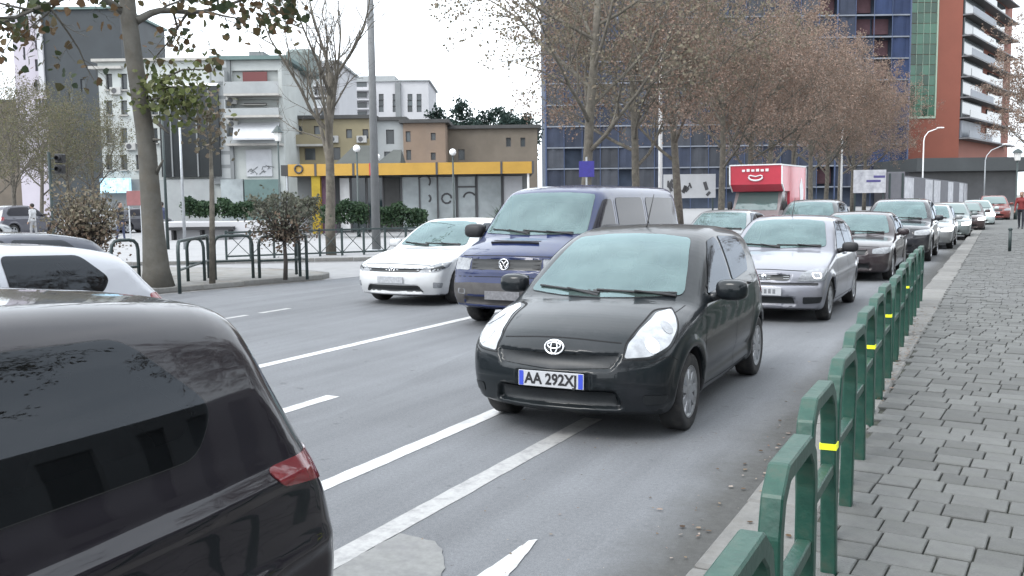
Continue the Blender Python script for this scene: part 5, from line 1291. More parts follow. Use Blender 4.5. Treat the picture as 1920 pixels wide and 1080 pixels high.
# the dark car passing close at the lower left, seen on its left rear flank
PT_NEAR = paint('near_black_car_paint', (.012, .010, .014), .25, .1, dirt=(.035, .03, .036, .5), dscale=1.2)
near, ncb = build_generic('hatchback_car', 'black hatchback passing close at lower left, rear flank with red tail light', (-2.72, -1.62, 0), HEAD+R(0), PT_NEAR, 'near', .024)
build_generic('hatchback_car', 'pale silver hatchback behind the close black car at left', (-7.85, 2.4, 0), HEAD, paint('pale_silver_paint', (.42, .43, .46), .3, .2, dirt=(.3, .3, .3, .2)), 'hatch', .03)
build_generic('hatchback_car', 'dark blue car roof showing over the pale silver hatchback at left', (-11.1, 4.7, 0), HEAD, paint('dusk_blue_paint', (.035, .04, .06), .3), 'hatch', .05)
build_generic('hatchback_car', 'dark green car with red tail lights far at the left edge', (-13.3, 5.0, 0), HEAD, paint('dark_green_paint', (.03, .06, .05), .3), 'hatch', .05)
QG = 'cars queuing toward the camera'
build_generic('hatchback_car', 'silver grey hatchback behind the blue van roof', (-6.25, 21.6, 0), HEAD, paint('grey_silver_paint', (.24, .25, .26), .3, .3), 'hatch', .045, QG)
build_generic('suv_car', 'dark grey tall car behind the silver hatchback roof', (-5.15, 27.6, 0), HEAD, paint('dark_grey_paint', (.05, .055, .06), .3), 'suv', .045, QG)
build_generic('sedan_car', 'dark maroon black sedan with white plate behind the silver hatchback', (-2.85, 20.3, 0), HEAD, paint('maroon_black_paint', (.03, .022, .025), .28), 'sedan', .04, QG)
build_generic('suv_car', 'big black car with bright headlight second behind the silver hatchback', (-2.55, 26.6, 0), HEAD, paint('black_paint', (.02, .021, .026), .25), 'suv', .045, QG, lamp=M_LAMP)
build_generic('hatchback_car', 'silver car with white headlight third behind the silver hatchback', (-2.25, 33.2, 0), HEAD, paint('light_silver_paint', (.26, .27, .275), .3, .3), 'hatch', .05, QG, lamp=M_LAMPLIT)
build_generic('hatchback_car', 'grey green car fourth behind the silver hatchback', (-1.90, 40.2, 0), HEAD+R(2), paint('grey_green_paint', (.16, .19, .19), .3, .2), 'hatch', .06, QG, lamp=M_LAMPLIT)
build_generic('sedan_car', 'dark red brown car fifth behind the silver hatchback', (-1.5, 48.0, 0), HEAD+R(3), paint('dark_brown_paint', (.05, .035, .035), .3), 'sedan', .06, QG, lamp=M_LAMPLIT)
build_generic('hatchback_car', 'dark car with pale roof sixth behind the silver hatchback', (-1.15, 56.5, 0), HEAD+R(4), paint('teal_white_paint', (.45, .52, .52), .3), 'hatch', .06, QG, lamp=M_LAMPLIT)
build_generic('suv_car', 'farthest dark red car in the queue at the right edge', (-.4, 67.0, 0), HEAD+R(4), paint('dull_red_paint', (.16, .04, .035), .4), 'suv', .06, QG)
# red box truck
def build_truck():
    root = setp(empty('box_truck', (-8.95, 38.2, 0), HEAD), 'red box truck with white edged cargo box over the cab', 'truck')
    red = mat('red_truck_paint', (.50, .035, .06), .4, var=.08, vscale=1.5, coat=.4); W = 1.05
    b = MB(); b.add([(-.75, -W, 2.0), (-.75, W, 2.0), (-.35, W, 2.28), (-.35, -W, 2.28), (-.30, -W, 3.05), (-.30, W, 3.05), (-5.4, W, 3.08), (-5.4, -W, 3.08), (-5.4, W, .75), (-5.4, -W, .75), (-1.95, W, .75), (-1.95, -W, .75), (-1.95, W, 2.0), (-1.95, -W, 2.0)],
        [(0, 1, 2, 3)[::-1], (3, 2, 5, 4)[::-1], (4, 5, 6, 7)[::-1], (7, 6, 8, 9)[::-1], (9, 8, 10, 11)[::-1], (11, 10, 12, 13)[::-1], (13, 12, 1, 0)[::-1], (1, 12, 10, 8, 6, 5, 2), (0, 3, 4, 7, 9, 11, 13)]); box = b.build('cargo_box', red, root); fix_normals(box)
    for sg in (1, -1):
        b = MB(); b.bar([(-.30, sg*(W+.004), 3.06), (-5.4, sg*(W+.004), 3.09)], .05, .05, up=(0, 1, 0)); b.build('edge_trim', M_WHITE, box)
        b = MB(); b.bar([(-5.38, sg*(W+.004), .8), (-5.38, sg*(W+.004), 3.03)], .05, .08, up=(0, 1, 0)); b.build('edge_trim', M_WHITE, box)
        b = MB(); b.bar([(-.78, sg*(W+.004), 2.0), (-.33, sg*(W+.004), 2.3), (-.28, sg*(W+.004), 3.02)], .05, .06, up=(0, 1, 0)); b.build('edge_trim', M_WHITE, box)
    b = MB(); b.bar([(-.285, -W, 3.07), (-.285, W, 3.07)], .06, .05, up=(1, 0, 0)); b.build('edge_trim', M_WHITE, box)
    # white lip-like mark and lettering stroke on the box front
    b = MB(); b.tube([(-.29, .28*math.cos(t), 2.58+.14*math.sin(t)) for t in np.linspace(math.pi, 2*math.pi, 9)], .035, 6); b.tube([(-.29, .28*math.cos(t), 2.60+.05*math.sin(2*t)**2) for t in np.linspace(0, math.pi, 9)], .025, 6); b.build('front_mark', M_WHITE, box)
    b = MB()
    for i in range(6): b.box((-.29, -.55+i*.19, 2.80), (-.275, -.43+i*.19, 2.89+.02*(i % 2)))
    setp(b.build('front_lettering', M_WHITE, box), kind='stuff')
    b = MB(); b.prism([(-2.6, 1.2), (-2.0, 1.2), (-1.7, 2.2), (-2.1, 2.6), (-2.5, 2.1)], 0, .012, Matrix.Translation((0, W+.002, 0)) @ Matrix.Rotation(math.pi/2, 4, 'X')); 
    for v in range(len(b.v)): b.v[v] = (b.v[v][0]-2.3, W+.002+abs(b.v[v][1]-W-.002), b.v[v][2])
    fix_normals(b.build('side_mark', M_WHITE, box))
    cabp = [(0, .45), (-.02, .95), (-.35, 1.2), (-.95, 1.98), (-1.93, 1.98), (-1.93, .35), (-.1, .35)]
    b = MB(); b.prism(cabp, -.95, .95, Matrix.Rotation(math.pi/2, 4, 'X')); cab = b.build('cab', mat('dull_cab_paint', (.20, .17, .17), .45, coat=.4), root); fix_normals(cab)
    b = MB(); b.add([(-.37, -.86, 1.23), (-.37, .86, 1.23), (-.93, .80, 1.955), (-.93, -.80, 1.955)], [(0, 1, 2, 3)]); o = b.build('windscreen', M_WSHIELD, cab, (.012, 0, .012)); 
    for sg in (1, -1):
        b = MB(); b.add([(-.55, sg*.956, 1.22), (-1.6, sg*.956, 1.22), (-1.6, sg*.956, 1.85), (-1.0, sg*.956, 1.85)], [(0, 1, 2, 3)]); b.build('side_window', M_SIDEGLASS, cab)
        b = MB(); b.box((-.03, sg*.72-.17, .78), (.02, sg*.72+.17, .95), bevel=.02); b.build('headlight', M_LAMPDIM, cab)
        b = MB(); superell(b, (-.62, sg*1.12, 1.4), (.07, .10, .2), .6); b.build('wing_mirror', M_BLACK, cab)
    b = MB(); b.box((-.01, -.5, .62), (.022, .5, .78), bevel=.01); b.build('grille', M_GRILLE, cab); b = MB(); b.box((-.2, -.97, .34), (.06, .97, .58), bevel=.04); b.build('bumper', M_GRILLE, cab)
    add_wheels(root, dict(tyre=.36, tw=.24, axles=(.85, 4.1), plan=[(0, 1.0), (6, 1.0)]), 'hub')
build_truck()
GL = 'cars parked behind the plaza at left'
for i, (px, D, rz_, kd, c, lab) in enumerate(((18, 44, 70, 'hatch', (.42, .43, .44), 'white hatchback parked at the far left edge before the trees'), (98, 52, 100, 'suv', (.10, .10, .12), 'grey tall car parked behind the brown ball shrub'), (262, 56, 95, 'sedan', (.40, .41, .42), 'white sedan parked before the shops left of the plane trunk'), (316, 57, 85, 'hatch', (.05, .05, .06), 'dark hatchback parked before the shops right of the plane trunk'))):
    d = cam_ray(px, 400); t = D/d.dot(Fh); p = d*t
    build_generic('parked_car', lab, (p.x, p.y, .13), R(rz_), paint('parked_car_paint_'+ordn_[i], c, .3), kd, .07, GL, wip=False)
# ------------------------------------------------------------------ trees
def leaf_mat(name, cols, trans=.25):
    m = bpy.data.materials.new(name); m.use_nodes = True; n, l = m.node_tree.nodes, m.node_tree.links; b = n['Principled BSDF']
    g = n.new('ShaderNodeNewGeometry'); rp = n.new('ShaderNodeValToRGB'); e = rp.color_ramp.elements
    e[0].position, e[0].color = 0, (*cols[0], 1); e[1].position, e[1].color = 1, (*cols[-1], 1)
    for i, c in enumerate(cols[1:-1]): q = e.new((i+1)/(len(cols)-1)); q.color = (*c, 1)
    l.new(g.outputs['Random Per Island'], rp.inputs[0]); l.new(rp.outputs[0], b.inputs['Base Color']); b.inputs['Roughness'].default_value = .7
    b.inputs['Specular IOR Level'].default_value = .25
    t = n.new('ShaderNodeBsdfTranslucent'); l.new(rp.outputs[0], t.inputs[0]); mx = n.new('ShaderNodeMixShader'); mx.inputs[0].default_value = trans
    o = n['Material Output']; l.new(b.outputs[0], mx.inputs[1]); l.new(t.outputs[0], mx.inputs[2]); l.new(mx.outputs[0], o.inputs[0]); return m
ML_BROWN = leaf_mat('dry_brown_leaves', [(.145, .105, .085), (.215, .15, .118), (.28, .195, .15), (.19, .165, .14), (.31, .205, .155)])
ML_OLIVE = leaf_mat('turning_leaves', [(.125, .115, .088), (.175, .155, .11), (.21, .165, .125), (.15, .145, .10)])
ML_GREEN = leaf_mat('yellow_green_leaves', [(.06, .08, .025), (.10, .12, .04), (.15, .16, .065), (.045, .06, .025), (.18, .18, .10)])
ML_DARK = leaf_mat('dark_green_leaves', [(.012, .022, .016), (.02, .03, .022), (.035, .045, .025), (.06, .05, .03)])
ML_HEDGE = leaf_mat('hedge_leaves', [(.02, .045, .025), (.035, .065, .03), (.05, .085, .045), (.03, .05, .035)])
ML_GREYG = leaf_mat('grey_green_leaves', [(.075, .085, .065), (.12, .125, .095), (.09, .095, .07), (.15, .14, .11)])
ML_RUST = leaf_mat('rusty_twig_leaves', [(.12, .085, .065), (.18, .125, .09), (.14, .115, .085), (.10, .08, .065)])
ML_PINE = leaf_mat('pine_needles', [(.015, .03, .028), (.025, .045, .038), (.04, .06, .05)])
M_BARK = mat('grey_brown_bark', (.11, .098, .082), .95, var=.35, vscale=5, bump=.5, bscale=14, dirt=(.17, .16, .12, .6), dscale=2.5)
M_BARKDK = mat('dark_wet_bark', (.045, .038, .034), .95, var=.3, vscale=6)
LEAF = [(0, 0, 0), (.32, .28, .05), (.5, .75, .0), (0, 1.0, -.08), (-.5, .75, .0), (-.32, .28, .05)]
class Leaves:
    def __init__(s): s.v = []; s.f = []
    def add(s, p, size, rd, simple=False):
        q = Matrix.Rotation(rd.uniform(0, 6.283), 3, 'Z') @ Matrix.Rotation(rd.uniform(-1.5, 1.5), 3, 'X') @ Matrix.Rotation(rd.uniform(-1.2, 1.2), 3, 'Y'); b = len(s.v)
        if simple:
            for c in ((-.42, 0, 0), (.42, 0, .1), (.35, 1, 0), (-.35, .9, .12)): s.v.append(tuple(p+q @ Vector(c)*size))
            s.f += [(b, b+1, b+2), (b, b+2, b+3)]
        else:
            for c in LEAF: s.v.append(tuple(p+q @ Vector(c)*size))
            s.f += [(b, b+1, b+2, b+3), (b, b+3, b+4, b+5)]
    def mesh(s, name, m):
        me = bpy.data.meshes.new(name); me.from_pydata(s.v, [], s.f); me.materials.append(m); me.update(); return me
def grow(mb, lv, rd, p, d, L, r, lvl, cfg):
    """recursive branch"""
    n = cfg['seg'][lvl]; pts = [p]; rs = [r]; cur = p.copy(); dd = d.normalized(); end = cfg['end'][lvl]
    for i in range(n):
        w = cfg['wob'][lvl]; dd = (dd+Vector((rd.gauss(0, w), rd.gauss(0, w), rd.gauss(0, w)+cfg['up'][lvl]))).normalized()
        cur = cur+dd*(L/n); pts.append(cur.copy()); rs.append(r*(1-(i+1)/n*(1-end)))
    mb.tube(pts, rs, cfg['sides'][lvl], cap=lvl == 0)
    last = lvl == len(cfg['kids'])
    if lvl >= cfg['leaflvl']:
        for _ in range(cfg['leaves']):
            t = rd.random()**.7; i = min(int(t*n), n-1); q = pts[i].lerp(pts[i+1], t*n-i)
            lv.add(q+Vector((rd.gauss(0, .12), rd.gauss(0, .12), rd.gauss(0, .12)))*cfg.get('spread', 1), cfg['ls']*rd.uniform(.6, 1.3), rd, cfg.get('simple', False))
    if last: return
    k = cfg['kids'][lvl]; k = rd.randint(k[0], k[1]); ph = rd.uniform(0, 6.283)
    for j in range(k):
        t = lerp(cfg['from'][lvl], 1.0, (j+rd.uniform(.2, .9))/k); i = min(int(t*n), n-1); q = pts[i].lerp(pts[i+1], min(1, t*n-i))
        ax = (pts[i+1]-pts[i]).normalized(); o = ax.orthogonal().normalized(); o = Matrix.Rotation(ph+j*2.4+rd.uniform(-.4, .4), 3, ax) @ o
        a = R(rd.uniform(*cfg['ang'][lvl])); nd = ax*math.cos(a)+o*math.sin(a)
        grow(mb, lv, rd, q, nd, L*rd.uniform(*cfg['len'][lvl])*(1.1-.35*t), max(rs[i]*cfg['rad'][lvl], .006), lvl+1, cfg)
PLANE = dict(seg=[6, 6, 5, 4, 2], wob=[.03, .12, .16, .2, .25], up=[.03, .10, .06, .03, 0], end=[.55, .25, .25, .3, .4], sides=[9, 6, 5, 3, 3], kids=[(9, 10), (7, 8), (5, 6), (3, 4)], **{'from': [.36, .16, .12, .1]}, ang=[(32, 72), (30, 62), (30, 65), (30, 70)], len=[(.62, .85), (.42, .62), (.4, .6), (.4, .6)], rad=[.5, .55, .5, .55], leaflvl=3, leaves=12, ls=.085, simple=True)
def tree(name, label, seed, cfg, L, r, lm, loc, rz=0, bark=M_BARK, group=None, sc=1.0):
    rd = random.Random(seed); mb = MB(); mb.smooth = True; lv = Leaves()
    grow(mb, lv, rd, Vector((0, 0, 0)), Vector((0, 0, 1)), L, r, 0, cfg)
    root = setp(empty(name, loc, rz), label, 'tree', group); root.scale = (sc, sc, sc)
    mb.build('trunk', bark, root); mesh_obj('crown', lv.mesh('crown', lm), root); return root
protos = [tree('plane_tree', 'p', 21+i, PLANE if i < 2 else dict(PLANE, leaves=5, ls=.09), 9.0, .21, (ML_BROWN, ML_BROWN, ML_OLIVE)[i], (0, 0, 0)) for i in range(3)]
ordn = ['first', 'second', 'third', 'fourth', 'fifth', 'sixth', 'seventh', 'eighth', 'ninth', 'tenth', 'eleventh', 'twelfth', 'thirteenth', 'fourteenth', 'fifteenth', 'sixteenth', 'seventeenth', 'eighteenth']
rowp = [(1092, -13.6), (1197, -13.8), (1276, -13.7), (1352, -13.9), (1402, -13.7), (1446, -13.8), (1486, -13.6), (1520, -13.8), (1548, -13.6), (1574, -13.7), (1598, -13.7), (1620, -13.6)]
rd = random.Random(4)
for i, (px, X) in enumerate(rowp):
    P = on_x(px, 372, X); k = (2, 0, 2, 1, 0, 1, 0, 1, 0, 1, 0, 1)[i]
    o = protos[k] if (i in (0, 1, 3)) else copy_tree(protos[k])
    o.location = (P.x, P.y, .1); o.rotation_euler = (0, 0, (.6, 2.1, 4.0, 1.0, 5.0, 3.2, .2, 2.7, 4.4, 1.7, 3.7, 5.6)[i]); s_ = (1.0, .92, 1.0, .95, .98, 1.0, 1.02, 1.0, 1.0, 1.05, 1.1, 1.1)[i]; o.scale = (s_, s_, s_*rd.uniform(.95, 1.05))
    o['label'] = ('brown street tree with long bare limbs over the blue van, ' if i == 0 else 'brown street tree in the row before the blue netting, ')+ordn[i]+' from the near end'
    o['group'] = 'brown trees in the roadside row'
# trees at the right edge, beyond the far pavement
for i, (px, D) in enumerate(((1990, 92), (2030, 75), (1962, 125))):
    u, _ = fp(px, 370, D); P = Rh*u+Fh*D; o = copy_tree(protos[1]); o.location = (P.x, P.y, .1); o.rotation_euler = (0, 0, 1.3*i); s_ = (1.35, 1.2, 1.5)[i]; o.scale = (s_, s_, s_)
    o['label'] = ('grey brown tree at the right edge before the orange tower', 'grey brown tree just beyond the right edge above the pavement', 'farthest grey brown tree at the right edge beside the balconies')[i]; o['group'] = 'trees at the right edge'
# street trees on the right hand pavement beside the camera (they mirror in glass and paint)
for i in (0, 1, 2, 4, 5, 6):
    o = copy_tree(protos[(1, 0, 2)[i % 3]]); o.location = (7.2, -9+i*7.0, .13); o.rotation_euler = (0, 0, i*2.3+.7); s_ = .82+.05*(i % 3); o.scale = (s_, s_, s_)
    o['label'] = 'brown street tree on the right pavement outside the view, '+ordn[i]+' from behind the camera'; o['group'] = 'trees on the right hand pavement'
# bare brown trees at the left edge behind the traffic
left_crown = [c for c in protos[2].children if c.name.startswith('crown')][0].data.copy(); left_crown.materials[0] = leaf_mat('olive_grey_leaves', [(.07, .07, .05), (.12, .115, .075), (.10, .105, .05), (.16, .13, .09), (.14, .145, .06)])
for i, (px, D, sc, k, lab) in enumerate(((25, 52, .62, 1, 'brown grey tree at the left edge below the white tower'), (75, 60, .66, 2, 'olive brown tree below the slate grey tower'), (135, 55, .60, 0, 'brown tree with thin trunk left of the pale block'), (178, 62, .62, 2, 'yellowing tree close against the pale four storey block'), (-20, 45, .6, 0, 'brown tree cut by the left edge of view'))):
    u, _ = fp(px, 380, D); P = Rh*u+Fh*D; o = copy_tree(protos[2]); o.location = (P.x, P.y, .1); o.rotation_euler = (0, 0, i*1.9+.4)
    for ch in o.children:
        if ch.name.startswith('crown'): ch.data = left_crown; o.scale = (sc, sc, sc); o['label'] = lab; o['group'] = 'trees behind the left traffic'
# small bare tree in the plaza
BARE = dict(PLANE, leaves=0, leaflvl=9, seg=[6, 5, 4, 3, 2], ang=[(18, 38), (20, 45), (25, 50), (30, 60)], up=[.02, .16, .12, .08, 0])
BARE['from'] = [.45, .2, .15, .1]
P = on_ground(621, 478, .13); tree('bare_tree', 'slender bare winter tree left of the lamp mast', 77, BARE, 5.6, .17, ML_RUST, (P.x, P.y, .13))
# conifers on the horizon behind the brown house
PINE = dict(PLANE, seg=[6, 5, 3, 2], wob=[.04, .1, .15, .2], up=[.02, .03, .05, 0], end=[.5, .3, .4, .4], sides=[7, 5, 3, 3], kids=[(9, 11), (6, 8), (4, 5)], ang=[(45, 80), (30, 60), (30, 60)], len=[(.28, .42), (.4, .6), (.4, .6)], rad=[.35, .5, .5], leaflvl=2, leaves=12, ls=.32, spread=2.6)
PINE['from'] = [.62, .4, .2]
for i, (px, sc) in enumerate(((868, .80), (912, .74), (955, .75), (985, .70), (845, .62))):
    u, _ = fp(px, 380, 105); P = Rh*u+Fh*105
    if i == 0: pine0 = tree('pine_tree', 'x', 5, PINE, 12.6, .25, ML_PINE, (0, 0, 0)); o = pine0
    else: o = copy_tree(pine0)
    o.location = (P.x, P.y, .1); o.rotation_euler = (0, 0, i*2.2); o.scale = (sc, sc, sc)
    o['label'] = ('tallest dark pine behind the brown house roof', 'dark pine second from left above the brown house', 'dark pine in the middle above the brown house', 'dark pine at right above the brown house', 'shortest dark pine at the left end above the peach house')[i]; o['group'] = 'pines on the skyline'

# --- big plane tree on the island: trunk leaning left, limbs over the top of the picture
def hero_tree():
    rd = random.Random(8); base = on_ground(293, 537, .13); root = setp(empty('plane_tree', (base.x, base.y, .10)), 'big mottled plane tree with leaning trunk on the island at left', 'tree')
    D0 = (base-Vector((0, 0, CAM_H))).dot(cF)
    def W(px, py, dd=0): return at_depth(px, py, D0+dd)-Vector((base.x, base.y, .10))
    mb = MB(); mb.smooth = True; lv = Leaves(); lvd = Leaves()
    path = [W(297, 540), W(293, 505), W(288, 440), W(281, 350), W(275, 270), W(262, 180), W(250, 100), W(240, 20), W(232, -90), W(226, -220), W(222, -380)]
    path[0].z = -.05
    mb.tube(path, [.34, .26, .215, .19, .178, .17, .165, .158, .14, .12, .08], 14)
    cfg = dict(PLANE, seg=[5, 5, 4, 3, 2], leaves=1, ls=.17, leaflvl=2, simple=False, kids=[(5, 6), (4, 5), (3, 4)], wob=[.1, .14, .2, .25], up=[.02, .0, -.03, -.04], ang=[(25, 60), (30, 60), (30, 70)], len=[(.4, .6), (.4, .6), (.4, .6)], rad=[.55, .5, .5], sides=[6, 5, 3, 3], end=[.3, .3, .3, .3])
    cfg['from'] = [.2, .15, .1]
    limbs = [((255, 40), (300, 20, .5), (380, 22, 1), (470, -5, 1.5), .085), ((240, 30), (170, -15, -.5), (90, 8, -1), (0, 45, -1.5), .08), ((236, -20), (180, -60, 1), (110, -40, 1.5), (40, -10, 2), .06),
             ((234, -60), (330, -120, -1), (450, -110, -1), (560, -60, -1.5), .10), ((228, -150), (120, -220, 1), (20, -200, 1), (-80, -140, 2), .10), ((230, -120), (300, -230, 2), (420, -260, 3), (560, -220, 3), .09)]
    for (a, b, c, d, r) in limbs:
        pts = [W(*a), W(*b), W(*c), W(*d)]; pp = [Vector(q) for q in cr_open([tuple(p) for p in pts], 3)]
        mb.tube(pp, list(np.linspace(r, r*.3, len(pp))), 7)
        for i in range(3, len(pp)):
            for _ in range(1):
                dr = (pp[i]-pp[i-1]).normalized(); o = Vector((rd.gauss(0, 1), rd.gauss(0, 1), rd.gauss(-.15, .6))).normalized()
                grow(mb, lvd, rd, pp[i], dr*.7+o, rd.uniform(.9, 1.7), r*.35, 1, cfg)
    # short knots
    for (a, b) in (((289, 225), (316, 250)), ((284, 262), (300, 262)), ((290, 330), (306, 300))):
        mb.tube([W(*a), W(*b, -.2)], [.05, .015], 6)
    # yellow green spray hanging at the right of the trunk
    for (a, b, n_) in (((268, 170), (330, 165), 90), ((262, 190), (370, 190), 130), ((300, 150), (388, 130), 80), ((330, 165), (352, 222), 130), ((300, 150), (310, 195), 90), ((350, 200), (390, 180), 60)):
        A, B = W(*a), W(*b, -.3); mb.tube([A, A.lerp(B, .5)+Vector((0, 0, .1)), B], [.025, .018, .008], 5)
        for _ in range(n_):
            t = rd.random(); lv.add(A.lerp(B, t)+Vector((rd.gauss(0, .18), rd.gauss(0, .25), rd.gauss(0, .2))), rd.uniform(.07, .15), rd)
    # scattered dark leaves against the sky
    for (cx, cy, sx, sy, n_) in ((430, 8, 70, 22, 80), (520, 30, 35, 30, 40), (480, 60, 40, 25, 14), (340, 75, 30, 18, 22), (400, 105, 20, 25, 16), (30, 40, 40, 25, 26), (60, 90, 45, 40, 14), (200, 5, 50, 15, 30), (545, 30, 14, 18, 20), (100, 130, 35, 30, 10)):
        A0 = W(cx, cy-60); 
        for _ in range(n_):
            P = W(rd.gauss(cx, sx*.6), rd.gauss(cy, sy*.6), rd.uniform(-1.2, 1.2)); lvd.add(P, rd.uniform(.11, .2), rd)
    mb.build('trunk', mat('mottled_plane_bark', (.10, .096, .085), .95, bump=.5, bscale=12, col2=(.06, .055, .046), vscale=2.6, dirt=(.09, .075, .055, .7), dscale=1.7), root)
    mesh_obj('crown', lvd.mesh('crown', leaf_mat('dull_autumn_leaves', [(.02, .03, .018), (.035, .05, .022), (.075, .055, .03), (.11, .065, .035), (.06, .075, .03)])), root)
    o = mesh_obj('hanging_spray', lv.mesh('hanging_spray', ML_GREEN), root); o['kind'] = 'stuff'; o['label'] = 'yellow green leafy spray hanging from the trunk'
hero_tree()
# --- round shrubs on thin stems
def shrub(name, label, loc, r, ztrunk, lm, lm2, n=1500, seed=1, squash=1.0, ls=.05, cat='shrub', flatb=False):
    rd = random.Random(seed); root = setp(empty(name, loc), label, cat); mb = MB(); mb.smooth = True; lv = Leaves(); lw = Leaves()
    if ztrunk > .05: mb.tube([(0, 0, -.02), (.02, .01, ztrunk*.5), (0, 0, ztrunk+r*.4)], [.05, .045, .03], 8)
    c = Vector((0, 0, ztrunk+r*squash*.85))
    for _ in range(170):
        d = Vector((rd.gauss(0, 1), rd.gauss(0, 1), rd.gauss(.15, .9))).normalized(); e = Vector((d.x*r, d.y*r, d.z*r*squash))*rd.uniform(.8, 1.08)
        s0 = Vector((0, 0, ztrunk+.1)); mb.tube([s0, s0.lerp(c+e, .5)+Vector((rd.gauss(0, .05), rd.gauss(0, .05), .05)), c+e], [.012, .008, .004], 3, cap=False)
    for _ in range(n):
        d = Vector((rd.gauss(0, 1), rd.gauss(0, 1), rd.gauss(0, 1))).normalized(); d = d*(rd.random()**.45)*(1+.16*math.sin(d.x*5+seed)+.14*math.sin(d.y*6+d.z*4+seed*2)+.10*math.sin(d.z*9)); p = c+Vector((d.x*r, d.y*r, d.z*r*squash))*rd.uniform(.85, 1.1)
        if flatb and p.z < .05: continue
        (lw if (p.z-c.z) < -.1*r+rd.gauss(0, .25)*r else lv).add(p, ls*rd.uniform(.6, 1.5), rd, True)
    mb.build('stem', M_BARKDK, root); mesh_obj('foliage', lv.mesh('foliage', lm), root)
    if lw.v: o = mesh_obj('foliage', lw.mesh('foliage', lm2), root)
    return root
P = on_ground(535, 523, .13); shrub('ball_shrub', 'grey green ball headed shrub on a thin stem between dark hoops', (P.x, P.y, .13), .78, .72, ML_GREYG, ML_RUST, 1500, 3, .8)
P = on_ground(163, 528, .13); shrub('ball_shrub', 'big brown ball headed shrub behind the silver car', (P.x, P.y, .13), .82, .5, ML_OLIVE, ML_RUST, 2800, 4, 1.05)
for i, (px, lab) in enumerate(((398, 'thin sapling pole trunk on the island between hoops'),)):
    P = on_ground(px, 531, .13); D0 = (P-Vector((0, 0, CAM_H))).dot(cF); root = setp(empty('sapling', (P.x, P.y, .13)), lab, 'tree'); mb = MB(); mb.smooth = True
    top = at_depth(393, 205, D0)-Vector((P.x, P.y, .13)); mb.tube([(0, 0, -.03), top*.5+Vector((.03, 0, 0)), top], [.065, .05, .02], 8); mb.build('trunk', M_BARK, root)
    lv = Leaves(); rd = random.Random(2)
    for _ in range(220): t = rd.uniform(.78, 1.03); lv.add(top*t+Vector((rd.gauss(0, .22), rd.gauss(0, .22), rd.gauss(0, .15))), rd.uniform(.06, .12), rd)
    mesh_obj('crown', lv.mesh('crown', ML_OLIVE), root)
# hedges in the plaza
def hedge(label, px0, px1, py0, py1, D, lm, seed, n=2200, ls=.09, dp=1.0, cat='hedge', name='hedge'):
    rd = random.Random(seed); ua, za = fp(px0, py0, D); ub, zb = fp(px1, py1, D); W = ub-ua; h = zb-max(za, .13); root = cam_root(name, label, px0, D, cat); root.location.z = max(za, .13)
    lv = Leaves()
    for _ in range(n):
        x = rd.uniform(0, W); hh = h*(.85+.15*math.sin(x*3+seed)+.08*math.sin(x*7.3)); lv.add(Vector((x, rd.uniform(0, dp), hh*rd.random()**.6)), ls*rd.uniform(.6, 1.5), rd, True)
    mb = MB()
    for i in range(int(W/.5)+1): mb.tube([(i*.5+.2, dp/2, -.05), (i*.5+.2+rd.uniform(-.1, .1), dp/2, h*.8)], [.03, .015], 5)
    mb.build('stems', M_BARKDK, root)['kind'] = 'stuff'; mesh_obj('foliage', lv.mesh('foliage', lm), root); return root
hedge('clipped green hedge on the low white plaza wall', 346, 404, 408, 372, 44, ML_HEDGE, 1)
hedge('second green hedge right of the flagpole on the low wall', 412, 470, 408, 372, 44, ML_HEDGE, 2)
hedge('loose grey green shrubs behind the ball shrub', 470, 600, 408, 360, 46, ML_GREYG, 3, 2600)
hedge('dark green hedge before the kiosk door left part', 604, 690, 420, 376, 43, ML_HEDGE, 4, 2600)
hedge('green hedge before the kiosk between mast and palm plant', 706, 800, 428, 382, 43, ML_HEDGE, 5, 2600)
# spiky plant right of the kiosk
P = Rh*fp(940, 400, 40)[0]+Fh*40; root = setp(empty('yucca_plant', (P.x, P.y, .13)), 'dark spiky yucca before the kiosk beside the van windscreen', 'plant'); rd = random.Random(6)
mb = MB(); mb.tube([(0, 0, -.02), (.03, 0, .8)], [.09, .07], 7); mb.build('stem', M_BARKDK, root); mb = MB()
for i in range(110):
    a = rd.uniform(0, 6.283); e = rd.uniform(-.15, 1.35); L = rd.uniform(.5, .85); d = Vector((math.cos(a)*math.cos(e), math.sin(a)*math.cos(e), math.sin(e))); s = d.cross(Vector((0, 0, 1))).normalized()*.035; q = Vector((0, 0, rd.uniform(.55, .85)))
    mb.add([q-s, q+s, q+d*L*.6+s*.8+Vector((0, 0, .02)), q+d*L, q+d*L*.6-s*.8], [(0, 1, 2, 3, 4)])
mb.build('leaves', ML_HEDGE, root)['kind'] = 'stuff'
# ------------------------------------------------------------------ fences, poles, signs
M_GREENF = mat('green_fence_paint', (.009, .06, .042), .42, var=.3, vscale=9, dirt=(.05, .055, .042, .8), dscale=9, bump=.15, bscale=30)
M_TAPE = mat('yellow_reflective_tape', (.75, .78, .02), .4, emit=(.8, .85, .05), estr=.12)  # faint glow imitates light thrown back by the tape
hp = [(4.18, -.628), (5.15, -.694), (6.13, -.748), (6.99, -.804), (8.0, -.848), (16.13, -1.105)]
def hx(y): return float(np.interp(y, [q[0] for q in hp], [q[1] for q in hp])) if y >= 4.18 else -.628+(4.18-y)*.066
HH, HP, HL = .85, .965, .58
hoop_lab = ['nearest', 'second', 'third', 'fourth', 'fifth', 'sixth', 'seventh', 'eighth', 'ninth', 'tenth', 'eleventh', 'twelfth', 'thirteenth', 'fourteenth', 'fifteenth']
pts = [(0, 0, -.05), (0, 0, HH-.16), (0, .03, HH-.06), (0, .11, HH), (0, HL-.11, HH), (0, HL-.03, HH-.06), (0, HL, HH-.16), (0, HL, -.05)]
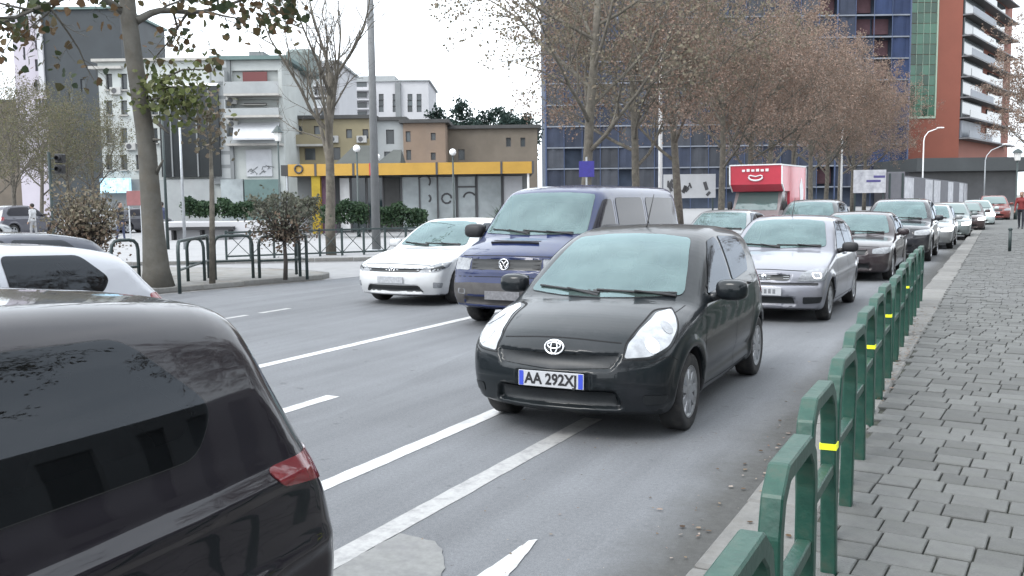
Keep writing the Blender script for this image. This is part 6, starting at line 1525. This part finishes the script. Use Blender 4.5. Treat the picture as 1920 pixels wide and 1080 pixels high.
b = MB(); b.bar(pts, .065, .06, up=(1, 0, 0)); hoop_me = b.mesh('frame', M_GREENF)
bm = bmesh.new(); bm.from_mesh(hoop_me); bmesh.ops.bevel(bm, geom=bm.edges[:], offset=.006, segments=1, affect='EDGES', clamp_overlap=True); bmesh.ops.recalc_face_normals(bm, faces=bm.faces); bm.to_mesh(hoop_me); bm.free()
b = MB(); b.box((-.025, .031, .45), (.025, HL-.031, .50), bevel=.005); rail_me = b.mesh('mid_rail', M_GREENF)
b = MB(); b.box((-.0355, HL-.033, .56), (.0355, HL+.033, .587)); tape_me = b.mesh('reflective_tape', M_TAPE)
yend = 4.18; rd = random.Random(3)
for i in range(15):
    y1 = yend+(i-2)*HP; y0 = y1-HL; a = Vector((hx(y1)+.004, y0, 0)); c = Vector((hx(y1), y1, 0)); t = c-a
    tp = i in (2, 5, 7, 10)
    o = setp(empty('hoop_barrier', (a.x, a.y, PAVE_Z-.01), math.atan2(t.y, t.x)-math.pi/2), hoop_lab[i]+(' green steel hoop barrier with a yellow tape band, counted from the camera' if tp else ' plain green steel hoop barrier along the pavement, counted from the camera'), 'barrier', 'green hoop barriers along the kerb')
    o.rotation_euler.x = rd.uniform(-.012, .012); o.rotation_euler.y = rd.uniform(-.02, .02)
    mesh_obj('frame', hoop_me, o); mesh_obj('mid_rail', rail_me, o)
    if tp: mesh_obj('reflective_tape', tape_me, o)
# dark hoops on the tree island
def dark_hoop(label, pa, pb, h, r=.035):
    A = on_ground(*pa, .13); B = on_ground(*pb, .13); t = B-A; L = t.length; o = setp(empty('hoop_barrier', (A.x, A.y, .12), math.atan2(t.y, t.x)), label, 'barrier', 'dark hoops on the tree island')
    b = MB(); b.smooth = True; b.tube([(0, 0, -.05), (0, 0, h-.2), (.02, 0, h-.09), (.08, 0, h-.02), (.18, 0, h), (L-.18, 0, h), (L-.08, 0, h-.02), (L-.02, 0, h-.09), (L, 0, h-.2), (L, 0, -.05)], r, 8); b.build('frame', M_DKSTEEL, o)
    b = MB(); b.tube([(.03, 0, h*.42), (L-.03, 0, h*.42)], r*.75, 6); b.build('mid_rail', M_DKSTEEL, o)
dark_hoop('dark hoop right beside the big plane trunk', (337, 545), (392, 521), .95)
dark_hoop('dark hoop behind the first one near the sapling', (353, 527), (384, 526), .92)
dark_hoop('long dark hoop between sapling and ball shrub', (404, 524), (475, 521), .95)
dark_hoop('dark hoop in front of the ball shrub stem', (487, 521), (563, 518), .92)
dark_hoop('narrow dark hoop at the right end of the island', (556, 514), (576, 519), .95)
dark_hoop('dark hoop left of the plane trunk behind the silver car', (212, 540), (262, 536), .95)
# X railing on the plaza edge
A = on_ground(425, 487, .135); B = on_ground(800, 473, .135); t = B-A; L = t.length; n = 9; tn = t.normalized(); wp = L/n
for i in range(n):
    p = A+tn*(wp*i); o = setp(empty('railing_panel', (p.x, p.y, .13), math.atan2(tn.y, tn.x)), 'dark railing panel with crossed bars on the plaza edge, '+ordn[i]+' from left', 'railing', 'crossed bar railing on the plaza edge')
    for x in (0,) if i < n-1 else (0, wp): b = MB(); b.box((x-.03, -.03, -.02), (x+.03, .03, .86)); b.build('post', M_DKSTEEL, o)
    for z in (.10, .80): b = MB(); b.box((.032, -.02, z-.025), (wp-.032, .02, z+.025)); b.build('rail', M_DKSTEEL, o)
    for (za, zb_) in ((.13, .77), (.77, .13)): b = MB(); b.tube([(.04, .012 if za > zb_ else -.012, za), (wp-.04, .012 if za > zb_ else -.012, zb_)], .012, 5); b.build('cross_bar', M_DKSTEEL, o)
# low white plaza wall with black bench
D = 43.0; root = cam_root('plaza_wall', 'low white plaza wall with a black bench slab under the hedges', 300, D, 'wall'); u0, _ = fp(300, 420, D); u1, _ = fp(560, 420, D)
b = MB(); b.box((0, 0, .1), (u1-u0, 2.4, .95), bevel=.03); b.build('wall', M_WHITEB, root); b = MB(); b.box((.6, -.55, .58), (3.6, -.02, .72)); bn = b.build('bench_slab', M_BLACK, root)
for x in (.8, 2.1, 3.4): b = MB(); b.box((x, -.45, .1), (x+.1, -.05, .575)); b.build('bench_leg', M_BLACK, bn)
# tall lamp mast
P = on_ground(706, 470, .135); D0 = (P-Vector((0, 0, CAM_H))).dot(cF)
root = setp(empty('lamp_mast', (P.x, P.y, .13)), 'tall plain grey steel mast rising out of the plaza', 'lamp post'); b = MB(); b.smooth = True; b.tube([(0, 0, -.02), (0, 0, 5), (0, 0, 14)], [.15, .125, .085], 14); b.build('pole', mat('weathered_grey_mast', (.17, .175, .18), .6, .1, var=.12, vscale=3), root)
b = MB(); b.box((-.22, -.22, -.01), (.22, .22, .05), bevel=.01); b.build('base_plate', M_STEEL, root)
b = MB(); b.smooth = True; b.tube([(0, 0, 13.9), (0, -.6, 14.15), (0, -1.2, 14.2)], .05, 8); q = b.build('arm', M_STEEL, root); b = MB(); superell(b, (0, -1.5, 14.2), (.15, .38, .07), .7); b.build('lamp_head', M_STEEL, q)
# curved street lamps far down the road
def street_lamp(label, px, pybase, pytop, armpx, D, m=M_STEEL, r=.09):
    u, _ = fp(px, 370, D); P = Rh*u+Fh*D; _, zt = fp(px, pytop, D); ua, za = fp(armpx[0], armpx[1], D); root = setp(empty('street_lamp', (P.x, P.y, .1), R(YAW)), label, 'street lamp', 'curved street lamps')
    dx = ua-u; b = MB(); b.smooth = True; b.tube([(0, 0, -.05), (0, 0, zt*.6), (0, 0, zt-.9), (dx*.06, 0, zt-.35), (dx*.25, 0, zt+(za-zt)*.3), (dx*.8, 0, za-.05)], [r, r*.75, r*.6, r*.55, r*.5, r*.45], 8); b.build('pole', m, root)
    b = MB(); superell(b, (dx*.92, 0, za), (abs(dx)*.22, .16, .09), .7); b.build('lamp_head', M_WHITE, root)
street_lamp('pale curved street lamp above the queue left of the orange tower', 1577, 380, 192, (1622, 183), 85, M_WHITE, .11)
street_lamp('pale curved street lamp in front of the orange wall', 1729, 350, 252, (1766, 241), 120, M_WHITE, .12)
street_lamp('curved street lamp at the right beside the podium', 1845, 350, 288, (1892, 272), 112, M_STEEL, .1)
# white pole in the row of trees
P = on_x(1238, 372, -15.5); root = setp(empty('pole', (P.x, P.y, .1)), 'slim white pole rising through the brown trees', 'pole'); b = MB(); b.smooth = True; b.tube([(0, 0, 0), (0, 0, 5), (0, 0, 9.5)], [.11, .10, .05], 10); b.build('shaft', M_WHITE, root); b = MB(); b.box((-.2, -.2, -.02), (.2, .2, .08)); b.build('base', M_CONC, root)
# blue sign on the first tree
P = at_depth(1100, 318, 33.0); root = setp(empty('road_sign', (P.x, P.y, .1), R(YAW)), 'small square blue road sign above the blue van', 'sign'); b = MB(); b.tube([(0, .06, 0), (0, .06, P.z+.35)], .035, 8); b.build('post', M_STEEL, root); b = MB(); b.box((-.27, 0, P.z-.36), (.27, .02, P.z+.2), bevel=.006); b.build('sign_plate', mat('deep_blue_sign', (.035, .03, .22), .5, var=.15, vscale=6), root)
# lantern posts
def lantern(label, px, pyb, pyt, D, globe=False):
    u, _ = fp(px, 400, D); P = Rh*u+Fh*D; _, zt = fp(px, pyt, D); root = setp(empty('lantern_post', (P.x, P.y, .13)), label, 'street lamp', 'lantern posts in the plaza'); b = MB(); b.smooth = True
    zl = zt-(.75 if not globe else .35); b.tube([(0, 0, -.02), (0, 0, .5), (0, 0, .55), (0, 0, zl)], [.10, .08, .05, .04], 8); b.build('post', M_DKSTEEL, root)
    if globe: b = MB(); superell(b, (0, 0, zl+.16), (.17, .17, .17), 1.0); b.build('globe', M_WHITE, root)
    else:
        b = MB(); b.lathe([(.001, zl), (.13, zl+.03), (.2, zl+.4), (.001, zl+.41)], 8); b.build('lamp_glass', mat('frosted_lamp_glass', (.7, .7, .68), .3), root); b = MB(); b.lathe([(.3, zl+.41), (.2, zl+.52), (.05, zl+.72), (.001, zl+.76), ], 8); b.build('lamp_cap', M_DKSTEEL, root)
lantern('black lantern post with pointed cap before the pale block', 526, 400, 240, 44)
lantern('globe lamp post between bare tree and lamp mast', 672, 400, 276, 44, True)
lantern('globe lamp post just right of the lamp mast', 709, 400, 292, 46, True)
lantern('globe lamp post before the brown house', 851, 400, 283, 46, True)
for i, (px, pyt, lab) in enumerate(((314, 200, 'leftmost slim flagpole before the black screen'), (346, 175, 'middle slim flagpole before the black screen'))):
    u, _ = fp(px, 440, 34); P = Rh*u+Fh*34; _, zt = fp(px, pyt, 34); root = setp(empty('flagpole', (P.x, P.y, .13)), lab, 'flagpole', 'slim flagpoles'); b = MB(); b.smooth = True; b.tube([(0, 0, -.02), (0, 0, zt)], [.06, .035], 8); b.build('shaft', M_DKSTEEL if i == 0 else M_STEEL, root); b = MB(); superell(b, (0, 0, zt+.04), (.06, .06, .05), 1, 8, 6); b.build('finial', M_STEEL, root)
# traffic light
u, _ = fp(98, 400, 36); P = Rh*u+Fh*36; root = setp(empty('traffic_light', (P.x, P.y, .1), R(YAW)), 'black traffic light with two heads before the bare trees at left', 'traffic light'); _, zt = fp(98, 290, 36); b = MB(); b.tube([(0, 0, -.02), (0, 0, zt)], .06, 8); b.build('post', M_DKSTEEL, root)
for (px, py) in ((113, 302), (113, 322)):
    x, z = fp(px, py, 36); b = MB(); b.box((x-u-.16, -.14, z-.17), (x-u+.16, .14, z+.17), bevel=.03); hd = b.build('signal_head', M_BLACK, root); b = MB(); b.tube([(0, 0, z), (x-u-.15, 0, z)], .03, 6); b.build('bracket', M_DKSTEEL, hd)
    b = MB(); b.lathe([(.09, -.30), (.10, -.142), (.085, -.142), (.08, -.29)], 12, 'Y', close=True); v_ = b.build('visor', M_BLACK, hd, (x-u, 0, z))
# red sign board and pale banner beside the big trunk
x0, z0 = fp(238, 390, 40); x1, z1 = fp(265, 362, 40); P = Rh*x0+Fh*40; root = setp(empty('sign_board', (P.x, P.y, .1), R(YAW)), 'faded red sign board left of the big plane trunk', 'sign'); b = MB(); b.box((0, 0, z0), (x1-x0, .06, z1), bevel=.01); b.build('board', mat('faded_red_board', (.22, .09, .09), .7, var=.15, vscale=2), root)
for x in (.05, x1-x0-.09): b = MB(); b.box((x, .02, .02), (x+.05, .055, z0-.002)); b.build('leg', M_STEEL, root)
# hoarding with posters along the far left kerb of the road
M_HGREY = mat('grey_hoarding', (.13, .13, .145), .8, var=.12, vscale=1.5); M_POSTER = mat('white_poster', (.60, .60, .62), .7, col2=(.30, .30, .33), vscale=1.4, detail=3)
hs = [(1698, 66, .0), (1745, 84), (1790, 108), (1826, 140), (1856, 180)]
A = P2(1694, 74); B = P2(1858, 172); t = B-A; L = t.length; tn = t.normalized(); n = 16; wp = L/n; root = setp(empty('hoarding', (A.x, A.y, 0), math.atan2(tn.y, tn.x)), 'long grey site hoarding with pale posters beside the far queue', 'fence')
_, ht = fp(1698, 329, 74)
for i in range(n):
    b = MB(); b.box((wp*i+.02, 0, .05), (wp*(i+1)-.02, .08, ht)); pn = b.build('panel', M_HGREY, root)
    if i in (0, 2, 3, 5, 7, 8, 10, 12): b = MB(); b.box((wp*i+.5, -.03, .5), (wp*(i+1)-.6, -.002, ht-.12)); b.build('poster', M_POSTER, pn)
# grey site hut / container in front of it and posters by the truck
D = 62; x0, _ = fp(1664, 330, D); x1, zt = fp(1697, 322, D); P = Rh*x0+Fh*D; root = setp(empty('site_gate_panel', (P.x, P.y, 0), R(YAW)), 'plain dark grey gate panel at the start of the hoarding', 'fence'); b = MB(); b.box((0, 0, .05), (x1-x0, .25, zt), bevel=.02); b.build('panel', M_HGREY, root)
for x in (.1, x1-x0-.2): b = MB(); b.box((x, -.06, 0), (x+.1, -.003, zt-.1)); b.build('post', M_DKSTEEL, root)
D = 66; x0, z0 = fp(1600, 362, D); x1, z1 = fp(1662, 318, D); P = Rh*x0+Fh*D; root = setp(empty('billboard', (P.x, P.y, 0), R(YAW)), 'white printed banner on the site fence left of the gate panel', 'banner'); b = MB(); b.box((0, 0, z0), (x1-x0, .06, z1)); bb = b.build('banner', M_POSTER, root)
for (a, c, zz) in ((.9, 1.9, z0+.75), (1.4, 2.2, z0+1.05)): b = MB(); b.box((a, -.02, zz), (c, -.002, zz+.16)); b.build('printed_line', mat('dark_violet_print', (.08, .07, .2), .7) if zz == z0+.75 else bpy.data.materials['dark_violet_print'], bb)
for x in (.1, x1-x0-.2): b = MB(); b.box((x, .065, 0), (x+.1, .15, z1)); b.build('post', M_DKSTEEL, root)
D = 58; x0, z0 = fp(1244, 372, D); x1, z1 = fp(1342, 326, D); P = Rh*x0+Fh*D; root = setp(empty('billboard', (P.x, P.y, 0), R(YAW)), 'white mural banner with black figures between van roof and red truck', 'banner'); b = MB(); b.box((0, 0, z0), (x1-x0, .06, z1)); bb = b.build('banner', M_SHADEW, root); rd = random.Random(12)
for i in range(14):
    x = rd.uniform(.2, x1-x0-.3); z = rd.uniform(z0+.1, z1-.6); b = MB(); b.bar([(x, -.012, z), (x+rd.uniform(-.2, .3), -.012, z+rd.uniform(.2, .5))], .015, rd.uniform(.08, .22), up=(0, 1, 0)); b.build('printed_figure', M_DKFRAME, bb)
for x in (.1, x1-x0-.2): b = MB(); b.box((x, .065, 0), (x+.1, .15, z1)); b.build('post', M_DKSTEEL, root)
# bollard on the far pavement
P = on_ground(1893, 471, PAVE_Z); root = setp(empty('bollard', (P.x, P.y, PAVE_Z-.01)), 'thin dark bollard on the far right pavement', 'bollard'); b = MB(); b.smooth = True; b.tube([(0, 0, 0), (0, 0, .62)], .045, 10); b.build('post', M_DKSTEEL, root); b = MB(); superell(b, (0, 0, .64), (.06, .06, .05), 1, 10, 6); b.build('cap', M_DKSTEEL, root)
# pavement lantern at the right edge
u, _ = fp(1904, 400, 60); P = Rh*u+Fh*60; root = setp(empty('lantern_post', (P.x, P.y, .13)), 'dark lantern post at the right edge over the pavement', 'street lamp'); _, zt = fp(1904, 282, 60); b = MB(); b.smooth = True; b.tube([(0, 0, 0), (0, 0, .7), (0, 0, .75), (0, 0, zt-.8)], [.11, .09, .055, .05], 8); b.build('post', M_DKSTEEL, root); b = MB(); b.lathe([(.001, zt-.8), (.16, zt-.76), (.24, zt-.3), (.001, zt-.29)], 8); b.build('lamp_glass', bpy.data.materials['frosted_lamp_glass'], root); b = MB(); b.lathe([(.34, zt-.29), (.2, zt-.12), (.001, zt)], 8); b.build('lamp_cap', M_DKSTEEL, root)
# fallen leaves and grit along the gutter
rd = random.Random(31); lv = Leaves()
for _ in range(420):
    y = rd.uniform(3, 15); x = -1.21-abs(rd.gauss(0, .18)) if rd.random() < .75 else rd.uniform(-1.16, -.80); p = Vector((x, y, .012 if x < -1.2 else PAVE_Z+.008)); q0 = len(lv.v); lv.add(p, rd.uniform(.012, .042), rd)
    lv.v[q0:] = [(a, b_, p.z+(c-p.z)*.12) for a, b_, c in lv.v[q0:]]
for _ in range(420):
    p = Vector((rd.uniform(-1.17, -.80), rd.triangular(7.0, 15, 9.5), PAVE_Z+.01)); q0 = len(lv.v); lv.add(p, rd.uniform(.015, .05), rd); lv.v[q0:] = [(a, b_, p.z+(c-p.z)*.15) for a, b_, c in lv.v[q0:]]
for _ in range(90):
    p = Vector((rd.uniform(-2.7, -1.5), rd.uniform(3, 7), .01)); q0 = len(lv.v); lv.add(p, rd.uniform(.008, .022), rd); lv.v[q0:] = [(a, b_, p.z+(c-p.z)*.12) for a, b_, c in lv.v[q0:]]
setp(mesh_obj('leaf_litter', lv.mesh('leaf_litter', leaf_mat('fallen_leaves', [(.05, .03, .018), (.12, .07, .035), (.20, .15, .10), (.35, .30, .26), (.16, .08, .05)]))), 'brown fallen leaves and litter along the gutter and kerb', 'leaf litter', None, 'stuff')
# ------------------------------------------------------------------ people in the distance
class Body:
    """smooth union of tapered limbs"""
    def __init__(s, limbs, k=.035): s.l = limbs; s.k = k
    def f(s, P):
        d = None
        for (a, b, r0, r1) in s.l:
            a, b = np.array(a, float), np.array(b, float); ab = b-a; t = np.clip(((P-a) @ ab)/(ab @ ab+1e-9), 0, 1)
            q = np.linalg.norm(P-a-t[..., None]*ab, axis=-1)-(r0+(r1-r0)*t)
            d = q if d is None else -smax(-d, -q, s.k)
        return d
    def grad(s, P, e=.006):
        g = np.zeros_like(P)
        for i in range(3):
            q = P.copy(); q[:, i] += e; r = P.copy(); r[:, i] -= e; g[:, i] = (s.f(q)-s.f(r))/(2*e)
        return g
def person(label, loc, rz, top, trousers, hair, step=.16, arm=.1, H=1.72):
    root = setp(empty('person', loc, rz), label, 'person'); k = H/1.75
    limbs = []
    for sg, st in ((1, step), (-1, -step)):
        hip, kn, an = (0, sg*.095, .92), (st*.55, sg*.10, .50), (st*.9-(.06 if st < 0 else 0), sg*.10, .09)
        limbs += [(hip, kn, .092, .06), (kn, an, .058, .042), (an, (an[0]+.16, sg*.11, .04), .042, .034)]
        sh, el, wr = (0, sg*.19, 1.42), (-st*.5, sg*.245, 1.14), (-st*.6+arm, sg*.24, .90)
        limbs += [(sh, el, .058, .045), (el, wr, .043, .032), (wr, (wr[0]+.05, wr[1], .82), .032, .022)]
        for q in range(4): limbs.append(((wr[0]+.03+q*.014, wr[1]+.012-q*.008, .84), (wr[0]+.05+q*.016, wr[1]+.01-q*.008, .755+abs(q-1.4)*.012), .010, .008))
        limbs.append(((wr[0]+.06, wr[1]-sg*.01, .85), (wr[0]+.10, wr[1]-sg*.015, .80), .011, .009))
    limbs += [((0, 0, .95), (0, 0, 1.2), .145, .135), ((0, -.07, 1.32), (0, .07, 1.32), .135, .135), ((0, -.15, 1.43), (0, .15, 1.43), .065, .065), ((0, 0, 1.42), (.015, 0, 1.56), .055, .05), ((.02, 0, 1.60), (.02, 0, 1.68), .082, .092), ((.10, 0, 1.625), (.115, 0, 1.60), .018, .02)]
    B = Body(limbs); V, Q = iso(B.f, B.grad, (-.42, .5), .38, (-.03, 1.85), .022, False); N = B.grad(V); N /= np.linalg.norm(N, axis=1)[:, None]+1e-9
    C = V[Q].mean(1); z = C[:, 2]; skin = mat('skin', (.30, .19, .14), .6) if 'skin' not in bpy.data.materials else bpy.data.materials['skin']
    idx = np.where(z > 1.52, 2, np.where((z < .93) & (np.abs(C[:, 1]) < .18), 1, np.where(z < .86, 2, 0))); idx = np.where(z < .085, 3, idx)
    mesh_obj('body', np_mesh('body', V*k, Q, N, (top, trousers, skin, M_BLACK), idx), root)
    mb = MB(); superell(mb, (-.005*k, 0, 1.685*k), (.105*k, .098*k, .105*k), .95, 14, 10); 
    o = mb.build('hair', hair, root); return root
H_DK = mat('dark_hair', (.02, .016, .014), .7)
C_RED = mat('red_coat', (.16, .02, .02), .8, var=.15, vscale=8); C_WHITE = mat('white_jacket', (.45, .45, .46), .8, var=.1, vscale=8); C_DK = mat('dark_trousers', (.02, .022, .03), .85); C_BLUE = mat('dull_blue_jacket', (.05, .06, .11), .85); C_LT = mat('pale_trousers', (.3, .3, .31), .85)
def at_px(px, D, z): u, _ = fp(px, 420, D); p = Rh*u+Fh*D; return (p.x, p.y, z)
person('pedestrian in a red coat walking at the far right edge', at_px(1914, 44, PAVE_Z), R(-100), C_RED, C_DK, H_DK)
person('pedestrian in a white jacket standing left of the brown ball shrub', at_px(62, 46, .135), R(200), C_WHITE, C_LT, H_DK, .08)
person('pedestrian in a dark blue jacket behind the big plane trunk', at_px(305, 46, .135), R(150), C_BLUE, C_LT, H_DK, .2)
person('pedestrian in dark clothes beside the faded red sign board', at_px(226, 42, .135), R(20), C_DK, C_BLUE, H_DK, .12)
